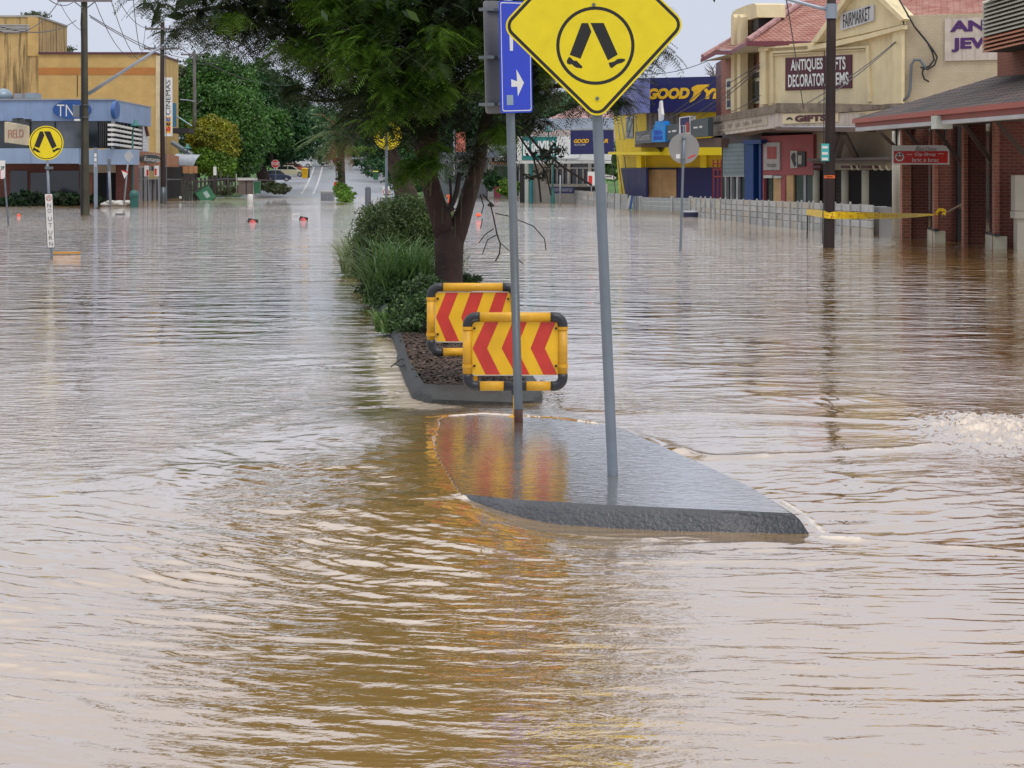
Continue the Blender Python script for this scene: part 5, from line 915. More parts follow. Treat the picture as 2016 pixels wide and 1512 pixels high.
mb = MB(); mb.box(W(1624.5, 300, D - .16), (.205, .01, .45)); pl_ = mb.build('teal_notice', M('teal_notice', (.05, .38, .38), .5), t); mb = MB()
for y, h in ((290, 5), (302, 5), (313, 5)): mb.box(W(1624, y, D - .17), (.15, .006, h * D / F)); 
mb.build('notice_text', SWHT, pl_); mb = MB().tube([W(1633, 345, D), W(1633, 351, D)], .146, 18); mb.build('orange_band', M('orange_plastic', (.75, .13, .015), .4), t); mb = MB(); mb.box(W(1633, 348, D - .148), (.15, .006, .02)); mb.build('band_slot', SBLK, t)
MB().tube([W(1637, 20, D), W(1612, 15, D), W(1545, -3, D), W(1490, -22, D)], [.055, .05, .042, .04], 8).build('lamp_arm', M('pale_galvanised'), t, 'all'); mb = MB().tube([W(1637, 8, D), W(1636.5, 37, D)], .152, 16); mb.build('arm_clamp', M('pale_galvanised'), t)
MB().tube([W(1623, 100, D - .13), W(1621, 380, D - .14), W(1619, 480, D - .15)], .012, 5).build('ground_wire', SBLK, t)

# --- overhead wires (sagging)
def wire(p, q, sag, label, r=.018, n=14):
    p, q = Vector(p), Vector(q); pts = [p.lerp(q, i / n) - Vector((0, 0, sag * 4 * (i / n) * (1 - i / n))) for i in range(n + 1)]
    return solo(MB().tube(pts, r, 5, False), 'overhead_wire', M('wire', (.05, .045, .05), .6), label, 'wire', 'overhead power wires')
for a, b, sg_, rr_, lb in [
    (W(-120, -30, 60), W(117, 1, 94.7), 1.6, .022, 'wire sagging over the stained tower to the outer left end of the near crossarm'),
    (W(-80, 20, 50), W(150, 40, 94.7), .6, .02, 'lowest wire crossing the sky above the stained tower roof'),
    (W(60, -40, 60), W(148, 1, 94.7), .5, .02, 'short wire entering from the top edge to the near crossarm'),
    (W(186, 1, 94.7), W(285, 94, 143.8), 1.6, .02, 'wire from the near crossarm down to the lower arm of the second pole'),
    (W(219, 1, 94.7), W(305, 94, 143.8), 1.9, .02, 'wire from the right tip of the near crossarm to the second pole'),
    (W(176, 30, 94.7), W(430, 112, 190), 1.0, .024, 'upper thick wire running from the near pole past the cinema to the trees'),
    (W(178, 34, 94.7), W(436, 122, 190), 1.0, .024, 'lower thick wire running from the near pole past the cinema to the trees'),
    (W(219, -25, 94.7), W(315, 40, 143.8), 1.2, .02, 'wire dropping to the very top of the second pole'),
    (W(260, -30, 80), W(286, 55, 143.8), 2.2, .02, 'wire from the top edge sagging to the upper arm of the second pole'),
    (W(334, 55, 143.8), W(404, 107, 185), 1., .02, 'wire joining the upper arm of the second pole to the distant pole'),
    (W(352, 94, 143.8), W(640, 150, 260), 2.0, .03, 'wire leaving the second pole across the sky gap towards the hill trees'),
    (W(118, 6, 94.7), W(160, 60, 94.7), .2, .015, 'looped jumper wire hanging beside the near pole'),
    (W(1238, 142, 125), W(1400, 117, 102), .4, .02, 'wire over the navy roof sign to the market eaves'),
    (W(1545, -20, 49), W(1582, 215, 84), -.1, .02, 'thin wire hanging straight down in front of the plum signboard'),
    (W(1765, 80, 86.5), W(1590, 202, 66), .15, .022, 'upper stay wire slanting across the plum signboard'),
    (W(1765, 82, 86.5), W(1612, 202, 66), .1, .022, 'lower stay wire slanting across the plum signboard'),
    (W(1496, 125, 93), W(1300, 242, 108), .1, .022, 'top stay wire slanting across the rounded pylon'),
    (W(1496, 130, 93), W(1330, 252, 107), .1, .022, 'middle stay wire slanting across the rounded pylon'),
    (W(1496, 134, 93), W(1365, 240, 105), .1, .022, 'bottom stay wire slanting across the rounded pylon'),
    (W(1420, 148, 104), W(1262, 268, 112), .1, .022, 'stay wire crossing the yellow lettering of the navy roof sign'),
    (W(1497, 188, 93), W(1440, 220, 96), .05, .02, 'short stay wire below the market window')]: wire(a, b, sg_, lb, rr_)

# --- small signs and posts in the water
D = 42.5; fD = fr(D); t = thing('crossing_sign', 'round yellow crossing disc above a narrow no u turn plate on a grey post', 'road sign', W(101, 502, D))
MB().tube([W(93, 315, D), W(97, 400, D), W(101.5, 503, D), W(101.7, 512, D)], .030, 12).build('post', GALV, t, 'all')
mb = MB(); fD.poly(mb, circ((91, 281.5), 34, 44), .03, .035); mb.build('disc', YEL, t, True); mb = MB(); ring(fD, mb, (91, 281.5), 30.3, 31.8, .0365); mb.build('ring', SBLK, t); legs(fD, (91, 279.5), 36, .036, t)
mb = MB(); fD.poly(mb, rpoly([(87.5, 381), (103.5, 381), (108.5, 488), (93, 488.5)], 1.5), .03, .034); mb.build('plate_edge', SBLK, t)
mb = MB(); fD.poly(mb, rpoly([(88.4, 382), (102.7, 382), (107.5, 487), (93.9, 487.5)], 1.2), .034, .036); npl = mb.build('turn_plate', SWHT, t)
mb = MB(); ring(fD, mb, (96.2, 390), 4.6, 5.8, .038, 24); mb.build('red_ring', SRED, npl); mb = MB(); mb.tube([fD.pt(94, 394, .04), fD.pt(94.2, 388.5, .04), fD.pt(96, 387, .04), fD.pt(98, 388.5, .04), fD.pt(98.2, 394, .04)], .006, 5); mb.build('u_turn_arrow', SBLK, npl)
for ch, cx, cy in (('N', 97, 404.5), ('O', 97.6, 415), ('U', 98.3, 431), ('T', 99, 443.5), ('U', 99.5, 457.5), ('R', 100.2, 468.5), ('N', 100.9, 480)): fD.text(ch, cx - 3.6, cy - 4, cx + 3.6, cy + 4, .038, SBLK, npl, bold=-.01)
mb = MB(); fD.box(mb, 88, 328, 104, 333, .0, .05); mb.build('clamp', GALVD, t)
solo(MB().box(W(131, 497.5, 44.5), (.64, .14, .05), rz=.05), 'timber_offcut', M('raw_timber', (.52, .26, .05), .6, var=.2), 'short piece of orange timber floating at the foot of the no u turn post', 'timber')
D = 72.; fD = fr(D); t = thing('parking_sign', 'white and red parking time sign on a thin post at the left edge', 'road sign', W(17, 444, D)); MB().tube([W(9, 350, D), W(17, 446, D)], .035, 8).build('post', GALVD, t); bx(fD, 'plate', SWHT, t, (-6, 316, 10, 352, 0, .02)); bx(fD, 'red_strip', SRED, t, (-6, 334, 1, 353, .02, .025)); fD.text('2P', 1.5, 327, 9, 334, .022, GRN, t, bold=.03)
D = 47.; t = thing('roundabout_sign', 'grey back of a round sign on a slim post standing in the flood', 'road sign', W(1340, 493, D)); fD = fr(D)
MB().tube([W(1347, 268, D), W(1345, 320, D), W(1339.5, 494, D), W(1339.3, 502, D)], .032, 12).build('post', GALV, t, 'all'); mb = MB(); fD.poly(mb, circ((1346.5, 292), 30.3, 44), -.05, -.045); mb.build('disc', SIGNBACK, t, True)
bx(fD, 'sticker', SWHT, t, (1331, 303.5, 1339, 312, -.044, -.042)); py(fD, 'red_sticker', SRED, t, [(1354, 310), (1368, 304), (1370, 306), (1356, 312.5)], -.044, -.042); bx(fD, 'clamp', GALVD, t, (1343, 271, 1350, 274, -.04, .035), (1341, 312, 1349, 315, -.04, .035))
# street furniture on the left bank
def post(x0, y0, x1, y1, D, r, mat, name, label, cat='post', group=None): return solo(MB().tube([W(x0, y0, D), W(x1, y1, D)], r, 8), name, mat, label, cat, group, 'all')
PG = M('post_grey', (.24, .27, .31), .45, .2)
t = thing('directory_sign', 'tall blue grey directory pylon behind the near power pole', 'sign', W(187, 410, 118)); fD = fr(118); py(fD, 'pylon', M('pylon_grey', (.18, .22, .28), .5), t, [(184, 291), (191, 291), (191, 408), (185, 410)], -.2, 0); bxm(fD, 'lettering_block', SWHT, t, (185.5, 302, 190, 309, 0, .02), (185.5, 311, 190, 318, 0, .02), (185, 322, 190.5, 323.5, 0, .02), (185, 326, 190.5, 327.5, 0, .02))
t = thing('bollard_post', 'grey capped post by the beige doorway panel of the blue shop', 'post', W(217, 405, 122)); MB().tube([W(214, 314, 122), W(217.5, 405, 122)], .09, 8).build('shaft', PG, t, 'all'); bx(fr(122), 'cap', GALVD, t, (211.5, 313, 216.5, 336, -.15, .12))
t = thing('warning_sign', 'back of a grey diamond sign on a leaning post with a small give way triangle', 'road sign', W(245, 403, 124)); fD = fr(124); MB().tube([W(254, 298, 124), W(244, 403, 124)], .055, 8).build('post', PG, t, 'all'); py(fD, 'diamond', M('pale_signback', (.38, .39, .40), .5), t, rpoly([(254, 295), (263, 308), (253, 321), (244, 306)], 1.5), .06, .09)
py(fD, 'triangle', SWHT, t, [(239, 335), (252, 340), (245, 352)], .06, .09); py(fD, 'red_edge', SRED, t, [(239, 334), (252, 338.5), (251.5, 341), (240, 336.5)], .09, .1)
def lamp(x, ytop, ybase, xl, yl, D, label, s=1.):
    t = thing('street_lamp', label, 'street lamp', W(x, ybase, D), 'green heritage street lamps'); k = F / D
    MB().tube([W(x, ytop, D), W(x, ybase, D)], [.06, .085], 10).build('pole', GRN, t, 'all')
    d = 1 if xl > x else -1; w = abs(xl - x); pts = [W(x, ytop, D), W(x + d * w * .1, ytop - .6 * w, D), W(x + d * w * .55, ytop - .95 * w, D), W(xl, yl - .25 * w - 2, D)]
    MB().tube(pts, .045, 8).build('arm', GRN, t, 'all'); q = W(xl, yl, D); MB().lathe((q.x, q.y, q.z), [(.42, -.05), (.36, .05), (.14, .16), (.12, .38), (.04, .42)], 16).build('lamp_shade', M('shade_green', (.02, .14, .13), .4), t, 'all')
    q = W(x, ybase, D); MB().lathe((q.x, q.y, -.2), [(.17, 0), (.17, .9), (.12, 1.0), (.12, 1.15), (.09, 1.3)], 12).build('pole_base', GRN, t, True)
lamp(251 + 10, 258, 404, 267, 247, 132, 'green heritage lamp in front of the louvre screen of the blue shop'); lamp(368.5, 296, 345, 368.8, 292, 172, 'green heritage lamp under the yellow tree by the restaurant')
lamp(1088, 300, 401, 1079, 258, 142, 'green heritage lamp in front of the white sign of the corner store')
solo(MB().lathe(W(264, 404, 126), [(.28, -.2), (.28, .55), (.33, .6), (.33, .75), (.22, .95), (.1, 1.0)], 16), 'litter_bin', GRN, 'round green litter bin at the flood edge by the restaurant awning', 'bin', smooth=True)
for i, (x, lb) in enumerate(((269.5, 'left'), (289, 'middle'), (309, 'right'))):
    D = 136.; t = thing('no_stopping_sign', 'red and white no stopping sign, %s one of three under the striped awning' % lb, 'road sign', W(x, 403, D), 'no stopping signs under the awning'); fD = fr(D); MB().tube([W(x + 2.5, 337, D), W(x + 4.5, 403, D)], .045, 6).build('post', PG, t)
    bx(fD, 'plate', SWHT, t, (x - 5, 326, x + 4, 347, .05, .08)); bx(fD, 'red_block', SRED, t, (x - 4.5, 332, x - .5, 345, .08, .09)) if i != 1 else bx(fD, 'red_block', SRED, t, (x - .5, 334, x + 3.5, 346, .08, .09))
t = thing('sandbag_pile', 'white sandbags and rubbish heaped at the flood edge by the brick pier', 'sandbags', W(230, 404, 128))
for i in range(9):
    q = W(208 + i * 5.4, 402 - (i % 3) * 2.2, 128 + (i % 2)); mb = MB(); mb.lathe((0, 0, 0), [(.02, -.12), (.2, -.08), (.27, 0), (.2, .08), (.02, .12)], 10); mb.v = [(p[0] * 1.5 + q.x, p[1] + q.y, p[2] + q.z) for p in mb.v]; mb.build('sandbag', M('sandbag', (.50, .48, .44), .8, var=.15), t, 'all')
# timber fence in front of restaurant, shoreline bits
DT = M('dark_timber', (.045, .038, .036), .85, var=.4, vs=3)
t = thing('paling_screen', 'dark timber paling screen beside the restaurant', 'fence', W(372, 396, 166)); fD = fr(166)
for i, x in enumerate((357, 363, 368, 373.5, 379, 384)): bx(fD, 'paling', DT, t, (x, 349 + (i % 3) * 2, x + 3.8, 398, -.1, .0))
t = thing('log_fence', 'low dark picket fence curving behind the tilted green bin', 'fence', W(420, 382, 178)); fD = Face(388, 172, 540, 196)
for i in range(17): x = 388 + i * 7.6; bx(fD, 'picket', DT, t, (x, 352 - 4 * math.sin(i * .35), x + 2.6, 383 - i * .4, -.1, 0))
MB().tube([fD.pt(388, 358), fD.pt(450, 352), fD.pt(540, 356)], .09, 6).build('rail', DT, t)
for i, (x, y0, y1, w, lb) in enumerate(((420, 346, 384, 2.2, 'thin'), (427, 340, 385, 2.8, 'tall split'), (434, 336, 386, 3, 'tallest'), (448, 344, 384, 3.4, 'thick'), (465, 342, 380, 1.8, 'slim pale'))):
    post(x, y0, x + 1, y1, 168., w * .0225, DT if i < 4 else M('pale_post', (.28, .27, .25), .8), 'timber_post', '%s weathered timber post between the tilted green bin and the shed' % lb)
D = 168.; t = thing('notice_sign', 'small white notice plate on a timber post by the yellow tree', 'sign', W(423, 345, D)); bx(fr(D), 'plate', SWHT, t, (420, 328, 426, 345, .15, .2)); bx(fr(D), 'post', DT, t, (421.5, 345, 424.5, 384, 0, .1))
def wheelie(x, y, D, w, h, col, lidcol, label, tilt=0., rz=0., name='wheelie_bin'):
    q = W(x, y, D); t = thing(name, label, 'wheelie bin', q, 'wheelie bins'); R = Matrix.Rotation(rz, 3, 'Z') @ Matrix.Rotation(tilt, 3, 'Y')
    def pc(nm, P, m): MB().hexa([q + R @ Vector(p) for p in P]).build(nm, m, t, bevel=.015)
    a, b = w * .40, w * .5; pc('body', [(-a, -a, 0), (a, -a, 0), (a, a, 0), (-a, a, 0), (-b, -b, h * .88), (b, -b, h * .88), (b, b, h * .88), (-b, b, h * .88)], col)
    b *= 1.07; pc('lid', [(-b, -b, h * .885), (b, -b, h * .885), (b, b, h * .9), (-b, b, h * .9), (-b * .95, -b * .95, h * .95), (b * .95, -b * .95, h * .95), (b * .9, b * .95, h), (-b * .9, b * .95, h)], lidcol)
    for s in (-1, 1): MB().tube([q + R @ Vector((s * a - .04, a, .1)), q + R @ Vector((s * a + .04, a, .1))], .1, 12).build('wheel', BLK, t, True)
    return t
BGRN = M('bin_green', (.02, .12, .05), .45, var=.15); t = thing('skip_bin', 'large green bin tipped on its corner at the flood edge', 'bin', W(412, 393, 166)); q = W(411, 396, 166); R = Matrix.Rotation(math.radians(-33), 3, 'Y') @ Matrix.Rotation(.25, 3, 'Z')
def rb(c, d): return [q + R @ (Vector(c) + Vector((sx * d[0] / 2, sy * d[1] / 2, sz * d[2] / 2))) for sx, sy, sz in ((-1, -1, -1), (1, -1, -1), (1, 1, -1), (-1, 1, -1), (-1, -1, 1), (1, -1, 1), (1, 1, 1), (-1, 1, 1))]
MB().hexa(rb((0, 0, .55), (1.35, 1.1, 1.3))).build('body', BGRN, t, bevel=.04); MB().hexa(rb((0, 0, 1.24), (1.45, 1.2, .09))).build('lid', M('bin_green_dark', (.012, .05, .03), .4), t, bevel=.02); MB().hexa(rb((.1, -.56, .55), (.38, .02, .6))).build('label_plate', M('label_pale', (.28, .38, .34), .5), t)
t = thing('utility_shed', 'brown double bin enclosure with a pale roof by the picket fence', 'shed', W(483, 380, 172)); fD = fr(172); bx(fD, 'wall', M('shed_brown', (.13, .10, .085), .7, var=.15), t, (469, 353, 500, 383, -1.6, 0)); bx(fD, 'roof', M('shed_roof', (.46, .45, .44), .6), t, (467.5, 350, 501, 355, -1.8, .15)); bx(fD, 'door_gap', SBLK, t, (484, 356, 486, 382, 0, .02)); bx(fD, 'white_side', M('shed_white', (.40, .40, .38), .6), t, (498, 352, 501, 384, -.1, .04))
wheelie(506.5, 381, 172, .62, 1.15, BGRN, M('bin_green_dark'), 'dark green wheelie bin against the pale roofed enclosure')
solo(MB().lathe(W(492.5, 391, 170), [(.22, -.2), (.27, -.05), (.27, .3), (.24, .36), (.1, .4)], 14), 'plastic_drum', SWHT, 'white plastic drum floating at the flood edge below the bin enclosure', 'drum', smooth=True)
solo(MB().lathe(W(355, 389, 160), [(.02, -.12), (.1, -.08), (.13, 0), (.1, .08), (.02, .12)], 12), 'float_ball', M('cream_column'), 'small cream ball on the mud beside the restaurant fence', 'ball', smooth=True)
D = 200.; t = thing('stop_sign', 'red octagonal stop sign in front of the parked cars', 'road sign', W(542, 357, D)); fD = fr(D); MB().tube([W(542, 322, D), W(543, 358, D)], .045, 6).build('post', GALV, t)
mb = MB(); fD.poly(mb, [(542 + 8.4 * math.cos(math.radians(22.5 + 45 * k)), 322.5 + 8.4 * math.sin(math.radians(22.5 + 45 * k))) for k in range(8)], .05, .08); mb.build('octagon_edge', SWHT, t); mb = MB(); fD.poly(mb, [(542 + 7.7 * math.cos(math.radians(22.5 + 45 * k)), 322.5 + 7.7 * math.sin(math.radians(22.5 + 45 * k))) for k in range(8)], .08, .09); mb.build('octagon', SRED, t); fD.text('STOP', 535.8, 319.5, 548.2, 325.5, .1, SWHT, t, bold=.02)
# cars up the hill
def car(x, y, D, L_, col, label, rz=0., hgt=1.48, cat='car', name='parked_car', flip=1):
    q = W(x, y, D); t = thing(name, label, cat, q, 'cars parked on the wet hill'); R = Matrix.Rotation(rz, 3, 'Z'); w = .84; P = MATS.get('paint_' + col[0]) or M('paint_' + col[0], col[1], .25, .1, var=.03, coat=.8)
    def side(prof, yy): return [q + R @ Vector((flip * a * L_, yy, b * hgt)) for a, b in prof]
    low = [(-.5, .18), (-.5, .48), (-.485, .60), (-.44, .64), (.26, .62), (.42, .53), (.49, .44), (.5, .18), (.38, .14), (-.38, .14)]
    up = [(-.47, .62), (-.40, .90), (-.33, .97), (-.02, 1.0), (.08, .97), (.27, .62)]; gl = [(-.43, .645), (-.375, .87), (-.31, .93), (-.02, .955), (.06, .93), (.225, .64)]
    s_ = flip
    def pr(prof, y0, y1, nm, m, bev=0.):
        A, B = side(prof, y0), side(prof, y1); A, B = (A, B) if s_ < 0 else (B, A); return MB().prism(A, B).build(nm, m, t, bevel=bev)
    pr(low, -w, w, 'body', P, .05); pr(up, -w * .88, w * .88, 'cabin', P, .05)
    for ys in (-1, 1): A = [v + R @ Vector((0, ys * (w * .88 + .004), 0)) for v in side(gl, 0)]; mb = MB(); mb.add(A, [tuple(range(6))]); g_ = mb.build('side_window', GLS, t); mb = MB(); mb.box(q + R @ Vector((flip * -.08 * L_, ys * (w * .88 + .01), .8 * hgt)), (.07, .02, .3 * hgt), rz=rz); mb.build('door_pillar', P, g_)
    for nm, prf in (('windscreen', [(.10, .955), (.268, .64)]), ('rear_window', [(-.41, .88), (-.465, .655)])):
        a, b = prf; V = [Vector((flip * a[0] * L_, -w * .78, a[1] * hgt)), Vector((flip * a[0] * L_, w * .78, a[1] * hgt)), Vector((flip * b[0] * L_, w * .78, b[1] * hgt)), Vector((flip * b[0] * L_, -w * .78, b[1] * hgt))]; o_ = Vector((.02 * flip * (1 if nm == 'windscreen' else -1), 0, .02)); mb = MB(); mb.add([q + R @ (v + o_) for v in V], [(0, 1, 2, 3)]); mb.build(nm, GLS, t)
    for a in (-.31, .31):
        for ys in (-1, 1):
            c = q + R @ Vector((flip * a * L_, ys * w * .93, .3)); ax = R @ Vector((0, .1, 0)); wh = MB().tube([c - ax, c + ax], .31, 18).build('wheel', BLK, t, True); MB().tube([c - ax * 1.06, c + ax * 1.06], .19, 12).build('rim', M('alloy', (.45, .45, .46), .3, .6), wh)
    for ys in (-1, 1): mb = MB(); mb.box(q + R @ Vector((flip * .475 * L_, ys * w * .72, .46 * hgt)), (.12, .26, .14), rz=rz); mb.build('headlight', M('headlight', (.6, .6, .6), .1), t); mb = MB(); mb.box(q + R @ Vector((-flip * .492 * L_, ys * w * .8, .52 * hgt)), (.06, .2, .2), rz=rz); mb.build('tail_light', SRED, t)
    return t
car(547.5, 357.5, 238, 3.35, ('navy', (.02, .03, .07)), 'dark blue hatchback parked nearest behind the stop sign', rz=.12); car(572, 348, 246, 4.0, ('cream', (.55, .50, .34)), 'cream hatchback parked between the dark blue car and the yellow bin', rz=.05)
car(583, 341.5, 268, 3.9, ('red', (.30, .05, .03)), 'red car mostly hidden behind the cream hatchback'); car(596, 330.5, 275, 3.0, ('white', (.6, .6, .6)), 'white hatchback parked highest up the wet hill', rz=-.1)
wheelie(600, 351, 228, .75, 1.25, M('bin_yellow', (.75, .42, .01), .5), M('bin_yellow'), 'bright yellow wheelie bin on the road behind the cars'); wheelie(607, 350, 233, .35, 1.2, M('bin_dark', (.05, .045, .05), .5), MATS['bin_dark'], 'dark bin tucked behind the yellow wheelie bin')
wheelie(739.5, 354, 222, .58, 1.05, BGRN, M('bin_lid_yellow', (.65, .55, .02), .5), 'green wheelie bin with a yellow lid on the wet road beside the trunk')
wheelie(979, 388, 190, .72, 1.1, M('bin_maroon', (.16, .015, .035), .45), MATS['bin_maroon'], 'maroon wheelie bin with its lid up near the express shop'); mb = MB(); mb.box(W(976, 363, 190.2), (.62, .06, .72)); solo(mb, 'open_lid', MATS['bin_maroon'], 'upright maroon lid behind the maroon wheelie bin', 'lid')
# floating things
OR = M('traffic_cone_orange', (.85, .10, .03), .45)
def cone(x, y, D, label, rz):
    q = W(x, y, D); t = thing('traffic_cone', label, 'traffic cone', q, 'upturned floating traffic cones'); mb = MB(); mb.box(q + Vector((0, .1, .09)), (.44, .06, .26), rz=rz, rx=-.25, ry=.15); mb.build('base', SBLK, t, bevel=.03); MB().tube([q + Vector((-.02, .05, .04)), q + Vector((.3, -.45, -.16))], [.15, .05], 14).build('cone_body', M('cone_red', (.50, .03, .03), .4), t, 'all')
cone(497, 441, 78, 'red traffic cone floating base up, left of the pair', .1); cone(597, 436.5, 82, 'red traffic cone floating base up with a dark lean, right of the pair', -.5)
solo(MB().box(W(237, 421.5, 97), (.5, .2, .06)), 'floating_stick', SBLK, 'thin black stick floating right of the near left power pole', 'stick')
solo(MB().lathe(W(37, 425, 92), [(.02, -.05), (.1, 0), (.08, .07), (.02, .1)], 10), 'float_ball', OR, 'tiny red ball drifting left of the near left power pole', 'ball')
solo(MB().lathe(W(942, 425, 88), [(.02, -.05), (.14, 0), (.1, .1), (.02, .14)], 10), 'float_ball', OR, 'small red ball drifting right of the forked tree', 'ball')
solo(MB().tube([W(960, 404, 120), W(966, 402, 120), W(973, 406, 120)], [.08, .18, .05], 8), 'floating_leaf_litter', SBLK, 'dark lump of debris drifting below the maroon bin', 'debris')
t = thing('water_tank_box', 'white steel cabinet stranded beside the palm median', 'cabinet', W(644, 395, 162)); fD = fr(162); bx(fD, 'cabinet_body', M('cabinet_white', (.42, .43, .44), .5), t, (631, 377, 657, 397, -1.1, 0)); bx(fD, 'door_panel', M('cabinet_grey', (.26, .28, .31), .5), t, (632, 381, 643.5, 395, 0, .03), (644.5, 381, 656, 395, 0, .03)); bx(fD, 'top_panel', SWHT, t, (630.5, 375.5, 657.5, 378, -1.2, .06))
t = thing('floating_table', 'small white table leg frame poking out of the water', 'table', W(583, 425, 94)); 
for a, b in (((575, 427), (576, 422)), ((576, 422), (590, 421)), ((589, 427), (590, 421))): MB().tube([W(*a, 93), W(*b, 93)], .02, 6).build('frame_bar', SWHT, t)
t = thing('floating_bin', 'dark blue wheelie bin floating on its side beside the long flood barrier', 'wheelie bin', W(1368, 425, 92), 'wheelie bins'); q = W(1368, 423, 90)
mb = MB(); mb.hexa([q + Vector(p) for p in [(-.55, -.3, -.25), (.5, -.25, -.22), (.5, .25, -.22), (-.55, .3, -.25), (-.55, -.3, .12), (.5, -.25, .12), (.5, .25, .12), (-.55, .3, .12)]]); mb.build('body', M('bin_navy', (.012, .016, .05), .4), t, bevel=.03)
mb = MB(); mb.box(q + Vector((-.03, 0, .16)), (1.0, .56, .07)); mb.build('upturned_side', M('bin_shine', (.5, .53, .58), .25), t, bevel=.02); MB().tube([q + Vector((.56, -.3, .0)), q + Vector((.56, .3, .0))], .12, 14).build('wheel', BLK, t, True); mb = MB(); mb.box(q + Vector((.42, -.2, .22)), (.25, .1, .14), ry=.6); mb.build('handle', SBLK, t)
solo(MB().tube([W(1590, 412, 58.5), W(1589, 468, 58.5), W(1591, 472, 58.3)], .022, 6), 'steel_rod', SBLK, 'thin black rod standing in the flood by the long barrier, left of the taped pole', 'rod')
# gate keeper things near the corner store
D = 136.; t = thing('no_stopping_sign', 'red and white no stopping sign beside the tall grey post, before the corner store', 'road sign', W(1163, 395, D)); fD = fr(D); bx(fD, 'plate', SWHT, t, (1157, 338, 1171, 365, 0, .03)); bx(fD, 'red_block', SRED, t, (1158.5, 346, 1166, 364, .03, .04)); MB().tube([W(1164, 365, D), W(1165, 398, D)], .04, 6).build('post', PG, t)
D = 133.; t = thing('direction_sign', 'small white arrow sign reading car park', 'sign', W(1200, 352, D)); fD = fr(D); py(fD, 'arrow_plate', SWHT, t, [(1188, 343), (1208, 346), (1213, 350), (1209, 353.5), (1188, 350.5)], 0, .03); fD.text('CARPARK', 1189.5, 345.6, 1205, 349.6, .035, SBLK, t, bold=.02); py(fD, 'arrow_head', SBLK, t, [(1207, 347.5), (1211, 350), (1207.5, 352)], .03, .045); MB().tube([W(1190, 345, D), W(1191, 400, D)], .04, 6).build('post', PG, t)
post(1103, 345, 1102.5, 405, 128., .05, PG, 'sign_post', 'bare slim grey post in front of the sagging barrier', 'post')
post(894, 256, 894, 345, 180., .09, PG, 'lamp_pole', 'pale thin pole seen between the two tree limbs', 'pole'); 
t = thing('orange_barrier', 'orange traffic bollards floating behind the tree fork', 'traffic bollard', W(886, 415, 96)); MB().tube([W(884, 388, 96), W(887, 418, 96)], [.05, .2], 12).build('tall_bollard', OR, t, True); MB().tube([W(879, 386, 96), W(884, 385, 96), W(885, 391, 96)], .05, 8).build('loop_handle', OR, t)
# grey bollards and small signs on the median
t = thing('median_bollard', 'dark grey round topped bollard behind the clipped bush', 'bollard', W(724.5, 410, 100)); q = W(724.5, 420, 88); MB().lathe((q.x, q.y, -.2), [(.14, 0), (.14, 1.55), (.12, 1.62), (.05, 1.66)], 18).build('shaft', M('bollard_grey', (.09, .10, .12), .5), t, True)
D = 74.; t = thing('no_walking_sign', 'small white no pedestrians plate behind the clipped bush', 'road sign', W(760, 400, D)); fD = fr(D); bx(fD, 'plate', SWHT, t, (753, 367, 767, 394, 0, .02)); mb = MB(); ring(fD, mb, (760, 378), 4.6, 6, .025, 24); mb.build('red_ring', SRED, t); bx(fD, 'walking_figure', SBLK, t, (758.8, 374, 761.5, 382, .02, .024)); MB().tube([W(760, 394, D), W(760, 410, D)], .025, 6).build('post', PG, t)
D = 54.; t = thing('crossing_sign', 'yellow round crossing disc half hidden by foliage on a post behind the bush', 'road sign', W(761, 400, D)); fD = fr(D); mb = MB(); fD.poly(mb, circ((763.5, 267), 27.5, 40), 0, .02); mb.build('disc', YEL, t, True); mb = MB(); ring(fD, mb, (763.5, 267), 23.8, 25.3, .022); mb.build('ring', SBLK, t); legs(fD, (763.5, 266), 27, .021, t); MB().tube([W(761, 240, D), W(760.5, 410, D)], .04, 8).build('post', GALV, t)
D = 158.; t = thing('stop_sign', 'dull back of a red stop sign leaning beside the palm trunk', 'road sign', W(662, 376, D)); fD = fr(D); mb = MB(); fD.poly(mb, [(661.5 + 7.5 * math.cos(math.radians(22.5 + 45 * k)), 317 + 7.5 * math.sin(math.radians(22.5 + 45 * k))) for k in range(8)], 0, .03); mb.build('octagon', M('dull_red_sign', (.25, .03, .03), .5), t); mb = MB(); fD.poly(mb, circ((661.5, 317), 3.6, 14), .03, .04); mb.build('centre', M('dull_plum', (.05, .015, .03), .5), t); MB().tube([W(661, 325, D), W(663, 372, D)], .05, 6).build('post', PG, t)
t = thing('hazard_board', 'tiny far orange striped hazard board at the foot of the palm', 'road sign', W(664, 370, 156)); fD = fr(156); mb = MB(); fD.poly(mb, rpoly([(657, 366), (657, 358), (671, 358), (671, 366)], 2), 0, .05); mb.build('panel', M('far_orange', (.62, .18, .03), .5), t); bx(fD, 'stripe', CRED, t, (659, 358.6, 661.5, 365.6, .05, .07), (664, 358.6, 666.5, 365.6, .05, .07)); bx(fD, 'white_plate', SWHT, t, (660, 348, 667.5, 357, .0, .04)); bx(fD, 'post', SBLK, t, (656.5, 366, 658, 378, 0, .04), (669, 366, 670.5, 378, 0, .04))

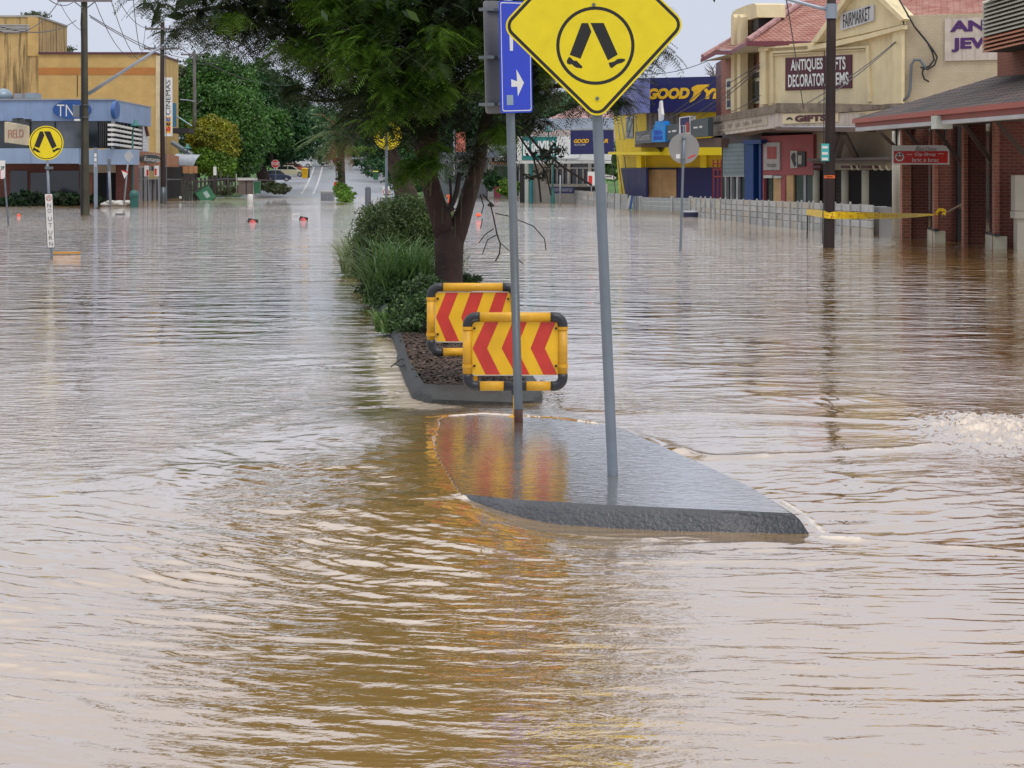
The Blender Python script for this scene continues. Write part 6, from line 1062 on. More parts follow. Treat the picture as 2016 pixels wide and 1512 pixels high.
# --- caution tape round the near right pole to the handrail
TAPE = nodes('caution_tape')
def tape_mat():
    m, t, n, l, b = TAPE; uv = n.new('ShaderNodeTexCoord'); sp = n.new('ShaderNodeSeparateXYZ'); l.new(uv.outputs['UV'], sp.inputs[0])
    a = n.new('ShaderNodeTexNoise'); a.inputs['Scale'].default_value = 9; a.inputs['Detail'].default_value = 3; mp = n.new('ShaderNodeMapping'); mp.inputs['Scale'].default_value = (.6, 6, 1); l.new(uv.outputs['UV'], mp.inputs[0]); l.new(mp.outputs[0], a.inputs[0])
    r = n.new('ShaderNodeMapRange'); r.inputs['From Min'].default_value = .56; r.inputs['From Max'].default_value = .6; l.new(a.outputs['Fac'], r.inputs['Value'])
    mx = n.new('ShaderNodeMix'); mx.data_type = 'RGBA'; mx.inputs[6].default_value = (.88, .62, .015, 1); mx.inputs[7].default_value = (.45, .09, .01, 1); l.new(r.outputs[0], mx.inputs['Factor']); l.new(mx.outputs[2], b.inputs['Base Color']); b.inputs['Roughness'].default_value = .35
    return m
tm = tape_mat(); t = thing('caution_tape', 'yellow caution tape stretched round the dark pole to the brick fin', 'tape', W(1632, 430, 48.6))
def ribbon(pts, nm, parent): # pts: (px, ytop, ybottom, D)
    mb = MB(); V = []
    for x, a, b, D in pts: p, q = W(x, a, D), W(x, b, D); V += [p, q, p + Vector((0, .006, 0)), q + Vector((0, .006, 0))]
    n_ = len(pts); mb.add(V, [f for i in range(n_ - 1) for f in ((4 * i, 4 * i + 1, 4 * i + 5, 4 * i + 4), (4 * i + 2, 4 * i + 6, 4 * i + 7, 4 * i + 3), (4 * i, 4 * i + 4, 4 * i + 6, 4 * i + 2), (4 * i + 1, 4 * i + 3, 4 * i + 7, 4 * i + 5))]); return mb.build(nm, tm, parent)
ribbon([(1588, 412, 423, 58.2), (1605, 413, 426, 54), (1622, 414.5, 429, 48.62), (1632, 419, 430.5, 48.52), (1645, 416, 431, 48.6), (1700, 418, 431, 49.6), (1760, 419, 430.5, 50.9), (1800, 420, 428, 51.8), (1840, 421, 424, 52.9)], 'band', t)
ribbon([(1588, 412, 424, 58.1), (1610, 412.5, 419, 53), (1622, 416, 421, 48.6)], 'upper_strand', t)
mb = MB(); rs_ = random.Random(3)
for i in range(14): q = W(1848 + rs_.uniform(-8, 9), 418 + rs_.uniform(-5, 5), 52.8 + rs_.uniform(-.1, .05)); mb.add([q, q + Vector((rs_.uniform(.05, .14), -.03, rs_.uniform(-.06, .06))), q + Vector((rs_.uniform(.03, .1), .02, rs_.uniform(.04, .09)))], [(0, 1, 2)])
mb.build('knot', tm, t)
tape_t = t
for x in (1636, 1650, 1677, 1686, 1717, 1727, 1755, 1766):
    D = 48.5 + max(0, (x - 1640)) * .0212; mb = MB(); q = [W(x, 429, D - .012), W(x + 1.3, 429, D - .012), W(x + 4, 420, D - .012), W(x + 2.7, 420, D - .012)]; mb.add(q, [(0, 1, 2, 3)]); mb.build('printed_bar', M('tape_print', (.22, .03, .01), .4), tape_t)
# ============================================================= vegetation
def quads_mesh(name, P, mats, parent=None, n=4):
    """P: (k, n, 3) separate small faces"""
    P = np.asarray(P, dtype=np.float64) - np.array(root_loc(parent)); k = P.shape[0]; me = bpy.data.meshes.new(name)
    me.vertices.add(k * n); me.vertices.foreach_set('co', P.reshape(-1)); me.loops.add(k * n); me.loops.foreach_set('vertex_index', np.arange(k * n))
    me.polygons.add(k); me.polygons.foreach_set('loop_start', np.arange(k) * n); me.polygons.foreach_set('loop_total', np.full(k, n)); me.update(); me.validate()
    me.materials.append(mats); o = bpy.data.objects.new(name, me); COL.objects.link(o); o.parent = parent; return o
def unit(v): return v / (np.linalg.norm(v, axis=-1, keepdims=True) + 1e-9)
def cards(C, size, up=.3, asp=2.2, rng=RNG):
    """rhombic leaf cards at C"""
    k = len(C); d = unit(rng.normal(size=(k, 3)) + np.array([0, 0, -up])); s = unit(np.cross(d, rng.normal(size=(k, 3)))); L_ = (size * rng.uniform(.6, 1.3, k))[:, None]
    a = d * L_ * .5; b = s * L_ * .5 / asp
    return np.stack([C - a, C + b, C + a, C - b], 1)
def blobs(E, n, rng=RNG, clump=.22, shell=.55):
    """points gathered in clumps through ellipsoids E = (cx, cy, cz, rx, ry, rz)"""
    E = np.array(E, float); vol = E[:, 3] * E[:, 4] * E[:, 5]; cnt = rng.multinomial(max(len(E), n // 26), vol ** .75 / (vol ** .75).sum()); out = []
    for e, c in zip(E, cnt):
        if c == 0: continue
        d = unit(rng.normal(size=(c, 3))); r = rng.random((c, 1)) ** (1 / 3.); r = shell + (1 - shell) * r; r = np.where(rng.random((c, 1)) < .25, r * rng.random((c, 1)), r)
        cc = e[:3] + d * r * e[3:] * rng.uniform(.9, 1.08, (c, 1)); sc = clump * e[3:].mean()
        out.append((cc[:, None, :] + rng.normal(size=(c, 26, 3)) * sc * np.array([1, 1, .6])).reshape(-1, 3))
    return np.concatenate(out)
def pxE(px, py, D, rx, rz, ry=None): q = W(px, py, D); return (q.x, q.y, q.z, rx, ry or rx, rz)
BARK = M('dark_bark', (.045, .028, .022), .9, var=.5, vs=5, streak=.35, dirt=(.16, .12, .08), bump=.7, bs=14)
def tree(label, E, n, size, leaf, trunk=None, name='tree', cat='tree', group=None, clump=.17, up=.3, asp=1.6, gz=None):
    E = [tuple(e) for e in E]
    for e in list(E):
        for _ in range(2):
            d = unit(RNG.normal(size=3)); d[2] = abs(d[2]) * .9 - .1; E.append((e[0] + d[0] * e[3] * .95, e[1] + d[1] * e[4] * .7, e[2] + d[2] * e[5] * .95, e[3] * .42, e[4] * .42, e[5] * .38))
    b = trunk[0][0] if trunk else Vector((E[0][0], E[0][1], gz or 0)); t = thing(name, label, cat, b, group)
    quads_mesh('crown', cards(blobs([(a, b_, c, d * .88, e_ * .88, f * .88) for a, b_, c, d, e_, f in E], n, clump=clump, shell=.72), size, up, asp), leaf, t)
    if trunk:
        mb = MB()
        for p, r in [(trunk[i][0:1][0], 0) for i in range(0)]: pass
        mb.tube([p for p, r in trunk], [r for p, r in trunk], 10); e0 = trunk[-1][0]
        for e in E[:7]: c = Vector(e[:3]); m_ = e0.lerp(c, .5) + Vector((0, 0, -.1 * (c - e0).length)); mb.tube([e0, m_, c], [trunk[-1][1] * .55, trunk[-1][1] * .4, .05], 7)
        mb.build('trunk', BARK, t, 'all')
    return t
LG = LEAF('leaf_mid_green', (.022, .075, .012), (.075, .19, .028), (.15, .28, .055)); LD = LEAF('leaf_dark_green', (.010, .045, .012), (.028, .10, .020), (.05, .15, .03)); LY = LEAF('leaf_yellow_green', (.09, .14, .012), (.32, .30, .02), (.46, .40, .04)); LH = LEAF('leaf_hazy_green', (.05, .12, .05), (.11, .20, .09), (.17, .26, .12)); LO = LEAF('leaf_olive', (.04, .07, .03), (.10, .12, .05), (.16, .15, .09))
LDD = LEAF('leaf_blackish', (.006, .018, .006), (.015, .04, .010), (.03, .08, .02)); LYG = LEAF('leaf_lime', (.05, .14, .01), (.14, .26, .02), (.25, .36, .03))
def tk(px, py0, py1, D, r, lean=0): return [(W(px, py0, D), r), (W(px + lean * .5, (py0 + py1) / 2, D), r * .8), (W(px + lean, py1, D), r * .6)]
# left bank, back to front
tree('tall rounded green tree rising highest behind the yellow tree', [pxE(430, 150, 205, 3.6, 2.6), pxE(412, 175, 205, 3, 2.5), pxE(452, 170, 204, 3.2, 3), pxE(445, 215, 200, 3.6, 3.4), pxE(470, 235, 199, 3.2, 3.4), pxE(450, 270, 198, 4, 3.4), pxE(480, 285, 197, 2.4, 3), pxE(425, 230, 202, 3, 3), pxE(400, 250, 203, 2.6, 3), pxE(465, 320, 197, 2.6, 1.9), pxE(430, 320, 198, 2.6, 2)], 62000, .36, LG, tk(448, 372, 300, 200, .3))
tree('brownish thin crowned tree behind the distant grey pole', [pxE(392, 160, 215, 3, 3), pxE(375, 185, 215, 2.2, 3.5), pxE(400, 200, 212, 2.6, 4), pxE(355, 160, 216, 1.8, 2)], 7000, .55, LO, tk(390, 350, 210, 214, .25))
tree('small yellow leaved tree beside the cinema corner', [pxE(398, 255, 186, 1.5, 1.1), pxE(418, 247, 186, 1.6, 1.0), pxE(440, 262, 186, 1.5, 1.3), pxE(408, 275, 185, 2, 1.5), pxE(435, 290, 185, 1.8, 1.6), pxE(392, 285, 186, 1.1, 1.4)], 20000, .24, LY, tk(418, 372, 300, 187, .18))
tree('green lower crown under the yellow leaves', [pxE(405, 315, 184, 1.6, 1.4), pxE(430, 322, 184, 1.7, 1.4), pxE(418, 300, 186, 1.8, 1.2)], 12000, .24, LYG, tk(412, 374, 320, 186, .12), name='shrub', cat='shrub')
tree('very dark broad tree over the parked cars with a leaning trunk', [pxE(520, 175, 222, 3, 2.4), pxE(500, 200, 220, 3, 3), pxE(545, 195, 222, 3.2, 3), pxE(515, 235, 218, 3.6, 3.2), pxE(555, 235, 219, 3, 3), pxE(530, 275, 217, 3.8, 3), pxE(565, 272, 218, 2.8, 2.4), pxE(505, 290, 216, 2.6, 2.6), pxE(545, 300, 216, 3, 1.6), pxE(575, 295, 217, 2.2, 1.4)], 56000, .36, LD, [(W(522, 362, 214), .75), (W(514, 335, 214), .65), (W(506, 318, 214), .5), (W(520, 295, 215), .4)])
tree('mid green bushy tree in front of the dark broad tree', [pxE(530, 235, 212, 1.8, 1.4), pxE(545, 250, 212, 1.7, 1.5), pxE(535, 272, 211, 2.0, 1.6), pxE(555, 275, 212, 1.4, 1.2)], 16000, .3, LG, tk(535, 330, 280, 213, .2))
tree('dark pointed conifer like tree in the sky gap', [pxE(508, 140, 235, 1.6, 2), pxE(512, 160, 235, 2.6, 2.2), pxE(553, 168, 236, 1.5, 2.4), pxE(556, 195, 236, 2.2, 2.4), pxE(580, 205, 238, 1.6, 3)], 7000, .5, LD, tk(530, 300, 200, 236, .3))
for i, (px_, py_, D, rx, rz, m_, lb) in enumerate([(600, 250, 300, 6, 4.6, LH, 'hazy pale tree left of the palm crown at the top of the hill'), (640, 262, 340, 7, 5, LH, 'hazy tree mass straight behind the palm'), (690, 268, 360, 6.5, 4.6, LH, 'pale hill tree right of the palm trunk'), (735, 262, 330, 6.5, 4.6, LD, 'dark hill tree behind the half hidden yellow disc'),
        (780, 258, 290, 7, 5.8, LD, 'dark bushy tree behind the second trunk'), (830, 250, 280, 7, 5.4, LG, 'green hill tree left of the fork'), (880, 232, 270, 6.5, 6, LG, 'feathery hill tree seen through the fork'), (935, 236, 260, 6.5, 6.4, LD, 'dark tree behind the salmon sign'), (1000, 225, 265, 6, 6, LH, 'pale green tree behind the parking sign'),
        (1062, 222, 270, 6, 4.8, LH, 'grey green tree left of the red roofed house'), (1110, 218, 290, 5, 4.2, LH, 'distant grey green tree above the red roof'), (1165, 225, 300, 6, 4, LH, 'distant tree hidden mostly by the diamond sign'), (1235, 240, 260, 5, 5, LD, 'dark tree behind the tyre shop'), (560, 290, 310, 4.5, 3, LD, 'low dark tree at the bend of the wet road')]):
    q = W(px_, py_, D); E = [(q.x + RNG.uniform(-.5, .5) * rx, q.y + RNG.uniform(-2, 2), q.z + RNG.uniform(-.45, .4) * rz, rx * RNG.uniform(.45, .7), rx * .5, rz * RNG.uniform(.4, .6)) for _ in range(7)] + [(q.x, q.y, q.z - rz * .9, rx * .8, rx * .5, rz * .5)]
    tree(lb, E, 13000, .55, m_, [(Vector((q.x, q.y, hill_z(0, D) - .5)), .35), (Vector((q.x, q.y, q.z - rz * .3)), .25)], group='trees on the hill')
# hedge line filling the verge beyond the flood
for px_, py_, D, rx, rz, m_, lb in [(905, 352, 205, 3.6, 1.6, LG, 'green hedge in front of the grey shop'), (945, 360, 202, 3, 1.3, LG, 'low hedge right of the grey shop window'), (1003, 366, 183, 1.3, 1.1, LYG, 'lime green shrub before the express shop'), (968, 350, 190, .9, 1.4, LD, 'dark potted bush beside the maroon bin'), (860, 350, 215, 3.4, 2.6, LD, 'dark hedge behind the bush and trunk'), (810, 335, 225, 4, 3.2, LD, 'dark roadside shrub mass behind the second trunk'), (770, 322, 250, 4, 2.6, LD, 'shadowy shrub right of the wheelie bin'), (1185, 300, 175, 2.5, 3.6, LG, 'green bush filling the gap left of the yellow wall'),
        (345, 300, 200, 3, 6, LD, 'dark shrubbery behind the cinema sign'), (352, 215, 205, 2.4, 3.6, LG, 'green frond filled shrub behind the cinema sign top'), (535, 366, 196, 1.6, .55, LO, 'pale grassy clump at the kerb under the stop sign'), (552, 372, 192, 1.2, .45, LO, 'second pale grass clump at the kerb corner'), (430, 372, 176, 2.2, .5, LO, 'pale ground shrub behind the tilted green bin'), (50, 388, 128, 1.2, .7, LDD, 'strappy green plant by the blue shop wall'), (120, 390, 130, 3, .5, LDD, 'dark hedge along the blue shop front'), (25, 397, 127, 1.2, .5, LDD, 'low green plant at the left picture edge'),
        (640, 300, 300, 2.5, 1.2, LYG, 'bright grass bank left of the palm trunk'), (715, 296, 310, 5, 1., LYG, 'bright grass bank by the side road')]:
    q = W(px_, py_, D); tree(lb, [(q.x + a * rx, q.y + RNG.uniform(-.5, .5), q.z + b_ * rz, rx * .5, rx * .4, rz * .6) for a, b_ in ((-.5, -.2), (0, .1), (.5, -.15), (.2, -.4), (-.2, -.4))], 3600, .26 + D * .0007, m_, name='shrub', cat='shrub', gz=0, asp=2.4)
# bare roof plants and bare tree
t = thing('bare_tree', 'leafless grey twigs above the navy roof sign', 'tree', W(1405, 150, 140)); mb = MB(); rr = random.Random(5)
for i in range(16): a = W(1408, 155, 140); b = W(1408 + rr.uniform(-22, 10), 155 - rr.uniform(8, 34), 140); m_ = a.lerp(b, .5) + Vector((rr.uniform(-.2, .2), 0, rr.uniform(-.1, .2))); mb.tube([a, m_, b], [.04, .03, .012], 5); mb.tube([m_, m_ + Vector((rr.uniform(-.5, .5), 0, rr.uniform(0, .5)))], [.02, .01], 4)
mb.build('branches', M('grey_twig', (.13, .12, .12), .9), t)
t = thing('gum_tree', 'sparse spindly tree poking up beside the stained tower', 'tree', W(98, 105, 196)); mb = MB()
for a, b, c in (((97, 105), (100, 75), (102, 40)), ((98, 105), (108, 80), (116, 58)), ((96, 105), (94, 80), (96, 62))): mb.tube([W(*a, 196), W(*b, 196), W(*c, 196)], [.08, .06, .03], 5)
mb.build('trunk', M('grey_twig'), t); quads_mesh('crown', cards(blobs([pxE(98, 46, 196, .4, .25), pxE(116, 56, 196, .45, .4), pxE(108, 76, 196, .3, .3), pxE(95, 68, 196, .4, .5), pxE(70, 30, 196, 1.4, .25), pxE(88, 35, 196, .5, .2), pxE(120, 97, 192, 1.4, .25), pxE(98, 97, 192, .6, .2), pxE(96, 90, 196, .3, .6)], 1500), .3), LO, t)
# median palm
D = 158.; t = thing('palm_tree', 'date palm with brown dead fronds growing on the far median', 'palm', W(672, 380, D)); mb = MB(); mb.tube([W(673, 382, D), W(672, 330, D), W(671, 275, D)], [.34, .30, .30], 12); mb.build('trunk', M('palm_bark', (.05, .04, .035), .95, var=.5, vs=6, bump=1., bs=5), t, 'all')
P, Q = [], []; c = W(671, 268, D); rr = np.random.default_rng(9)
for i in range(64):
    az = rr.uniform(0, 6.28); el = rr.uniform(-.9, 1.25); L_ = rr.uniform(3.2, 5.2) * (1 if el > -.2 else .6); d = np.array([math.cos(az) * math.cos(el), math.sin(az) * math.cos(el), math.sin(el)]); prev = None
    for k in range(26):
        s = (k + 2) / 28; p = np.array(c) + d * L_ * s + np.array([0, 0, -1.25 * s * s * L_ * .42]); 
        for sg in (-1, 1):
            sd = unit(np.cross(d, [0, 0, 1])) * sg; l_ = .55 * (1 - .6 * s) * rr.uniform(.8, 1.2); tip = p + sd * l_ + d * .3 * l_ + np.array([0, 0, -.35 * l_]); w = unit(d) * .035
            (Q if (el < -.35 or (el > .9 and i % 3 == 0)) else P).append([p - w, p + w, tip + w * .3, tip - w * .3])
quads_mesh('green_fronds', P, LEAF('palm_leaf', (.05, .09, .02), (.11, .17, .045), (.20, .22, .07)), t); quads_mesh('dead_fronds', Q, LEAF('palm_dead', (.13, .075, .04), (.26, .17, .07), (.42, .33, .06)), t)
mb = MB()
for i in range(18): a = i * .7; q = c + Vector((math.cos(a) * .3, math.sin(a) * .3, -.1)); mb.tube([q, q + Vector((math.cos(a) * .9, math.sin(a) * .9, 1.1))], [.05, .02], 4)
mb.build('frond_stalks', M('stalk_brown', (.20, .11, .06), .8), t)
tree('vine wrapped thin stump against the palm trunk', [pxE(667, 330, 156, .3, .7), pxE(668, 350, 156, .28, .8), pxE(671, 368, 156, .3, .5)], 1500, .18, LO, name='climbing_vine', cat='vine')
tree('bright clipped hedge at the nose of the far median', [pxE(672, 372, 154, .7, .5), pxE(680, 384, 152, .8, .45), pxE(686, 392, 150, .6, .3), pxE(674, 388, 151, .7, .4)], 5200, .15, LYG, name='clipped_hedge', cat='hedge')

# --- second trunk behind the bush
D = 58.; t = thing('tree', 'dark leaning tree behind the clipped bush, half hidden by the forked one', 'tree', W(805, 410, D)); MB().tube([W(806, 425, D), W(800, 385, D), W(788, 345, D), W(772, 310, D), (W(764, 270, D)), W(760, 200, D)], [.42, .36, .30, .22, .2, .15], 14).build('trunk', BARK, t, 'all')
quads_mesh('crown', cards(blobs([pxE(760, 190, 58, 1.8, 1.3), pxE(720, 230, 58, 1.3, .7), pxE(800, 235, 58, 1.2, .8), pxE(780, 120, 58, 2.4, 1.6), pxE(850, 160, 58, 1.6, 1.4)], 16000), .14, 1.0), LD, t)

# --- the big forked tree on the median
D = 25.; K = lambda x, y, d=0: W(x, y, D + d); t = thing('forked_tree', 'big dark forked tree with feathery canopy standing on the mulched median', 'tree', W(884, 560, D))
trunk = MB(); limbs = [([(882, 606), (883, 560), (884, 520), (884, 480), (880, 455)], [.25, .195, .185, .20, .15], 0), ([(880, 480), (868, 430), (855, 390), (843, 345), (840, 300), (848, 230), (852, 150), (846, 80), (835, 10), (820, -90)], [.14, .145, .13, .125, .13, .11, .105, .10, .09, .07], 0),
    ([(890, 490), (903, 450), (917, 405), (930, 360), (942, 320), (950, 270), (965, 210), (1000, 140), (1040, 60), (1090, -40)], [.13, .13, .115, .11, .10, .085, .075, .07, .06, .04], .1), ([(846, 330), (826, 280), (800, 220), (765, 150), (730, 90), (690, 40), (640, -10), (560, -60)], [.10, .10, .10, .10, .09, .085, .07, .05], .3),
    ([(730, 95), (660, 60), (590, 40), (510, 20), (430, 15), (360, 25)], [.06, .055, .05, .04, .03, .015], .2), ([(852, 170), (880, 110), (905, 50), (920, -40), (940, -140)], [.09, .08, .07, .06, .04], -.4), ([(690, 45), (700, -20), (730, -100)], [.06, .05, .03], .3), ([(965, 215), (1010, 190), (1080, 170), (1160, 165), (1240, 160)], [.05, .045, .035, .025, .012], 0),
    ([(846, 90), (780, 30), (740, -60)], [.07, .06, .04], .9), ([(905, 60), (960, -10), (1060, -90)], [.06, .05, .03], -.6), ([(765, 150), (700, 190), (640, 200), (590, 195)], [.04, .03, .02, .01], .2)]
for pts, rs, dd in limbs: trunk.tube([K(x, y, dd * min(1, i / 2)) for i, (x, y) in enumerate(pts)], rs, 14)
trunk.build('trunk', M('forked_bark', (.040, .020, .015), .85, var=.45, vs=4, streak=.18, dirt=(.10, .08, .05), bump=.9, bs=12), t, 'all')
mb = MB(); rr = random.Random(11)
for i in range(26):   # pale peeling bark and moss strips
    L_ = rr.choice(limbs[1:3]); k = rr.randrange(0, 4); (x0, y0), (x1, y1) = L_[0][k], L_[0][k + 1]; f_ = rr.random(); x, y = x0 + (x1 - x0) * f_, y0 + (y1 - y0) * f_; r = L_[1][k]; a = rr.uniform(-1.1, 1.1); c = K(x, y) + Vector((math.sin(a) * r * .98, -math.cos(a) * r * 1.0 - .01, 0)); w, h = rr.uniform(.006, .02), rr.uniform(.04, .16)
    mb.add([c + Vector((-w, 0, -h)), c + Vector((w * .5, 0, -h * .8)), c + Vector((w, -.015, h)), c + Vector((-w * .6, -.01, h * .9))], [(0, 1, 2, 3)])
mb.build('peeling_bark', M('pale_bark', (.085, .065, .04), .9, var=.3), t)
mb = MB()
for pts, r in (([(884, 415), (892, 400), (900, 375), (905, 340)], .035), ([(884, 415), (888, 385), (886, 350)], .018), ([(893, 408), (884, 415), (876, 412)], .04), ([(950, 382), (965, 400), (972, 430), (978, 460), (985, 480), (983, 500), (975, 515)], .010), ([(972, 450), (955, 462), (943, 478)], .007), ([(978, 462), (960, 472), (950, 500)], .007), ([(975, 420), (1000, 425), (1050, 445), (1072, 470), (1075, 492)], .007), ([(985, 478), (1010, 500), (1030, 520)], .006), ([(950, 430), (946, 450)], .006),
               ([(1018, 240), (1060, 290), (1110, 330), (1165, 365)], .016), ([(1018, 262), (1050, 310), (1060, 350), (1065, 398)], .014), ([(1040, 290), (1075, 340), (1085, 385)], .012), ([(985, 240), (1020, 262)], .02), ([(1075, 340), (1032, 352)], .008), ([(945, 382), (952, 405), (948, 420)], .008)): mb.tube([K(x, y, -.4) for x, y in pts], r, 5)
mb.build('bare_twigs', M('dark_twig', (.02, .014, .012), .9), t)
def fronds(C, L0, rng, nl=9, w=.016, ll=.07):
    """feathery compound leaves: pairs of leaflets along a drooping stalk"""
    k = len(C); az = rng.uniform(0, 2 * np.pi, k); el = rng.uniform(-.75, .35, k); d = np.stack([np.cos(az) * np.cos(el), np.sin(az) * np.cos(el), np.sin(el)], 1); sd = unit(np.cross(d, np.array([0, 0, 1.]))); up = np.cross(sd, d); L_ = (L0 * rng.uniform(.7, 1.25, k))[:, None]; out = []
    roll = rng.uniform(-.5, .5, k)[:, None]; sd = sd * np.cos(roll) + up * np.sin(roll)
    for i in range(nl):
        s = (i + 1) / nl; p = C + d * L_ * s + np.array([0, 0, -1.]) * L_ * .45 * s * s
        for sg in (-1, 1):
            l_ = ll * (1.1 - .6 * abs(s - .45)) * rng.uniform(.8, 1.2, k)[:, None]; tip = p + (sd * sg + d * .35 + np.array([0, 0, -.35])) * l_; ww = d * w * .5
            out.append(np.stack([p - ww * .5, p + ww * .5, tip * .45 + p * .55 + ww * 1.3, tip], 1)); 
    return np.concatenate(out)
rg = np.random.default_rng(21)
LOW = [pxE(400, 12, 24.5, .75, .42, 1), pxE(352, 38, 24.3, .22, .2, .3), pxE(455, 45, 24.8, .6, .35, .8), pxE(520, 42, 25.2, .8, .42, 1.1), pxE(590, 60, 25, .8, .5, 1), pxE(560, 5, 25, 1.2, .5, 1.2), pxE(655, 85, 25, .75, .6, 1), pxE(640, 150, 25, .5, .35, .6), pxE(600, 180, 25, .26, .18, .3), pxE(715, 60, 24.5, 1, .9, 1.2), pxE(700, 170, 25, .55, .5, .7), pxE(740, 215, 25, .55, .45, .6), pxE(685, 225, 25.5, .35, .25, .4),
       pxE(790, 110, 24, 1, .9, 1.2), pxE(800, 200, 24.5, .6, .5, .7), pxE(850, 40, 24.5, 1, .8, 1.4), pxE(880, 140, 24.8, .9, .7, 1.1), pxE(905, 220, 25.2, .55, .45, .7), pxE(940, 80, 24.5, .9, .8, 1.2), pxE(965, 180, 25.2, .6, .6, .8), pxE(975, 265, 25.5, .42, .32, .45), pxE(990, 315, 25.5, .2, .2, .25), pxE(1020, 120, 25.5, .8, .7, 1), pxE(1045, 215, 25.4, .4, .26, .4), pxE(1085, 190, 25.3, .45, .3, .5), pxE(1100, 100, 25.5, .9, .6, 1), pxE(1180, 150, 25.2, .5, .4, .6), pxE(1235, 205, 25, .14, .12, .15), pxE(1225, 178, 25, .25, .2, .3), pxE(1200, 60, 25, .7, .6, .8), pxE(1280, 60, 25, .3, .35, .4), pxE(1290, 118, 25, .08, .07, .1), pxE(880, 285, 24.8, .35, .22, .35), pxE(838, 300, 24.7, .3, .2, .3), pxE(1000, 40, 25, 1, .7, 1.2)]
TOP = [pxE(430, -70, 25, 1.3, .6, 1.6), pxE(560, -110, 25, 1.6, .8, 2.2), pxE(700, -130, 25, 1.8, 1, 2.8), pxE(850, -140, 25, 1.9, 1.1, 3), pxE(1000, -120, 25, 1.8, 1, 2.8), pxE(1130, -80, 25, 1.4, .8, 2.2), pxE(620, -240, 25, 1.5, .9, 2), pxE(780, -270, 25, 1.8, 1, 2.5), pxE(940, -260, 25, 1.7, 1, 2.4), pxE(1080, -210, 25, 1.2, .8, 1.8), pxE(850, -360, 25, 1.5, .8, 1.8), pxE(720, 0, 26.5, 1.6, .7, 1.2), pxE(900, 0, 27, 1.6, .8, 1.2)]
C1_ = blobs(LOW, 10500, rg, .21, .35); quads_mesh('foliage', fronds(C1_, .24, rg), LEAF('feather_leaf', (.012, .024, .007), (.030, .056, .012), (.09, .15, .02), trans=.2), t)
C2_ = blobs(TOP, 14000, rg, .26, .2); quads_mesh('upper_foliage', cards(C2_, .24, .3, 2.4, rg), LEAF('feather_leaf_top', (.010, .028, .006), (.022, .055, .010), (.06, .12, .012), trans=.2), t)
E3 = [pxE(690, 60, 23.4, .35, .2, .3), pxE(600, 85, 24, .3, .15, .3), pxE(960, 140, 23.6, .3, .2, .3), pxE(1085, 130, 24, .25, .15, .2), pxE(720, 120, 23.4, .3, .2, .3), pxE(640, 20, 23.8, .35, .18, .3), pxE(870, 60, 23.2, .3, .2, .3), pxE(980, 255, 24.6, .2, .15, .2), pxE(460, 40, 24, .3, .12, .2), pxE(800, 160, 23.4, .35, .14, .2), pxE(840, 145, 23.4, .3, .16, .2), pxE(770, 185, 23.4, .3, .18, .2), pxE(815, 195, 23.4, .25, .12, .2), pxE(750, 215, 23.4, .2, .15, .2), pxE(862, 165, 23.4, .2, .14, .2), pxE(832, 318, 24.2, .32, .14, .2), pxE(812, 338, 24.2, .16, .1, .15), pxE(855, 305, 24.2, .25, .14, .2), pxE(745, 20, 23.6, .4, .2, .3), pxE(930, 75, 23.6, .25, .18, .2), pxE(905, 340, 24.4, .15, .05, .1)]
quads_mesh('bright_sprays', fronds(blobs(E3, 2100, rg, .3, .2), .22, rg, 9, .018, .075), LEAF('feather_bright', (.06, .14, .012), (.13, .25, .025), (.20, .33, .05), trans=.3), t)
rg2 = np.random.default_rng(4); quads_mesh('stray_leaves', cards(blobs([pxE(1062, 330, 24.6, .25, .12, .2), pxE(1042, 255, 24.6, .2, .15, .2), pxE(1085, 300, 24.6, .2, .1, .2), pxE(1110, 345, 24.6, .12, .06, .1), pxE(1240, 150, 24.6, .12, .25, .1), pxE(930, 330, 24.6, .3, .3, .2), pxE(1030, 300, 24.6, .18, .15, .1)], 380, rg2, .35), .09, .2, 2.6, rg2), LEAF('stray_leaf', (.008, .016, .008), (.02, .03, .012), None), t)

# --- planting on the median
def blades(C, h, rng, lean=.6, w=.019, n=6):
    k = len(C); az = rng.uniform(0, 2 * np.pi, k); hh = h * rng.uniform(.6, 1.2, k); out = []; ln = lean * rng.uniform(.3, 1.4, k)
    d = np.stack([np.cos(az), np.sin(az), 0 * az], 1); s = np.stack([-np.sin(az), np.cos(az), 0 * az], 1); P0 = C.copy()
    pts = [C + d * (ln * hh * t_ ** 2.)[:, None] + np.array([0, 0, 1]) * (hh * (t_ - .28 * ln * t_ ** 3))[:, None] for t_ in np.linspace(0, 1, n)]
    for i in range(n - 1): a, b = w * (1 - i / n), w * (1 - (i + 1) / n) + .0006; out.append(np.stack([pts[i] - s * a, pts[i] + s * a, pts[i + 1] + s * b, pts[i + 1] - s * b], 1))
    return np.concatenate(out)
def clumpat(px_, py_, z, rx, ry, n, rng): q = G(px_, py_, z); a = rng.uniform(0, 6.28, n); r = np.sqrt(rng.random(n)); return np.stack([q.x + rx * r * np.cos(a), q.y + ry * r * np.sin(a), np.full(n, z)], 1)
GB = LEAF('grass_blade', (.08, .18, .035), (.22, .37, .11), (.38, .50, .25), trans=.3); GP = LEAF('grass_pale', (.10, .15, .05), (.20, .25, .12), (.30, .33, .18), trans=.3); rg = np.random.default_rng(33)
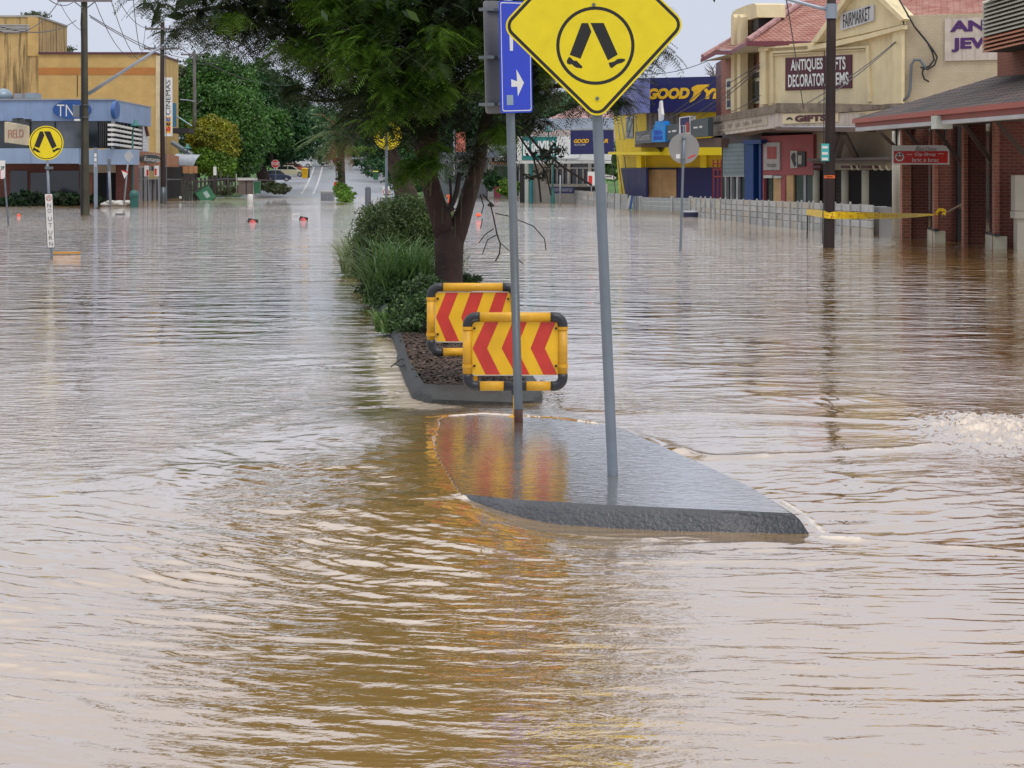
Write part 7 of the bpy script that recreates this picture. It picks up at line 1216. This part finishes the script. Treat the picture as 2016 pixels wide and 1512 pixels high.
for px_, py_, rx, ry, n, h, m_, lb in [(785, 597, .5, .7, 430, .95, GB, 'long bladed green grass clump leaning over the water in front of the bush'), (835, 600, .3, .5, 220, .85, GB, 'green grass clump against the forked trunk'), (722, 535, .45, 1.6, 800, .62, GP, 'pale arching grass clump left of the clipped bush'), (778, 652, .22, .3, 420, .26, GB, 'small bright grass tuft at the water edge below the dark shrub'), (712, 500, .3, 1.2, 400, .5, GP, 'thin pale grass clump furthest back along the median edge')]:
    q = G(px_, py_, .08); t = thing('grass_clump', lb, 'grass', q, 'grass clumps on the median'); quads_mesh('blades', blades(clumpat(px_, py_, .05, rx, ry, n, rg), h, rg, .75), m_, t)
def bush(label, E, n, size, m_, asp=2.6, up=-.2, nm='shrub'):
    t = thing(nm, label, 'shrub', Vector((E[0][0], E[0][1], .08))); quads_mesh('foliage', cards(blobs(E, n, rg, .16, .72), size, up, asp, rg), m_, t)
    mb = MB()
    for e in E[:6]: mb.lathe((e[0], e[1], e[2]), [(e[3] * .72 * math.sin(a), -e[5] * .74 * math.cos(a)) for a in np.linspace(.05, 3.09, 8)], 12)
    mb.build('inner_twigs', M('twig_mass', (.008, .012, .006), .95), t); return t
BF = LEAF('bush_leaf', (.03, .065, .010), (.075, .125, .02), (.16, .20, .045), trans=.15)
bush('large dark clipped bush with a rounded top left of the forked tree', [pxE(785, 470, 31, .62, .62, .7), pxE(750, 490, 30.5, .42, .55, .6), pxE(830, 460, 31.5, .55, .55, .6), pxE(755, 435, 31.2, .38, .32, .5), pxE(800, 425, 31.2, .5, .32, .6), pxE(775, 530, 30.3, .55, .5, .6), pxE(845, 520, 31, .5, .5, .6), pxE(865, 450, 32.2, .32, .42, .4)], 64000, .075, BF, asp=4.)
SF = LEAF('shrub_leaf', (.016, .045, .009), (.045, .095, .018), (.11, .17, .04), trans=.15)
bush('dense dark green shrub just left of the rear chevron board', [pxE(820, 590, 21.2, .20, .24, .3), pxE(805, 620, 21, .22, .20, .3), pxE(840, 615, 20.6, .22, .22, .3), pxE(822, 645, 20.4, .24, .14, .3), pxE(850, 570, 21.4, .18, .15, .25)], 12000, .055, SF)
bush('low dark shrub behind the long green grass at the water line', [pxE(755, 565, 26, .3, .22, .4), pxE(790, 575, 25.5, .35, .2, .4), pxE(775, 590, 25.2, .3, .16, .4)], 7000, .07, SF)
bush('small dark shrub peeping out right of the forked trunk', [pxE(920, 553, 25.4, .2, .08, .3), pxE(900, 560, 25.5, .2, .1, .3)], 2600, .06, SF)
# twigs trailing in the water
for i, (pts, lb) in enumerate([([(700, 590), (722, 581), (740, 578), (760, 585)], 'thin dark branch trailing in the water left of the low shrub'), ([(770, 722), (788, 708), (812, 700), (830, 697)], 'bent black twig lying over the white water at the kerb'), ([(776, 716), (790, 722), (806, 712)], 'short black twig caught on the kerb')]):
    solo(MB().tube([G(x, y, .06 + .05 * (k % 2)) for k, (x, y) in enumerate(pts)], .006, 5), 'fallen_twig', M('dark_twig'), lb, 'twig')
